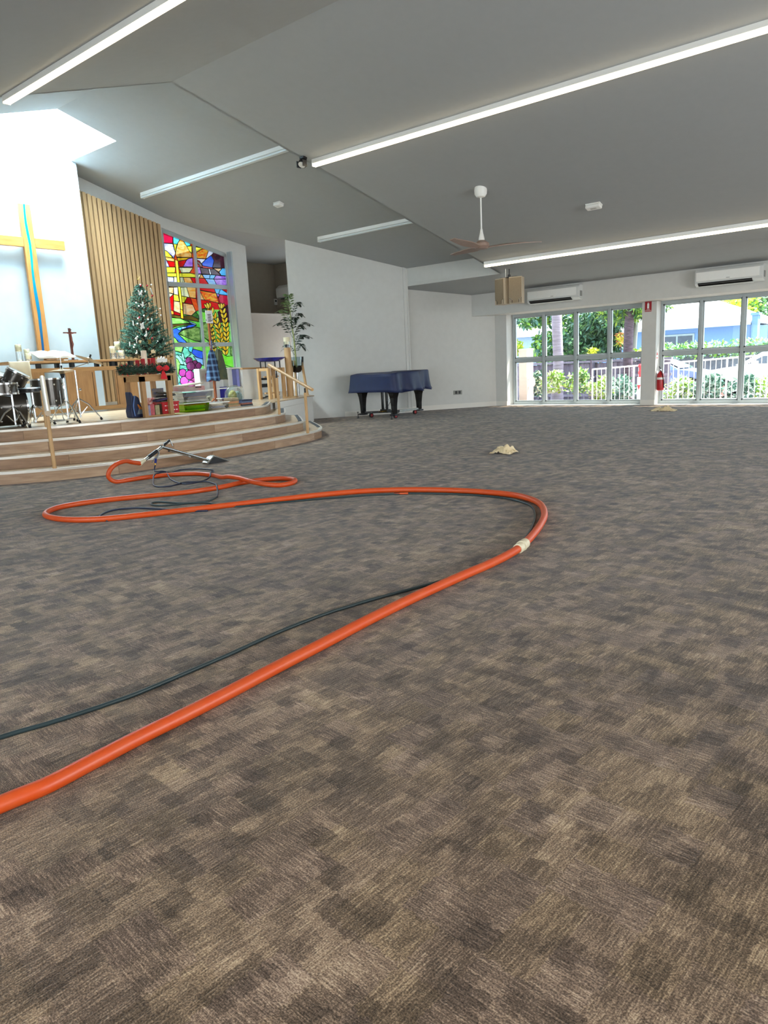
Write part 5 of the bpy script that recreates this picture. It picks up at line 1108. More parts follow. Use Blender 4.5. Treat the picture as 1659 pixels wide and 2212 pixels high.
balls([(303, 615), (327, 615), (313.5, 630), (294, 654), (300, 661), (346, 667), (311, 682), (347.5, 681), (320, 690), (298, 688), (297, 699), (297, 727), (340.5, 737), (291, 745), (289, 750)], OW, .016, ['white bauble near the tree tip, left side', 'white bauble near the tree tip, right side', 'white bauble just right of the large white butterfly', 'white bauble on the tree edge, left of the upper butterfly', 'white bauble just left of the second white butterfly', 'white bauble on the right tree edge above the anchor', 'white bauble above the large flower ornament', 'white bauble on the right tree edge beside the anchor', 'white bauble just left of the bell ornament', 'white bauble beside the upper left red bauble', 'white bauble left of the large flower ornament', 'white bauble on the left tree edge below the bar ornament', 'white bauble low on the right, beside the long bar', 'white bauble just above the goblet ornament, lowest left', 'lowest white bauble, left of the cream star ornament'], 'white baubles on the tree')
balls([(301, 686), (320, 711), (304, 617), (318, 617), (329, 639), (349, 699), (329, 731)], mat('bauble_red', '#8e1420', .25, var=.05), .02, ['red bauble left of the tree centre above the flower', 'red bauble at the tree centre, above the white dove', 'red bauble by the tree tip, left side', 'red bauble by the tree tip, right side', 'red bauble under the high white bar ornament', 'red bauble beside the cream cross ornament', 'red bauble low in the tree above the brass ornament'], 'red baubles on the tree')
balls([(344, 726)], mat('bauble_peach', '#e0a890', .4), .024, ['peach bauble hanging on the lower right of tree'], None)
o = MB().sphere(surf(371, 772), .035, 14, 10).build('bauble', GOLD, smooth=True); tag(o, 'gold bauble hanging at the bottom right of tree', 'bauble')

# ------------------------------------------------------------------ small table with Advent wreath
BX = -9.98; y0 = X(314, 900, BX).y; y1 = X(377, 894, BX).y; xb = -10.47; tz = 1.245
t2 = thing('side_table', ((BX+xb)/2, (y0+y1)/2, SZ), 'small oak table with square legs at the stage edge, holding the wreath', 'table')
MB().bb((BX+.02, y0-.03, tz-.028), (xb-.03, y1+.03, tz)).build('table_top', OAKH, t2, bevel=.003)
MB().bb((BX, y0, tz-.105), (BX-.03, y1, tz-.028)).build('rail', OAKH, t2); MB().bb((xb, y0, tz-.105), (xb+.03, y1, tz-.028)).build('rail', OAKH, t2)
MB().bb((BX, y0, tz-.105), (xb, y0+.03, tz-.028)).build('rail', OAKH, t2); MB().bb((BX, y1-.03, tz-.105), (xb, y1, tz-.028)).build('rail', OAKH, t2)
for x in (BX, xb+.065):
    for y in (y0, y1-.065): MB().bb((x, y, SZ), (x-.065, y+.065, tz-.03)).build('leg', OAK, t2)
MB().bb((BX-.01, y0+.06, SZ+.002), (xb+.01, y1-.06, SZ+.02)).build('base_board', OAKH, t2)
# wreath
wc = Vector((-10.2, (y0+y1)/2+.0, tz+.075)); wy = .40; wx = .24
wr = thing('advent_wreath', (wc.x, wc.y, tz), 'dark pine wreath with red bow and candles on the small table', 'wreath')
fm = MB(); fm2 = MB(); rnd = random.Random(9)
for i in range(4200):
    a = rnd.uniform(0, 2*PI); ca = Vector((wc.x+wx*math.cos(a), wc.y-.02+wy*math.sin(a), wc.z)); b_ = Vector((rnd.gauss(0, 1), rnd.gauss(0, 1), rnd.gauss(0, .9))).normalized(); p = ca+b_*rnd.uniform(.01, .085)
    nd = (b_+Vector((-math.sin(a), math.cos(a), 0))*rnd.choice((-1, 1))*.8).normalized(); sd2 = nd.orthogonal().normalized()*.006
    q = p+nd*rnd.uniform(.03, .06); q.z = max(tz+.004, q.z); p.z = max(tz+.006, p.z)
    (fm if rnd.random() < .75 else fm2).add([p-sd2, p+sd2, q], [(0, 1, 2)])
for f_, mm in ((fm, PINED), (fm2, mat('pine_mid', '#2c5038', .8))): o = f_.build('needles', mm, wr); o['kind'] = 'stuff'
MB().tube([Vector((wc.x+wx*math.cos(a*PI/12), wc.y-.02+wy*math.sin(a*PI/12), wc.z-.01)) for a in range(25)], .035, 8).build('ring', PINED, wr)
# bow
bc = X(351, 797, -9.93); bow = thing('ribbon_bow', (bc.x, bc.y, bc.z-.12), 'red ribbon bow with hanging tail on the wreath', 'bow')
for s_ in (-1, 1):
    MB().sphere(bc+Vector((.01, s_*.06, .012)), .058, 10, 8, (.35, 1, .75)).build('loop', REDF, bow, smooth=True)
    MB().slab([bc+Vector((.01, -.01, 0)), bc+Vector((.01, .01, 0)), bc+Vector((.03, s_*.02+.035, -.16)), bc+Vector((.03, s_*.035-.035, -.15))], (.004, 0, 0)).build('tail', REDF, bow)
MB().sphere(bc+Vector((.02, 0, 0)), .022).build('knot', REDF, bow)
# poinsettia
pc = X(272, 799, -10.2); po = thing('poinsettia', (pc.x, pc.y, pc.z-.02), 'red felt poinsettia at the left end of the wreath', 'artificial flower')
for k in range(8):
    a = k*PI/4; d = Vector((.35*math.cos(a)+.3, math.cos(a)*.8, math.sin(a)*.8)).normalized(); s_ = d.cross(Vector((1, .1, .2))).normalized()
    MB().add([pc, pc+d*.05+s_*.024, pc+d*.115, pc+d*.05-s_*.024, pc+d*.05+Vector((.012, 0, .004))], [(0, 1, 4), (1, 2, 4), (2, 3, 4), (3, 0, 4)]).build('petal', REDF, po)
def pillar(px, pb, ptop, wpx, x, mt, lab, grp=None):
    c = X(px, pb, x); top = X(px, ptop, x).z; r = wpx*.5*abs(X(px+1, pb, x).y-c.y); z0 = tz+.001
    t = thing('pillar_candle', (x, c.y, z0), lab, 'candle', grp)
    MB().lathe((x, c.y, z0), [(r*.95, 0), (r, .005), (r, top-z0-.006), (r*.9, top-z0), (r*.3, top-z0-.006)], 18).build('wax_pillar', mt, t, smooth=True)
    MB().cyl((x, c.y, top-.008), (x, c.y, top+.014), .002, n=6).build('wick', BLACK, t)
RW = mat('red_wax', '#a8121e', .4, var=.06)
pillar(298, 795, 778, 8, -10.22, RW, 'red candle at the left of the wreath')
pillar(310, 795, 775, 8, -10.08, RW, 'red candle just left of the tall white candle')
pillar(322.5, 795, 775, 7, -10.33, RW, 'red candle half hidden behind the tall white candle')
pillar(332, 795, 773, 9, -10.2, RW, 'red candle at the right of the wreath')
pillar(314, 795, 757, 10.5, -10.2, CREAMM, 'tall cream candle at the centre of wreath')
nc = X(349, 783, -10.3); nt_ = thing('nativity_ornament', nc, 'small white fretwork ornament on the right side of wreath', 'ornament')
MB().prism([(-.09, 0), (.09, 0), (.1, .06), (.06, .05), (.05, .09), (.02, .06), (0, .1), (-.03, .06), (-.06, .09), (-.07, .05), (-.1, .06)], .02, nc, (0, 1, 0), (0, 0, 1), (1, 0, 0)).build('fretwork', OW, nt_)
MB().bb((nc.x, nc.y-.05, nc.z-.045), (nc.x+.05, nc.y+.05, nc.z)).build('box', mat('card_brown', '#b49c74', .8), nt_)
MB().bb((nc.x, nc.y-.03, tz), (nc.x+.03, nc.y+.03, nc.z-.045)).build('stem', PINED, nt_)

# ------------------------------------------------------------------ things stored under and beside the small table
NAVY = mat('navy_nylon', '#16254c', .55, var=.12)
c0 = X(286, 899, -10.22); sb = thing('school_bag', (-10.2, c0.y+.12, SZ), 'navy bag with grey and orange panels under the small table', 'bag')
yb0 = X(282, 899, -10.18).y
m = MB(); pr = [(0, 0), (.34, 0), (.33, .07), (.24, .10), (.19, .17), (.16, .30), (.10, .34), (.07, .30), (.05, .38), (.015, .40), (.02, .2), (-.01, .1)]
m.prism(pr, .16, (-10.30, yb0, SZ+.001), (0, 1, 0), (0, 0, 1), (1, 0, 0)).build('body', NAVY, sb, bevel=.02)
MB().prism([(.09, .05), (.31, .05), (.26, .095), (.19, .14), (.13, .13)], .012, (-10.14, yb0, SZ+.001), (0, 1, 0), (0, 0, 1), (1, 0, 0)).build('pocket', mat('grey_nylon', '#74808c', .6), sb)
MB().prism([(.11, .20), (.125, .20), (.20, .12), (.14, .12)], .01, (-10.138, yb0, SZ+.001), (0, 1, 0), (0, 0, 1), (1, 0, 0)).build('trim', mat('orange_nylon', '#d07c28', .6), sb)
MB().tube(catmull([(-10.13, yb0+.05, SZ+.03), (-10.115, yb0+.03, SZ+.17), (-10.12, yb0+.06, SZ+.29), (-10.16, yb0+.1, SZ+.33)], 5), .009, 6).build('strap', mat('strap_blue', '#5c7cb8', .6), sb)
def boxy(nm, y, x, w, d, h, z, mt, lab, cat, rz=0, **k):
    t = MB().box((x, y, z+h/2), (d, w, h), rz).build(nm, mt, bevel=k.get('bev', .004)); tag(t, lab, cat, k.get('group')); return t
y = X(358, 890, -10.2).y
rc_ = thing('red_crate', (-10.2, y, SZ+.02), 'red plastic crate on the base of the small table', 'crate')
z = SZ+.021
MB().box((-10.2, y, z+.01), (.30, .30, .02)).build('crate_base', RED, rc_)
for (dx, dy, a, b) in ((.15, 0, .012, .30), (-.15, 0, .012, .30), (0, .15, .30, .012), (0, -.15, .30, .012)):
    MB().box((-10.2+dx, y+dy, z+.09), (a, b, .15)).box((-10.2+dx*1.02, y+dy*1.02, z+.175), (a+.012, b+.012, .02)).build('crate_wall', RED, rc_)
m = MB()
for k in range(5): m.bb((-10.043, y-.11+.05*k, z+.05), (-10.041, y-.08+.05*k, z+.065)); m.bb((-10.043, y-.11+.05*k, z+.12), (-10.041, y-.08+.05*k, z+.132))
m.build('slot', WHITE, rc_)
rnd = random.Random(3); zz = z+.14
for k, (cc, lab) in enumerate((('#dedbd0', 'white papers lowest in the red crate stack'), ('#2c4440', 'dark green striped papers above the red crate'), ('#e6e3da', 'white booklet in the middle of the crate stack'), ('#1e2c30', 'black and white booklet under the grey magazine'), ('#7a7468', 'patterned grey magazine on top of the crate stack'))):
    o = MB().box((-10.2+.01*k, y+rnd.uniform(-.02, .02), zz+.012), (.22, .20+.02*(k % 2), .018), rnd.uniform(-.25, .25), Matrix.Rotation(rnd.uniform(-.25, .25), 3, 'Z')@Matrix.Rotation(rnd.uniform(.05, .22)*(1 if k % 2 else -1), 3, 'X')).build('booklet', mat('print_%d' % k, cc, .6, var=.35, vscale=22)); tag(o, lab, 'booklet'); zz += .042
boxy('magazine', y-.02, -10.33, .2, .03, .26, z+.14, mat('print_art', '#8c7c60', .6, var=.4, vscale=18, col2='#4c5478'), 'upright patterned magazine leaning behind the crate stack', 'magazine')
yg = X(329, 860, -10.3).y
boxy('gift_box', yg, -10.33, .10, .08, .26, SZ+.021, mat('red_dots', '#d83038', .5, var=.3, vscale=30, col2='#f4dcd8'), 'tall red and white dotted box behind the middle table leg', 'box')
for k, (dy, cc, hh, lab) in enumerate(((-.10, '#a49cb8', .16, 'lilac carton by the middle table leg'), (-.03, '#c85c64', .17, 'pink carton right of the lilac carton'), (.06, '#b0a478', .15, 'olive carton right of the pink carton'))):
    boxy('carton', X(330, 895, -10.02).y+dy+.02, -10.03, .075, .07, hh, SZ+.021, mat('carton_%d' % k, cc, .6, var=.25, vscale=14), lab, 'carton')
o = MB().box((-10.1, yg+.03, SZ+.25), (.14, .24, .03), 0, Matrix.Rotation(.15, 3, 'X')).build('folded_cloth', mat('purple_cloth', '#3c3460', .8, var=.2, vscale=10), bevel=.008); tag(o, 'dark purple folded cloth lying beside the red crate', 'cloth')
MB().box((-10.12, yg+.06, SZ+.125), (.12, .13, .20)).build('x', mat('carton_dark', '#5c4c3c', .7, var=.2)).name = 'storage_box'
tag(bpy.data.objects['storage_box'], 'dark brown box holding up the purple cloth', 'box')

# plastic tubs
CLR = glassmat('clear_plastic', (.97, .99, 1), .06, rough=.2)
GRN = glassmat('green_plastic', (.75, .92, .2), .06, rough=.2)
def tub(px0, px1, pb, x, h, d, lab, mt, z0, fill, nm='storage_tub', lid=True):
    a = X(px0, pb, x).y; b = X(px1, pb, x).y; t = thing(nm, (x, (a+b)/2, z0), lab, 'storage tub'); cy = (a+b)/2; w = b-a
    q = MB(); vs = []
    for (z, k) in ((0, .90), (h, 1.0)):
        vs += [(x-d/2*k, cy-w/2*k, z0+z), (x+d/2*k, cy-w/2*k, z0+z), (x+d/2*k, cy+w/2*k, z0+z), (x-d/2*k, cy+w/2*k, z0+z)]
    q.add(vs, [(0, 3, 2, 1), (0, 1, 5, 4), (1, 2, 6, 5), (2, 3, 7, 6), (3, 0, 4, 7)]); o = q.build('tub_wall', mt, t); o.modifiers.new('s', 'SOLIDIFY').thickness = .003
    r = MB(); e = .012
    for (ax, ay, bx, by) in ((-d/2-e, -w/2-e, d/2+e, -w/2), (-d/2-e, w/2, d/2+e, w/2+e), (-d/2-e, -w/2, -d/2, w/2), (d/2, -w/2, d/2+e, w/2)): r.bb((x+ax, cy+ay, z0+h-.014), (x+bx, cy+by, z0+h))
    r.build('rim', mat('frosted_rim', '#dfe4e4', .3), t)
    rn = random.Random(int(px0)); zz = z0+.006; k = 0
    while zz < z0+h*fill:
        hh = rn.uniform(.010, .028); cc = rn.choice(FC_[nm if nm in FC_ else 0])
        o = MB().box((x+rn.uniform(-.02, .02), cy+rn.uniform(-.02, .02), zz+hh/2), (d*.74, w*rn.uniform(.6, .78), hh), rn.uniform(-.06, .06)).build('content', mat('content_'+cc[1:], cc, .6, var=.2, vscale=10), t); zz += hh+.001; k += 1
    return t
FC_ = {0: ['#a4a4a8', '#c8c8c4', '#7c8488', '#bca494', '#dcd4c8', '#8c8894'], 'green_tub': ['#a4c020', '#d87838', '#5c9c30', '#d8d040', '#a8dc30'], 'toy_tub': ['#8c8078', '#bca898', '#6c6c78', '#dcc8b0', '#9c9cac']}
ztb = SZ+.001
tub(385, 441, 893, -10.42, .15, .36, 'green translucent tub of toys at the bottom of the tub stack', GRN, ztb, .8, 'green_tub')
tub(381, 447, 866, -10.42, .19, .38, 'clear tub of magazines stacked on the green tub', CLR, ztb+.155, .8)
tub(442, 484, 887, -10.5, .12, .3, 'low clear tub of toys right of the green tub', CLR, ztb, .75, 'toy_tub')
tub(476, 490, 882, -10.72, .17, .14, 'small tall clear tub behind the toy tub', CLR, ztb, .1)
yq = X(410, 842, -10.42).y; zq = ztb+.155+.19
gb = thing('game_box', (-10.42, yq, zq), 'pink and grey cardboard game box on top of the clear tub', 'box')
MB().slab([(-10.58, yq-.22, zq+.002), (-10.26, yq-.22, zq+.002), (-10.26, yq+.19, zq+.002), (-10.58, yq+.19, zq+.002)], (0, 0, .07)).build('carton', mat('game_pink', '#b87c7c', .6, var=.25, vscale=9, col2='#a89890'), gb)
MB().slab([(-10.60, yq-.20, zq+.075), (-10.25, yq-.20, zq+.075), (-10.25, yq+.17, zq+.11), (-10.60, yq+.17, zq+.11)], (0, 0, .02)).build('lid', mat('game_lid', '#b4a894', .6, var=.1), gb)
MB().bb((-10.258, yq+.0, zq+.045), (-10.256, yq+.12, zq+.06)).build('title_strip', BLACK, gb)
cyb = X(449, 868, -10.45).y; cb = thing('cream_block', (-10.45, cyb, ztb+.12), 'cream block with black slot lying on the toy tub', 'toy block')
MM = Matrix.Rotation(.0, 3, 'Z')@Matrix.Rotation(.35, 3, 'X')
MB().box((-10.45, cyb, ztb+.175), (.09, .15, .09), 0, MM).build('block', mat('cream_toy', '#eee0b4', .5), cb, bevel=.015)
MB().box(Vector((-10.403, cyb, ztb+.18)), (.004, .016, .06), 0, MM).build('slot', BLACK, cb)
# books beside the tubs
yb1 = X(490, 884, -10.45).y; rn = random.Random(12); zz = ztb
BL = ['cream flat folder lowest in the left book stack', 'tan book second from bottom of the left book stack', 'olive book in the middle of the left book stack', 'orange and tan book above the olive book', 'brown book near the top of the left book stack', 'pale brown book topmost of the left book stack']
for k, (cc, lab) in enumerate(zip(('#c8c4b8', '#b08c68', '#8c8058', '#c4885c', '#84745c', '#a89878'), BL)):
    hh = (.015, .03, .03, .032, .03, .03)[k]; o = MB().box((-10.46, yb1+.12+rn.uniform(-.02, .02), zz+hh/2), (.20, .26-.02*k, hh), rn.uniform(-.2, .2)).build('book', mat('book_'+cc[1:], cc, .6, var=.12)); tag(o, lab, 'book'); zz += hh+.001
zz = ztb
BL2 = ['grey folder lowest in the right book stack', 'black book second from bottom of the right book stack', 'red-brown book in the right book stack', 'slate blue book in the right book stack', 'navy book topmost of the right book stack']
for k, (cc, lab) in enumerate(zip(('#9ca0a4', '#24262c', '#9c5c4c', '#58688c', '#26304c'), BL2)):
    hh = (.014, .022, .026, .028, .026)[k]; o = MB().box((-10.50, yb1+.44+rn.uniform(-.03, .03), zz+hh/2), (.22, .29-.012*k, hh), rn.uniform(-.15, .15)).build('book', mat('book_'+cc[1:], cc, .6, var=.12)); tag(o, lab, 'book'); zz += hh+.001
yp = yb1+.31
pb_ = thing('plastic_bag', (-10.6, yp, ztb), 'clear plastic bag of green and yellow craft stuff behind the books', 'bag')
m = MB().sphere((-10.68, yp+.07, ztb+.20), .20, 14, 10, (.55, 1.05, .95)); o = m.build('bag_skin', CLR, pb_, smooth=True)
MB().sphere((-10.68, yp+.03, ztb+.19), .12, 10, 8, (.6, .7, .9)).build('content', mat('craft_yellow', '#c8c070', .7, var=.3, vscale=20, col2='#6c7c4c'), pb_)
MB().sphere((-10.68, yp+.15, ztb+.17), .12, 10, 8, (.6, .7, .9)).build('content', mat('craft_grey', '#6c7c78', .7, var=.3, vscale=20, col2='#8c9c90'), pb_)

# ------------------------------------------------------------------ white shelf, timber topped counter, coat stand
SX = -12.75; y0 = X(430, 800, SX).y; y1 = X(521, 794, SX).y; zt3 = X(470, 795, SX).z; zm = X(480, 839, SX).z
sh_ = thing('cube_shelf', (SX-.15, (y0+y1)/2, SZ), 'low white cube shelf in front of the stained glass window', 'shelf')
SW = mat('shelf_white', '#e4e6e4', .5, var=.01)
MB().bb((SX, y0, zt3-.03), (SX-.18, y1, zt3)).build('top_board', SW, sh_); MB().bb((SX, y0, SZ), (SX-.18, y1, SZ+.03)).build('bottom_board', SW, sh_); MB().bb((SX, y0, zm-.012), (SX-.18, y1, zm+.012)).build('shelf_board', SW, sh_)
for k in range(4): y = y0+(y1-y0)*k/3; y = min(max(y, y0+.015), y1-.015); MB().bb((SX, y-.013, SZ+.03), (SX-.18, y+.013, zt3-.03)).build('divider', SW, sh_)
MB().bb((SX-.175, y0, SZ), (SX-.185, y1, zt3)).build('back_board', SW, sh_)
o = MB().bb((SX-.02, y0+.28, SZ+.45), (SX-.17, y0+.31, zt3-.1)).build('folder', mat('folder_pink', '#b83c64', .6)); tag(o, 'pink folder standing in the upper shelf compartment', 'folder')
o = MB().bb((SX-.02, y0+.62, SZ+.032), (SX-.17, y0+.70, SZ+.32)).build('folder', mat('folder_blue', '#2020b0', .5)); tag(o, 'bright blue folder in the lower shelf compartment', 'folder')
o = MB().bb((SX-.02, y1-.13, zm+.013), (SX-.17, y1-.06, zt3-.04)).build('folder', mat('refracted_lilac', '#8c94e0', .5)); tag(o, 'painted lilac strip of refracted window light at the right end of the upper shelf row', 'folder')  # added lilac strip, refracted window light put into its colour
CX_ = -12.72; ya_ = X(523, 800, CX_).y; yb_ = X(560, 800, CX_).y; zc3 = X(540, 794, CX_).z
cn = thing('counter', (CX_-.2, (ya_+yb_)/2, SZ), 'white panelled counter with oak top right of the white shelf', 'counter')
MB().bb((CX_, ya_, SZ), (CX_-.3, yb_, zc3-.035)).build('front_panel', SW, cn)
MB().bb((CX_+.04, ya_-.02, zc3-.035), (CX_-.33, X(577, 792, CX_).y, zc3)).build('counter_top', OAKH, cn, bevel=.004)
# coat stand
RX = -12.35; cb0 = X(467, 868, RX); ct = X(454, 696, RX); yc = cb0.y
rk = thing('coat_stand', (RX, yc, SZ), 'dark timber coat stand holding a sign and tote bags', 'coat stand')
CWD = mat('coat_stand_wood', '#8c4a24', .4, stretch=(6, 6, 1), var=.12)
ztp = X(452, 695, RX).z; MB().bb((RX-.022, yc-.022, SZ), (RX+.022, yc+.022, ztp+.05)).build('post', CWD, rk, bevel=.004)
for k in range(4):
    a = k*PI/2+.4; MB().tube([(RX, yc, SZ+.12), (RX+.16*math.cos(a), yc+.16*math.sin(a), SZ+.06), (RX+.22*math.cos(a), yc+.22*math.sin(a), SZ+.012)], .013, 8).build('foot', CWD, rk)
    for zz in (ztp, X(459, 746, RX).z): MB().tube([(RX, yc, zz-.01), (RX+.12*math.cos(a), yc+.12*math.sin(a), zz+.04)], .005, 6).build('peg', BLACK, rk)
sg = X(450, 685, RX+.03); sgo = thing('paper_sign', (RX+.03, yc, ztp+.01), 'white paper sign with dark print on top of the coat stand', 'sign')
MB().bb((RX+.026, yc-.085, sg.z-.12), (RX+.030, yc+.085, sg.z+.13)).build('sheet', mat('sheet', '#e4e6ea', .6), sgo)
m = MB(); 
for k in range(7): m.add([(RX+.0315, yc-.045+.01*(k % 3), sg.z+.055-.022*k), (RX+.0315, yc+.05-.012*(k % 2), sg.z+.062-.022*k), (RX+.0315, yc+.045, sg.z+.05-.022*k), (RX+.0315, yc-.04, sg.z+.043-.022*k)], [(0, 1, 2, 3)])
m.build('print', mat('print_ink', '#4c3c48', .7, var=.3, vscale=40), sgo)
def tote(dy, dx, w, h, mt, lab, zt_, zb_, seed):
    t = thing('tote_bag', (RX+dx, yc+dy, zb_), lab, 'bag'); q = MB(); n = 24; rows = 12; vs = []
    for j in range(rows+1):
        tt_ = j/rows; wd_ = w*(.30+.70*min(1, tt_*1.2)**.7); dp = .015+.10*tt_**.8
        for i in range(n):
            a = 2*PI*i/n; rip = 1+.13*math.sin(a*5+seed)*(1-.4*tt_)+.05*math.sin(a*9+tt_*3)
            vs.append((RX+dx+math.cos(a)*dp*rip, yc+dy+math.sin(a)*wd_/2*rip, zt_+(zb_-zt_)*tt_-(.02*math.sin(a*3+seed) if j == rows else 0)))
    q.add(vs, [(j*n+i, j*n+(i+1) % n, (j+1)*n+(i+1) % n, (j+1)*n+i) for j in range(rows) for i in range(n)]+[tuple(rows*n+i for i in range(n))]); q.build('bag_body', mt, t, smooth=True)
    for s_ in (-1, 1): MB().tube(catmull([(RX+dx, yc+dy+s_*.03, zt_-.05), (RX+dx*.6, yc+dy*.4+s_*.015, zt_+.10), (RX+.02, yc, zt_+.2)], 4), .006, 6).build('strap', mt, t)
zpeg = X(459, 746, RX).z
def plaid():
    m = mat('plaid', '#1c3c78', .8); m = m.copy(); nt = m.node_tree; N = nt.nodes; L = nt.links; b = N['Principled BSDF']
    tc = N.new('ShaderNodeTexCoord'); w1 = N.new('ShaderNodeTexWave'); w1.bands_direction = 'Y'; w1.inputs['Scale'].default_value = 3.2; w2 = N.new('ShaderNodeTexWave'); w2.bands_direction = 'Z'; w2.inputs['Scale'].default_value = 2.6
    mx = N.new('ShaderNodeMix'); mx.data_type = 'RGBA'; mx.blend_type = 'ADD'; mx.inputs[0].default_value = 1
    r1 = N.new('ShaderNodeValToRGB'); r1.color_ramp.elements[0].color = (*S('#0c1a40'), 1); r1.color_ramp.elements[1].color = (*S('#4c7098'), 1); r1.color_ramp.elements[0].position = .45
    r2 = N.new('ShaderNodeValToRGB'); r2.color_ramp.elements[0].color = (0, 0, 0, 1); r2.color_ramp.elements[1].color = (*S('#506c88'), 1); r2.color_ramp.elements[0].position = .6
    for a_, b_ in ((w1, r1), (w2, r2)): L.new(tc.outputs['Object'], a_.inputs['Vector']); L.new(a_.outputs[1], b_.inputs[0])
    L.new(r1.outputs[0], mx.inputs[6]); L.new(r2.outputs[0], mx.inputs[7]); L.new(mx.outputs[2], b.inputs['Base Color']); return m
zbag = X(455, 820, RX).z
tote(-.09, .11, .31, .5, plaid(), 'blue plaid bag hanging on the left of the coat stand', zpeg-.10, zbag-.02, 1)
tote(.11, .08, .31, .5, mat('bag_green', '#34463c', .8, var=.25, vscale=7, col2='#5c5c40'), 'dark green bag hanging on the right of the coat stand', zpeg-.08, zbag, 4)

# ------------------------------------------------------------------ font, keyboard stand, big candle, potted palm
FX = -12.25; fy_ = X(582, 780, FX).y; ft = thing('baptismal_font', (FX, fy_, SZ), 'cobalt blue glass bowl font on an oak frame', 'font')
zf = X(582, 782, FX).z; MB().lathe((FX, fy_, zf), [(.0, .0), (.20, .006), (.27, .03), (.355, .085), (.36, .09), (.35, .09), (.26, .04), (.0, .016)], 28).build('bowl', BLUEG, ft, smooth=True)
zl = zf-.13
yl, yr = X(569, 800, FX).y, X(600, 800, FX).y
for y in (yl, yr):
    for x in (FX+.16, FX-.16): MB().bb((x-.03, y-.035, SZ), (x+.03, y+.035, zl)).build('leg', OAKL, ft, bevel=.003); MB().cyl((x*.5+FX*.5, y, zl), (x*.5+FX*.5, y, zf+.03), .014).build('pin', BLACK, ft)
for z in (SZ+.12, zl-.2): MB().bb((FX-.02, yl, z), (FX+.02, yr, z+.03)).build('stretcher', OAKL, ft)
for y in (yl, yr): MB().bb((FX-.16, y-.018, zl-.06), (FX+.16, y+.018, zl)).build('stretcher', OAKL, ft)
KX = -13.4; ky = X(573, 820, KX).y; ks = thing('keyboard', (KX, ky, SZ), 'black keyboard on a black stand behind the font', 'keyboard')
kz = X(573, 816, KX).z
MB().bb((KX-.14, ky-.35, kz-.05), (KX+.14, ky+.22, kz)).build('key_case', BLACK, ks); MB().bb((KX-.14, ky-.35, kz-.22), (KX+.14, ky+.16, kz-.14)).build('lower_case', BLACK, ks)
for s_ in (-.3, .15): MB().tube([(KX, ky+s_, kz-.05), (KX, ky+s_, SZ+.03), (KX+.2, ky+s_, SZ+.012), (KX-.2, ky+s_, SZ+.012)], .018, 8).build('stand_leg', BLACK, ks)
MB().bb((KX+.141, ky-.2, kz-.12), (KX+.15, ky+.0, kz-.06)).build('label_strip', WHITE, ks)
# paschal candle
PX_ = -12.05; pc0 = X(628, 857, PX_); zt4 = X(624, 729, PX_).z; zg0 = X(624, 751, PX_).z
pk = thing('candle_stand', (PX_, pc0.y, SZ), 'tall round oak candle stand with a thick candle in glass', 'candle stand')
y = pc0.y; MB().lathe((PX_, y, SZ), [(.165, 0), (.17, .006), (.17, .022), (.16, .03), (.085, .031)], 28).build('stand_base', OAKL, pk, smooth=True)
MB().cyl((PX_, y, SZ+.03), (PX_, y, zg0), .075, .072, 20).build('column', OAKL, pk, smooth=True)
gc_ = thing('glass_candle', (PX_, y, zg0), 'thick cream candle in a glass sleeve on the tall oak stand', 'candle')
MB().lathe((PX_, y, zg0+.001), [(.075, 0), (.075, zt4-zg0-.09), (.070, zt4-zg0-.09), (.070, .004)], 20).build('glass_sleeve', PGLASS, gc_, smooth=True)
MB().lathe((PX_, y, zt4-.15), [(.055, 0), (.066, .01), (.07, .14), (.076, .15), (.06, .155), (.02, .14)], 20).build('wax_pillar', WAX, gc_, smooth=True)
MB().lathe((PX_, y, zg0+.005), [(.04, 0), (.035, .06), (.02, .1)], 10).build('holder', mat('holder_dark', '#3c4048', .5), gc_)
# palm in a tall stand
LX = -12.55; lp = X(648, 850, LX); ly_ = X(644, 840, LX).y
pl = thing('potted_palm', (LX, ly_, SZ), 'slender potted palm in a glass bowl on timber legs', 'potted plant')
zbw = X(641, 803, LX).z; zrm = X(641, 771, LX).z
for k in range(3):
    a = k*2*PI/3+.5; MB().tube([(LX+.22*math.cos(a), ly_+.22*math.sin(a), SZ), (LX+.13*math.cos(a), ly_+.13*math.sin(a), zrm-.08)], .03, 10).build('leg', OAKL, pl)
MB().lathe((LX, ly_, zbw), [(.05, 0), (.12, .03), (.17, .14), (.18, zrm-zbw), (.17, zrm-zbw), (.16, .14), (.05, .02)], 22).build('glass_bowl', glassmat('bowl_glass', (.85, .9, .92), .12), pl, smooth=True)
MB().lathe((LX, ly_, zbw-.02), [(.04, 0), (.10, .02), (.13, .12)], 14).build('soil', mat('soil', '#3a3028', .9), pl)
MB().cyl((LX, ly_, SZ), (LX, ly_, zbw), .03).build('support', STEEL, pl)
MB().tube([(LX, ly_, zbw+.05), (LX+.01, ly_-.03, 1.9), (LX, ly_-.07, 2.35), (LX, ly_-.09, 2.75)], [.022, .018, .013, .006], 8).build('stem', mat('palm_cane', '#a4ac6c', .6, var=.2, vscale=20), pl, smooth=True)
LEAFM = mat('palm_leaf', '#1d3320', .5, var=.25); LEAFL = mat('palm_leaf_light', '#6c8450', .5, var=.2)
FR = [(597, 700, .55), (670, 700, .6), (612, 655, .5), (650, 657, .5), (656, 727, .4), (640, 690, .4), (612, 690, .35), (600, 672, .45), (652, 680, .45), (660, 752, .25), (612, 755, .3), (655, 706, .45), (622, 640, .5), (668, 727, .5)]
rn = random.Random(4)
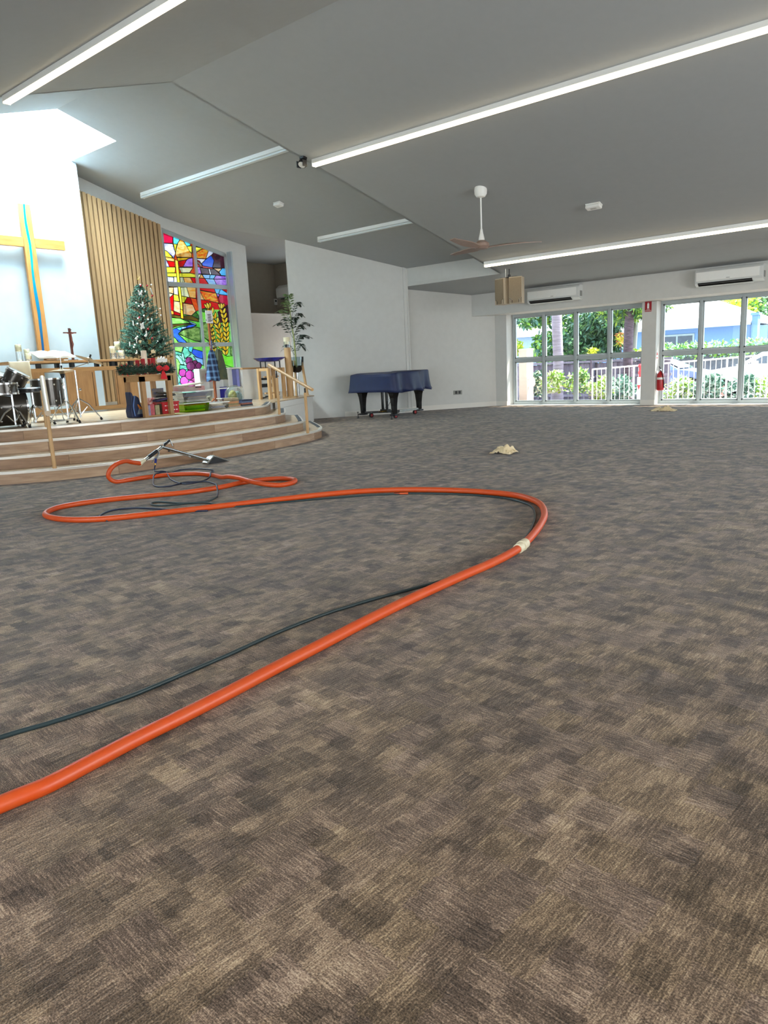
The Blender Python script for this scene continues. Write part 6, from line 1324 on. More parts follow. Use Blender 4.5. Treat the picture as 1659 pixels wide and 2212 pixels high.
for k, (fx_, fy2, ln) in enumerate(FR):
    tip = X(fx_, fy2, LX+rn.uniform(.0, .35)); z0 = max(1.55, tip.z-.05+(-.25 if tip.z > 1.8 else -.1)); st_ = Vector((LX, ly_-.05, min(2.6, z0)))
    mid = st_.lerp(tip, .55)+Vector((0, 0, .16)); cu = catmull([st_, mid, tip], 7); fo = MB(); fo.tube(cu, .004, 5)
    for i in range(3, len(cu)):
        d = (cu[i]-cu[i-1]).normalized(); sd2 = d.cross(Vector((0, 0, 1))).normalized()
        for s_ in (-1, 1):
            t_ = i/len(cu); l2 = .15*(1-.5*abs(t_-.6)); a_ = (sd2*s_+d*.7+Vector((0, 0, -.55))).normalized(); b_ = cu[i]+a_*l2; wv = d*.017
            fo.add([cu[i]-wv, cu[i].lerp(b_, .5)+wv+Vector((0, 0, .004)), b_, cu[i].lerp(b_, .5)-wv], [(0, 1, 2, 3)])
    fo.build('frond', LEAFL if k in (2, 7, 12) else LEAFM, pl)
ms = thing('music_stand', (-12.5, pc0.y-.3, SZ), 'black folding stand base behind the oak candle stand', 'stand')
yy_ = pc0.y+.02
for a in (2.6, 3.6, -.6): MB().tube([(-12.45, yy_-.03, SZ+.12), (-12.45+.05*math.cos(a), yy_+.1*math.sin(a), SZ+.08), (-12.45+.35*math.cos(a), yy_-.05+.45*math.sin(a), SZ+.012)], .012, 8).build('leg', BLACK, ms)
MB().cyl((-12.45, yy_-.03, SZ+.08), (-12.45, yy_-.03, SZ+.62), .012).build('pole', BLACK, ms)

# ------------------------------------------------------------------ handrails
def rail(name, lab, posts, ends, r=.026, mtl=OAKL):
    t = thing(name, (posts[0][0], posts[0][1], posts[0][2]), lab, 'handrail')
    a, b = Vector(ends[0]), Vector(ends[1])
    MB().cyl(a, b, r, n=18).build('rail', mtl, t, smooth=True)
    for (x, y, z) in posts:
        k = ((Vector((x, y, 0))-Vector((a.x, a.y, 0))).dot(Vector((b.x-a.x, b.y-a.y, 0))))/((b.x-a.x)**2+(b.y-a.y)**2); zr_ = a.z+(b.z-a.z)*k
        MB().cyl((x, y, z), (x, y, zr_-.085), .024, n=16).build('post', OAKL, t, smooth=True); MB().cyl((x, y, zr_-.085), (x, y, zr_-.01), .015, n=10).build('bracket', BLACK, t)
p1 = (-8.80, 8.58, .15); p2 = (-9.60, 8.70, .45)
e1 = X(675, 842, p1[0]+.14); e2 = X(580.5, 788, p2[0]-.42)
rail('handrail', 'oak handrail on two posts at the right end of the steps', [p1, p2], [e1, e2])
q1 = (-8.87, 4.25, .15); q2 = (-9.95, 4.74, .6)
g1 = X(103.5, 893, q1[0]+.16); g2 = X(91, 816, q2[0]-.28)
rail('handrail', 'pale handrail seen nearly end-on by the drum kit', [q1, q2], [g1, g2], .034, mat('rail_pale', '#cdb9a0', .35, var=.04))

# ------------------------------------------------------------------ drum kit
def tripod(t, c, z0, ztop, spread, r=.014, up=.30, name='leg', ang0=.5):
    cx, cy = c
    for k in range(3):
        a = ang0+k*2*PI/3; d = Vector((math.cos(a), math.sin(a), 0)); f = Vector((cx, cy, z0+.012))+d*spread
        lg = MB().tube([Vector((cx, cy, z0+up)), Vector((cx, cy, z0+up*.72))+d*spread*.45, f], r*.8, 8).tube([Vector((cx, cy, z0+up*.25)), Vector((cx, cy, z0+up*.62))+d*spread*.38], r*.6, 6).build(name, CHROME, t, smooth=True)
        MB().cyl(f-Vector((0, 0, .012)), f+Vector((0, 0, .025))-d*.015, .019, .016, 10).build('rubber_foot', RUBBER, lg)
    MB().cyl((cx, cy, z0+.05), (cx, cy, ztop), r, n=12).build('tube', CHROME, t, smooth=True)
def drum(name, c, ax, r, h, lab, lugs=8, cat='drum', front=True):
    c = Vector(c); ax = Vector(ax).normalized(); t = thing(name, c, lab, cat)
    a = c-ax*h/2; b = c+ax*h/2
    shl = MB().cyl(a, b, r, n=32, cap=False).build('shell', DRUMW, t, smooth=True)
    for e, s_ in ((a, -1), (b, 1)):
        MB().lathe(e, [(r+.004, -.012), (r+.011, -.012), (r+.012, .012), (r+.004, .012), (r+.004, -.012)], 32, ax=ax).build('hoop', CHROME, t, smooth=True)
        MB().lathe(e+ax*s_*.003, [(0, 0), (r+.003, 0)], 32, ax=ax).build('head', SKIN, t)
    u = ax.orthogonal().normalized(); v = ax.cross(u)
    for k in range(lugs):
        d = u*math.cos(2*PI*k/lugs)+v*math.sin(2*PI*k/lugs)
        for s_ in (-1, 1): p = c+ax*s_*h*.30+d*(r+.006); MB().sphere(p, .015, 8, 6, (1, 1, 1.3)).build('lug', CHROME, shl, smooth=True)
    return t
DX = -10.85
drum('bass_drum', (DX, 4.62, SZ+.285), (.15, 1, 0), .27, .44, 'large dark bass drum lying on its side at the left edge')
yrt = X(33, 818, -10.80)
drum('rack_tom', yrt, (.30, .42, .86), .155, .20, 'dark tom drum tilted above the bass drum, front')
drum('rack_tom', X(-6, 822, -10.95), (.30, .1, .9), .14, .19, 'dark tom drum cut off by the left edge of view')
MB().cyl(yrt-Vector((0, .05, .1)), (DX, 4.6, SZ+.56), .011).build('x', CHROME).name = 'tom_mount'
tag(bpy.data.objects['tom_mount'], 'chrome tom holder rising from the bass drum', 'tom mount')
sn = X(8, 840, -10.30); drum('snare_drum', (sn.x, sn.y, sn.z), (0, 0, 1), .175, .135, 'shallow snare drum on a chrome tripod at the left edge')
s_t = thing('snare_stand', (sn.x, sn.y+.05, SZ), 'chrome tripod stand holding the snare drum', 'drum stand'); tripod(s_t, (sn.x, sn.y+.09), SZ, sn.z-.075, .26, ang0=.3)
for k in range(3): a = k*2.09; MB().tube([(sn.x, sn.y+.09, sn.z-.10), (sn.x+.14*math.cos(a), sn.y+.14*math.sin(a), sn.z-.075)], .007, 6).build('basket_arm', CHROME, s_t)
fl_ = X(103, 848, -11.55); ftm = drum('floor_tom', (fl_.x, fl_.y, fl_.z), (0, 0, 1), .235, .42, 'deep dark floor tom standing behind the pale handrail')
for k in range(3):
    a = k*2*PI/3+.3; x, y = fl_.x+.25*math.cos(a), fl_.y+.25*math.sin(a); MB().tube([(x, y, fl_.z+.02), (x, y, SZ+.05), (x+.02*math.cos(a), y+.02*math.sin(a), SZ)], .007, 8).build('leg', CHROME, ftm)
th = X(62, 842, -10.5); tn = thing('drum_throne', (th.x, th.y, SZ), 'round black padded drum stool on a chrome tripod', 'drum stool')
MB().lathe((th.x, th.y, th.z-.04), [(.15, 0), (.17, .01), (.172, .055), (.15, .07), (0, .072)], 26).build('seat', mat('black_vinyl', '#101012', .3, var=.05), tn, smooth=True); tripod(tn, (th.x+.02, th.y+.03), SZ, th.z-.04, .25, .013, ang0=1.3)
MB().sphere((th.x+.04, th.y+.03, th.z-.25), .018).build('wing_bolt', CHROME, tn)
hc_ = X(134, 803, -10.45); hh = thing('hi_hat', (hc_.x, hc_.y, SZ), 'pair of hi-hat cymbals on a chrome stand, centre of drum kit', 'cymbal'); 
for s_ in (0, .02): MB().lathe((hc_.x, hc_.y, hc_.z+s_), [(.18, -.006 if s_ else .0), (.10, .008), (.045, .014), (.03, .03), (.006, .034)] if s_ else [(.18, .004), (.10, -.008), (.045, -.014), (.03, -.03), (.006, -.034)], 30).build('cymbal_disc', CYMB, hh, smooth=True)
MB().cyl((hc_.x, hc_.y, hc_.z-.10), (hc_.x, hc_.y, hc_.z-.03), .02, .035, 12).build('seat_cup', BLACK, hh); MB().cyl((hc_.x, hc_.y, hc_.z), (hc_.x, hc_.y, X(127, 762, -10.45).z), .0035, n=6).build('pull_rod', CHROME, hh); MB().cyl((hc_.x, hc_.y, hc_.z+.04), (hc_.x, hc_.y, hc_.z+.09), .012).build('clutch', BLACK, hh)
tripod(hh, (hc_.x+.01, hc_.y+.0), SZ, hc_.z-.05, .27, .012, .32, ang0=.1)
MB().slab([(hc_.x+.02, hc_.y-.05, SZ+.03), (hc_.x+.02, hc_.y+.03, SZ+.03), (hc_.x+.30, hc_.y-.08, SZ+.075), (hc_.x+.30, hc_.y-.15, SZ+.075)], (0, 0, .012)).build('pedal', CHROME, hh); MB().cyl((hc_.x, hc_.y, SZ+.5), (hc_.x, hc_.y, SZ+.54), .022, n=10).build('clamp', CHROME, hh)
cc_ = X(193, 776, -10.65); cs = thing('crash_cymbal', (X(172, 905, -10.65).x, X(172, 905, -10.65).y, SZ), 'tilted crash cymbal on a boom stand nearest the Christmas tree', 'cymbal')
ax = Vector((.10, .36, .92)).normalized(); MB().lathe(cc_, [(.205, -.012), (.12, .0), (.05, .006), (.035, .022), (.006, .028)], 30, ax=ax).build('cymbal_disc', CYMB, cs, smooth=True)
MB().cyl(cc_+ax*.03, cc_+ax*.075, .014).build('wing_nut', BLACK, cs); yb2 = X(168, 850, -10.65).y; bt = X(160, 800, -10.65); mm_ = X(153, 797, -10.65)
MB().tube([cc_-ax*.07, X(190, 784, -10.65), X(150, 797, -10.65)], .007, 8).build('boom_arm', CHROME, cs); MB().tube([cc_, cc_-ax*.08], .006, 8).build('tilter', CHROME, cs)
tripod(cs, (-10.65, yb2), SZ, bt.z, .30, .013, .34, ang0=.9); MB().sphere((-10.62, yb2+.03, SZ+.47), .02).build('wing_bolt', CHROME, cs)

# ------------------------------------------------------------------ outside, seen through the windows
GZ = -.45
og = MB(); og.slab([(-60, YO+.05, -.16), (30, YO+.05, -.16), (30, 21.5, -.16), (-60, 21.5, -.16)], (0, 0, -.2)); 
og.slab([(-60, 21.5, -.16), (30, 21.5, -.16), (30, 23.6, GZ), (-60, 23.6, GZ)], (0, 0, -.2)); 
struct(og.build('garden_bed', mat('bark_mulch', '#74483f', .9, var=.35, vscale=16, bump=.4, bscale=60)))
struct(MB().bb((-60, 23.6, GZ-.2), (40, 90, GZ)).build('car_park', mat('asphalt_pale', '#a8a8a8', .9, var=.08)))
struct(MB().bb((-11, YO, -.12), (XR, 18.5, -.08)).build('path', mat('concrete', '#c8c6c0', .8, var=.05)))
# paling fence with capping, posts and a mid rail
fe = thing('paling_fence', (-20, 25.2, GZ), 'weathered grey timber paling fence behind the garden bed', 'fence')
FW = [mat('paling_%d' % k, c, .85, stretch=(6, 6, .6), var=.15, vscale=5) for k, c in enumerate(('#7c7484', '#6c6474', '#8a8292'))]
rn = random.Random(21); x = -15.6; k = 0
while x < -8.4:
    MB().bb((x, 25.18+.012*(k % 2), GZ+.03), (x+.098, 25.195+.012*(k % 2), .93+rn.uniform(-.01, .01))).build('paling', FW[rn.randrange(3)], fe); x += .102; k += 1
MB().bb((-15.8, 25.1, .95), (-8.3, 25.26, 1.03)).build('capping', FW[2], fe)
for z in (.42, -.25): MB().bb((-15.8, 25.13, z), (-8.3, 25.18, z+.09)).build('fence_rail', FW[2], fe)
for x in (-15.0, -13.05, -11.12, -9.2): MB().bb((x, 25.03, GZ), (x+.13, 25.13, .95)).build('fence_post', FW[1], fe)

def leaves(m, c, r, n, s, rn, drop=.3, shape=.5):
    for i in range(n):
        d = Vector((rn.gauss(0, 1), rn.gauss(0, 1), rn.gauss(0, 1))).normalized(); p = Vector(c)+Vector((d.x*r[0], d.y*r[1], d.z*r[2]))*rn.uniform(.35, 1)**.6
        u = Vector((rn.gauss(0, 1), rn.gauss(0, 1), rn.gauss(-drop, .7))).normalized(); v = u.orthogonal().normalized(); v = (Matrix.Rotation(rn.uniform(0, 6.28), 3, u)@v)*s*shape*.5; L = s*rn.uniform(.6, 1.3)
        m.add([p, p+u*L*.5+v, p+u*L, p+u*L*.5-v], [(0, 1, 2, 3)])
def leafmat(n, c, c2): 
    m = mat(n, c, .5, var=.3, vscale=3, col2=c2)
    return m
G1 = leafmat('leaf_dark', '#44694a', '#2c4c38'); G2 = leafmat('leaf_mid', '#74a060', '#4c7c4c'); G3 = leafmat('leaf_bright', '#a8c850', '#7cae3c'); G4 = leafmat('leaf_pale', '#c8e0d4', '#90b0a0'); G5 = leafmat('leaf_blue', '#5c8878', '#406858'); GY = leafmat('leaf_yellow', '#e0e048', '#b8c828'); GO = leafmat('leaf_orange', '#e09858', '#c07848'); GP = leafmat('leaf_variegated', '#eef0d8', '#b4c498')
BK = mat('palm_bark', '#a89cac', .85, var=.2, vscale=3, stretch=(1, 1, 9)); BK2 = mat('tree_bark', '#6c5c68', .9, var=.3, vscale=6, stretch=(1, 1, 5))
def plant(name, base, blobs, n, s, lab, cat, mats_, trunk=None, group=None, seed=1, drop=.3, shape=.5):
    t = thing(name, base, lab, cat, group); rn = random.Random(seed); ms = [MB() for _ in mats_]
    if trunk:
        (pts_, rr, bm_) = trunk; MB().tube(pts_, rr, 10).build('trunk', bm_, t, smooth=True)
    for c, r in blobs:
        for j, m_ in enumerate(ms): leaves(m_, c, r, max(3, n//(len(ms)*len(blobs))), s, rn, drop, shape)
    for m_, mt in zip(ms, mats_): o = m_.build('foliage', mt, t); o['kind'] = 'stuff'
    return t
# palm trunk in the second pane, with ring scars
pr = [(-11.05, 22.3, GZ+.2), (-11.0, 22.3, 1.0), (-11.05, 22.3, 2.4), (-11.05, 22.3, 4.2)]
pt = thing('palm_tree', (-11.0, 22.3, GZ+.2), 'pale ringed palm trunk behind the second window pane', 'tree')
q = MB(); cu = catmull(pr, 14); q.tube(cu, [(.165+.05*max(0, (.2-i/len(cu)))/.2*1.2)+(.006 if i % 2 else 0) for i in range(len(cu))], 12); q.build('trunk', BK, pt, smooth=True)
ff = MB(); rn = random.Random(2)
for k in range(16):
    a = k*.4+.2; tip = Vector((-11.05+2.2*math.cos(a), 22.3+2.2*math.sin(a), 2.9+rn.uniform(-.5, .8))); mid = Vector((-11.05+1.1*math.cos(a), 22.3+1.1*math.sin(a), 4.5)); c_ = catmull([(-11.05, 22.3, 4.1), mid, tip], 8)
    for i in range(2, len(c_)):
        d = (c_[i]-c_[i-1]).normalized(); sd2 = d.cross(Vector((0, 0, 1))).normalized()
        for s_ in (-1, 1):
            b_ = c_[i]+(sd2*s_*.5+d*.3+Vector((0, 0, -.6)))*.65; ff.add([c_[i]-d*.03, c_[i]+d*.03, b_], [(0, 1, 2)])
o = ff.build('fronds', G2, pt); o['kind'] = 'stuff'
# conifer-like shrub tree with dark trunk behind the fourth pane
plant('bottlebrush_tree', (-9.17, 23.6, GZ), [((-9.6, 24.0, 2.75), (.95, .7, .55)), ((-8.7, 23.8, 2.8), (.8, .6, .6)), ((-9.1, 23.9, 3.4), (1.4, .8, .6))], 3400, .20, 'dark trunked tree with drooping leaves behind the fourth window pane', 'tree', [G1, G2, G3], ([(-9.17, 23.6, GZ), (-9.2, 23.6, 1), (-9.17, 23.6, 2.2), (-9.1, 23.6, 3.2)], [.17, .155, .15, .12], BK2), seed=3, drop=.8, shape=.35)
plant('pandanus_tree', (-10.2, 26.5, GZ), [((-11.0, 26.2, 2.6), (1.0, .7, .6)), ((-11.9, 26.4, 1.9), (.8, .6, .8)), ((-10.2, 26.3, 2.9), (.9, .6, .45)), ((-11.0, 26.6, 3.3), (1.9, .8, .6)), ((-11.1, 26.6, 1.7), (.5, .6, .6))], 8200, .25, 'dark leafy tree spreading over the fence behind the third pane', 'tree', [G1, G1, G2, G5], ([(-10.15, 26.5, GZ), (-10.1, 26.5, 1.5), (-10.0, 26.5, 2.7)], [.11, .09, .07], mat('grey_bark', '#8c8c84', .9)), seed=5, drop=.9, shape=.3)
plant('leafy_tree', (-12.9, 27.5, GZ), [((-14.6, 27.5, 3.0), (1.0, .8, .6)), ((-13.9, 27.5, 1.6), (.8, .8, .7)), ((-12.9, 27.6, 2.9), (1.2, .8, .8)), ((-12.6, 27.4, 1.7), (.7, .7, .7))], 4800, .24, 'light green leafy tree behind the first window pane', 'tree', [G2, G5, G3], ([(-12.9, 27.5, GZ), (-13, 27.5, 2.5)], [.08, .05], BK2), seed=7, drop=.4)
plant('leafy_shrub', (-12.4, 25.9, GZ), [((-12.4, 25.8, 1.35), (.9, .4, .55)), ((-11.5, 25.7, 1.2), (.6, .4, .35))], 1300, .2, 'bushy green growth rising just above the fence', 'shrub', [G2, G1], None, seed=8)
plant('yellow_cordyline', (-11.0, 24.3, GZ), [((-10.72, 24.3, 1.33), (.12, .12, .14))], 90, .17, 'yellow strappy plant beside the palm trunk', 'plant', [GY], ([(-10.8, 24.3, GZ), (-10.75, 24.3, 1.2)], [.03, .02], BK2), seed=9, shape=.25)
plant('yellow_croton', (-12.1, 21.2, -.16), [((-11.95, 21.2, 1.60), (.22, .2, .22))], 160, .22, 'yellow-green plant above the rendered pillar outside', 'plant', [GY, G3], ([(-12.0, 21.2, -.16), (-11.95, 21.2, 1.5)], [.03, .02], BK2), seed=10, shape=.3)
plant('orange_cordyline', (-10.3, 25.8, GZ), [((-10.3, 25.8, 1.75), (.13, .15, .24))], 110, .2, 'orange leaved plant left of the dark tree trunk', 'plant', [GO, GY], ([(-10.3, 25.8, GZ), (-10.3, 25.8, 1.6)], [.03, .02], BK2), seed=11, shape=.25)
bush = [(-10.55, 21.0, .5, .42, [GP, G3], 'pale variegated bush left of the palm trunk', 'a'), (-11.35, 21.3, .45, .5, [G5, G1, GP], 'shady bush behind the pillar handrail loop', 'b'), (-9.62, 20.8, .5, .45, [GP, G3, G2], 'leafy variegated bush right of the palm trunk', 'c'), (-8.9, 20.9, .28, .4, [GP, G3], 'low bright bush by the left end of railing', 'd'),
 (-8.1, 20.2, .3, .42, [G4, G5], 'blue-green bush behind the railing, left of the red hydrant post', 'e'), (-7.3, 20.1, .22, .45, [G4, G5], 'blue-green bush at foot of the red hydrant post', 'f'), (-6.5, 20.3, .22, .45, [G4, GP, G3], 'pale bush in the first pane right of the pier', 'g'), (-5.7, 20.2, .28, .42, [G4, G5], 'pale bush across the car door', 'h'), (-4.9, 20.3, .22, .45, [G4, G5], 'pale bush under the number plate', 'i'), (-4.1, 20.2, .28, .5, [G4, G3], 'pale bush at the right edge of the photo', 'j')]
for k, (x, y, z, r, ms_, lab, _) in enumerate(bush):
    plant('garden_bush', (x, y, -.16), [((x, y, z-.12), (r*1.05, .3, r*.8)), ((x+.1, y, z+.1), (r*.5, .2, r*.5))], 620, .13, lab, 'shrub', ms_, None, seed=30+k, drop=-.3)
plant('bright_croton', (-8.35, 22.5, GZ+.2), [((-8.3, 22.5, 1.22), (.26, .2, .12))], 160, .15, 'lime green plant at the right edge of the fourth pane', 'plant', [GY, G3], ([(-8.35, 22.5, GZ+.2), (-8.35, 22.5, 1.2)], [.03, .02], BK2), seed=14)
# rendered pillar with pipe loop
pi_ = thing('rendered_pillar', (-11.95, 19.6, -.12), 'cream rendered pillar outside the first window pane', 'pillar')
a_ = Yp(1120.5, 754, 19.6); b_ = Yp(1137.5, 754, 19.6)
MB().bb((a_.x, 19.6, -.12), (b_.x, 20.0, a_.z)).build('shaft', mat('render_cream', '#cfc0b2', .8, var=.05), pi_); MB().bb((a_.x-.01, 19.59, a_.z-.05), (b_.x+.01, 20.01, a_.z)).build('cap', mat('render_cream', '#cfc0b2', .8), pi_)
h1 = Yp(1136, 818, 19.7); h2 = Yp(1152, 818, 19.7); h3 = Yp(1153, 832, 19.7); h4 = Yp(1136, 834, 19.7)
o = MB().tube(catmull([h1, Yp(1148, 817, 19.7), h2, Yp(1154, 824, 19.7), h3, Yp(1148, 834, 19.7), h4], 5), .03, 10).build('handrail_loop', WHITE, smooth=True); tag(o, 'white pipe handrail loop fixed to the cream pillar', 'handrail')
# white railing
rl = thing('garden_railing', (-7.0, 19.3, -.16), 'white tubular railing running past both windows outside', 'railing')
x0 = Yp(1280, 797, 19.3).x; z0 = Yp(1280, 798, 19.3).z; x1 = -3.0; z1 = z0+.20*(x1-x0)/4.6
WR = mat('white_powder_coat', '#f2f4f6', .4, var=.01)
MB().tube([(x0, 19.3, z0), (x1, 19.3, z1)], .02, 8).build('top_rail', WR, rl); MB().tube([(x0, 19.3, -.02), (x1, 19.3, .0)], .016, 8).build('bottom_rail', WR, rl)
n = int((x1-x0)/.128)
for k in range(n+1):
    x = x0+.128*k; zz = z0+(z1-z0)*(x-x0)/(x1-x0); big = k % 9 == 0
    MB().cyl((x, 19.3, -.14 if big else -.02), (x, 19.3, zz), .024 if big else .009, n=8).build('post' if big else 'baluster', WR, rl)
# hydrant / bollard
hx = Yp(1383, 790, 19.0); hb = thing('hydrant_post', (hx.x, 19.0, -.12), 'white hydrant post with red top just left of the pier', 'hydrant')
zt5 = Yp(1383, 786, 19.0).z; zc5 = Yp(1383, 806, 19.0).z
MB().cyl((hx.x, 19.0, -.12), (hx.x, 19.0, zc5-.1), .07, n=16).build('pipe', WR, hb, smooth=True); MB().cyl((hx.x, 19.0, zc5-.1), (hx.x, 19.0, zt5-.05), .035, n=12).build('riser', mat('hydrant_red', '#e0404c', .4), hb)
MB().lathe((hx.x, 19.0, zt5-.10), [(.03, 0), (.055, .03), (.055, .06), (.03, .10)], 14).build('cap', mat('hydrant_red', '#e0404c', .4), hb); MB().lathe((hx.x, 19.0, zc5-.03), [(.05, 0), (.052, .08)], 14).build('collar', mat('hydrant_red', '#e0404c', .4), hb)
MB().prism([(-.05, .0), (.05, .0), (0, -.13)], .004, (hx.x, 18.925, zc5-.30), (1, 0, 0), (0, 0, 1), (0, 1, 0)).build('marker', mat('hydrant_red', '#e0404c', .4), hb)
# house across the car park
HY = 40.0
hs = thing('house', (-12, HY, GZ), 'pale blue house with a white hip roof across the car park', 'house')
def hp(px, py, y=HY): return Yp(px, py, y)
xl = -18.5; xr = hp(1620, 700).x; ze = hp(1500, 703).z; zr6 = hp(1512, 655).z+.55
HB = mat('house_wall', '#6482ac', .8, var=.03)
MB().bb((xl, HY, GZ), (xr-.35, HY+8, ze-.1)).build('wall', HB, hs)
rf = MB(); e = .55; rf.add([(xl-e, HY-e, ze), (xr+e*.3, HY-e, ze), (xr+e*.3, HY+8+e, ze), (xl-e, HY+8+e, ze), (xl+4, HY+4, zr6+.4), (xr-4.2, HY+4, zr6+.4)], [(0, 1, 5, 4), (1, 2, 5), (2, 3, 4, 5), (3, 0, 4), (0, 3, 2, 1)])
rf.build('roof', mat('roof_white', '#f2f4f4', .5, var=.02), hs)
MB().bb((xl-e, HY-e-.03, ze-.16), (xr+e*.3, HY-e+.02, ze+.02)).build('gutter', mat('gutter', '#a8b0ae', .5), hs)
wA, wB = hp(1438, 724), hp(1500, 741); wx0, wx1 = min(wA.x, wB.x), max(wA.x, wB.x)
wf = MB().bb((wx0-.4, HY-.05, wB.z-.6), (wx1, HY+.02, wA.z)).build('window', mat('house_window_frame', '#8c9a9c', .5), hs)
for a, b in ((wx0-.3, wx0+.55), (wx0+.65, wx1-.1)): MB().bb((a, HY-.07, wB.z-.5), (b, HY-.04, wA.z-.1)).build('pane', mat('house_pane', '#3c4450', .15, var=.2), wf)
cA, cB = hp(1628, 676), hp(1641, 676); MB().bb((cA.x, HY-.3, GZ), (cB.x, HY+.2, cA.z)).build('column', HB, hs); MB().bb((cA.x-.06, HY-.36, cA.z-.12), (cB.x+.06, HY+.26, cA.z)).build('column_cap', HB, hs)
MB().bb((cB.x+.1, HY+1, hp(1650, 694).z-.1), (cB.x+4, HY+3, hp(1650, 694).z+.1)).build('side_roof', mat('roof_white', '#f2f4f4', .5), hs)
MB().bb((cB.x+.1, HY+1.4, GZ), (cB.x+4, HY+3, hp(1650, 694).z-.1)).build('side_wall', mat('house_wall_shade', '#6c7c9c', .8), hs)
# neighbour house seen behind the first panes
h2_ = thing('house', (-30, 45, GZ), 'grey roofed house glimpsed behind the light green tree', 'house')
MB().bb((-30, 44, GZ), (-19.5, 50, 2.6)).build('wall', mat('house_wall_b', '#8498b0', .8), h2_); MB().add([(-30.5, 43.6, 2.6), (-19, 43.6, 2.6), (-19, 50.4, 2.6), (-30.5, 50.4, 2.6), (-27, 47, 4.0), (-22.5, 47, 4.0)], [(0, 1, 5, 4), (1, 2, 5), (2, 3, 4, 5), (3, 0, 4), (3, 2, 1, 0)]).build('roof', mat('roof_grey', '#9a9ca0', .6), h2_)
# hedge and trees far behind
hx0, hx1 = Yp(1433, 750, 32).x-.6, Yp(1659, 745, 32).x+3
plant('hedge', ((hx0+hx1)/2, 32, GZ), [((hx0+(hx1-hx0)*k/11, 32, 1.20), (.5, .35, .34)) for k in range(12)], 3600, .16, 'clipped light green hedge in front of the pale blue house', 'hedge', [G3, G4, G2], None, seed=50, drop=-.2)
struct(MB().bb((hx0, 32.1, GZ), (hx1, 32.5, 1.12)).build('hedge_bank', mat('hedge_wall', '#6c6c74', .9, var=.2, vscale=5)))
for k, (px, py, w_, h_, ms_, lab) in enumerate(((1560, 660, 2.2, .9, [G3, GY], 'lime green tree behind the white roof ridge'), (1600, 655, 2.0, 1.6, [G3, G2], 'tree with pale leaves right of the roof ridge'), (1640, 660, 2.4, 2.4, [G2, G5, G1], 'tall dark green tree behind the blue column'), (1665, 700, 2.0, 2.6, [G2, G1], 'dark tree cut off by the right edge'))):
    yq_ = (52, 57, 62, 53)[k]; p = Yp(px, py, yq_); plant('background_tree', (p.x, yq_, GZ), [((p.x, yq_, p.z), (w_, 1.2, h_)), ((p.x+.6, yq_, p.z-1.2), (w_, 1.2, h_))], 1500, .4, lab, 'tree', ms_, ([(p.x, yq_, GZ), (p.x, yq_, p.z)], [.3, .2], BK2), seed=60+k)
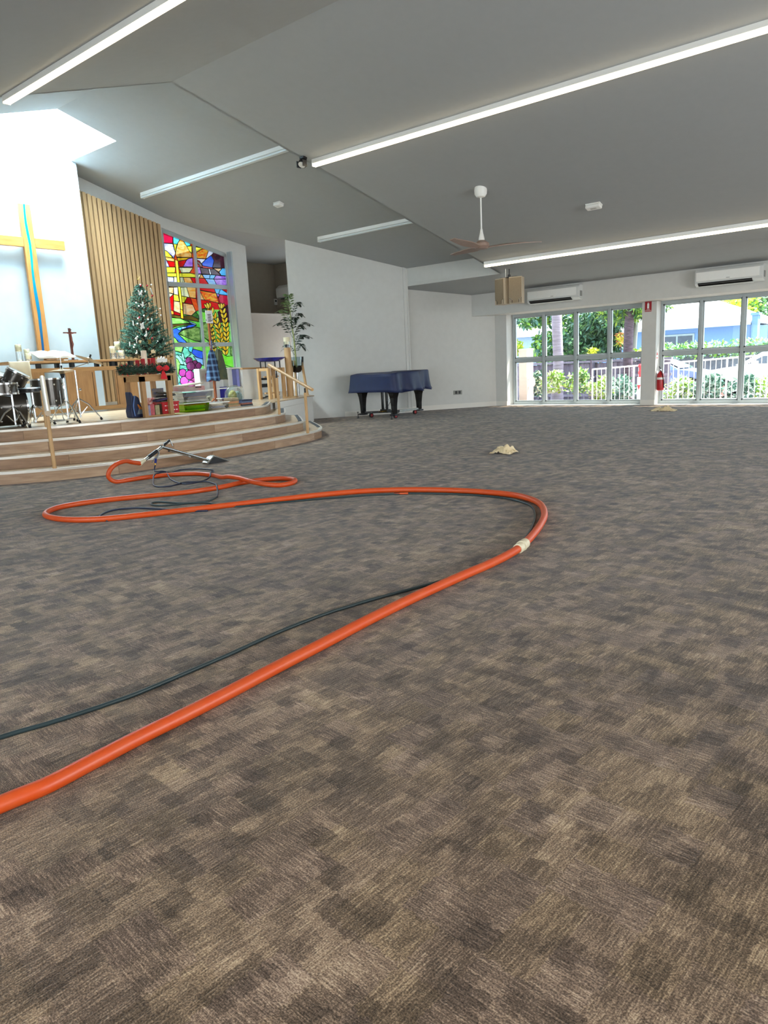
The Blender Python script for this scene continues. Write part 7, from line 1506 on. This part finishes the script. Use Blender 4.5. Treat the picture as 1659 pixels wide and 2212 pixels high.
# cars
def car(x0, L, y, dirn, body, lab, h=1.48, z0=GZ, suv=False):
    "x0 = rear end, dirn = +1 nose towards +x"
    t = thing('car', (x0+dirn*L/2, y, z0), lab, 'car'); W = 1.78
    def pt_(u, z, v): return (x0+dirn*u*L, y+v, z0+z)
    low = [(0, .42), (.005, .75), (.02, .98), (.06, 1.02), (.70, 1.02), (.80, .97), (.93, .86), (.985, .70), (1, .45), (.97, .26), (.03, .26)] if not suv else [(0, .5), (.005, .85), (.02, 1.1), (.06, 1.12), (.68, 1.10), (.80, 1.06), (.94, .96), (.99, .80), (1, .5), (.97, .30), (.03, .30)]
    zb_ = low[4][1]
    cab = [(.03, zb_-.02), (.09, h-.13), (.16, h-.02), (.36, h), (.50, h-.03), (.57, h-.12), (.735, zb_-.02)]
    def loft(prof, w0, w1, zlo, zhi, nm, mt):
        q = MB(); n = len(prof); vs = []
        for s_ in (-1, 1):
            for (u, z) in prof: k = (z-zlo)/(zhi-zlo); vs.append(pt_(u, z, s_*(w0+(w1-w0)*max(0, k))/2))
        tt_ = tessellate_polygon([[Vector((p[0]*L, p[1], 0)) for p in prof]]); q.add(vs, [tuple(a) for a in tt_]+[tuple(n+i for i in a[::-1]) for a in tt_]+[(i, (i+1) % n, n+(i+1) % n, n+i) for i in range(n)]); return q.build(nm, mt, t, bevel=.03)
    loft(low, W, W-.06, .3, 1.1, 'body', body); loft(cab, W-.08, W-.46, zb_, h, 'cabin', body)
    GL = mat('car_glass', '#2c3040', .08, var=.1, spec=.8)
    for s_ in (-1, 1):
        q = MB()
        def wv(z): return s_*((W-.08)+(W-.46-W+.08)*max(0, (z-zb_)/(h-zb_)))/2+s_*.006
        for A_ in ([(.075, zb_+.05), (.125, h-.12), (.22, h-.08), (.235, zb_+.05)], [(.25, zb_+.05), (.24, h-.08), (.38, h-.08), (.385, zb_+.05)], [(.40, zb_+.05), (.395, h-.08), (.50, h-.10), (.655, zb_+.05)]):
            q.add([pt_(u, z, wv(z)) for u, z in A_], [(0, 1, 2, 3)])
        q.build('side_window', GL, t)
        for u in (.17, .82):
            wl = MB().cyl(pt_(u, .33, s_*(W/2-.16)), pt_(u, .33, s_*(W/2+.01)), .33, n=24).build('wheel', RUBBER, t, smooth=True)
            MB().cyl(pt_(u, .33, s_*(W/2+.01)), pt_(u, .33, s_*(W/2+.02)), .20, n=16).build('rim', CHROME, wl)
            MB().lathe(pt_(u, .33, s_*(W/2-.005)), [(.34, 0), (.39, .004*s_), (.39, .01*s_), (.34, .01*s_)], 20, ax=(0, 1, 0)).build('arch', BLACK, t)
        MB().box(pt_(.60, zb_+.08, s_*(W/2+.08)), (.18, .16, .12)).build('mirror', body, t, bevel=.02)
        for u in (.33, .5): MB().box(pt_(u, .88, s_*(W/2+.0)), (.14, .03, .025)).build('door_handle', CHROME, t)
        MB().box(pt_(.955, .72, s_*(W/2-.16)), (.16, .30, .12)).build('headlight', mat('lamp_glass', '#dfe6ec', .1), t, bevel=.02); MB().box(pt_(.015, .85, s_*(W/2-.12)), (.10, .22, .14)).build('tail_light', mat('tail_red', '#d02838', .2), t, bevel=.02)
    q = MB(); 
    for (ua, za, ub, zb2) in ((.585, h-.13, .722, zb_+.02), (.082, h-.16, .04, zb_+.06)):
        wa, wb_ = (W-.52)/2, (W-.2)/2; off = .012*(1 if ua > .3 else -1)
        q.add([pt_(ua, za+.012, -wa), pt_(ua, za+.012, wa), pt_(ub+off, zb2+.012, wb_), pt_(ub+off, zb2+.012, -wb_)], [(0, 1, 2, 3)])
    q.build('windscreen', GL, t); MB().box(pt_(1.0, .55, 0), (.02, 1.1, .18)).build('grille', BLACK, t); MB().box(pt_(1.004, .46, 0), (.02, .36, .11)).build('number_plate', WHITE, t)
    return t
e1_ = Yp(1552, 800, 28).x
car(e1_-4.3, 4.3, 28.2, 1, mat('car_silver_blue', '#8c9cc4', .25, metal=.3, var=.03), 'silver blue hatchback seen past the pier, nose to the right')
car(Yp(1508, 800, 25.6).x+4.5, 4.5, 26.2, -1, mat('car_white', '#f2f4f6', .25, var=.01), 'white four-wheel drive parked nose left beside the silver hatchback', h=1.62, suv=True)
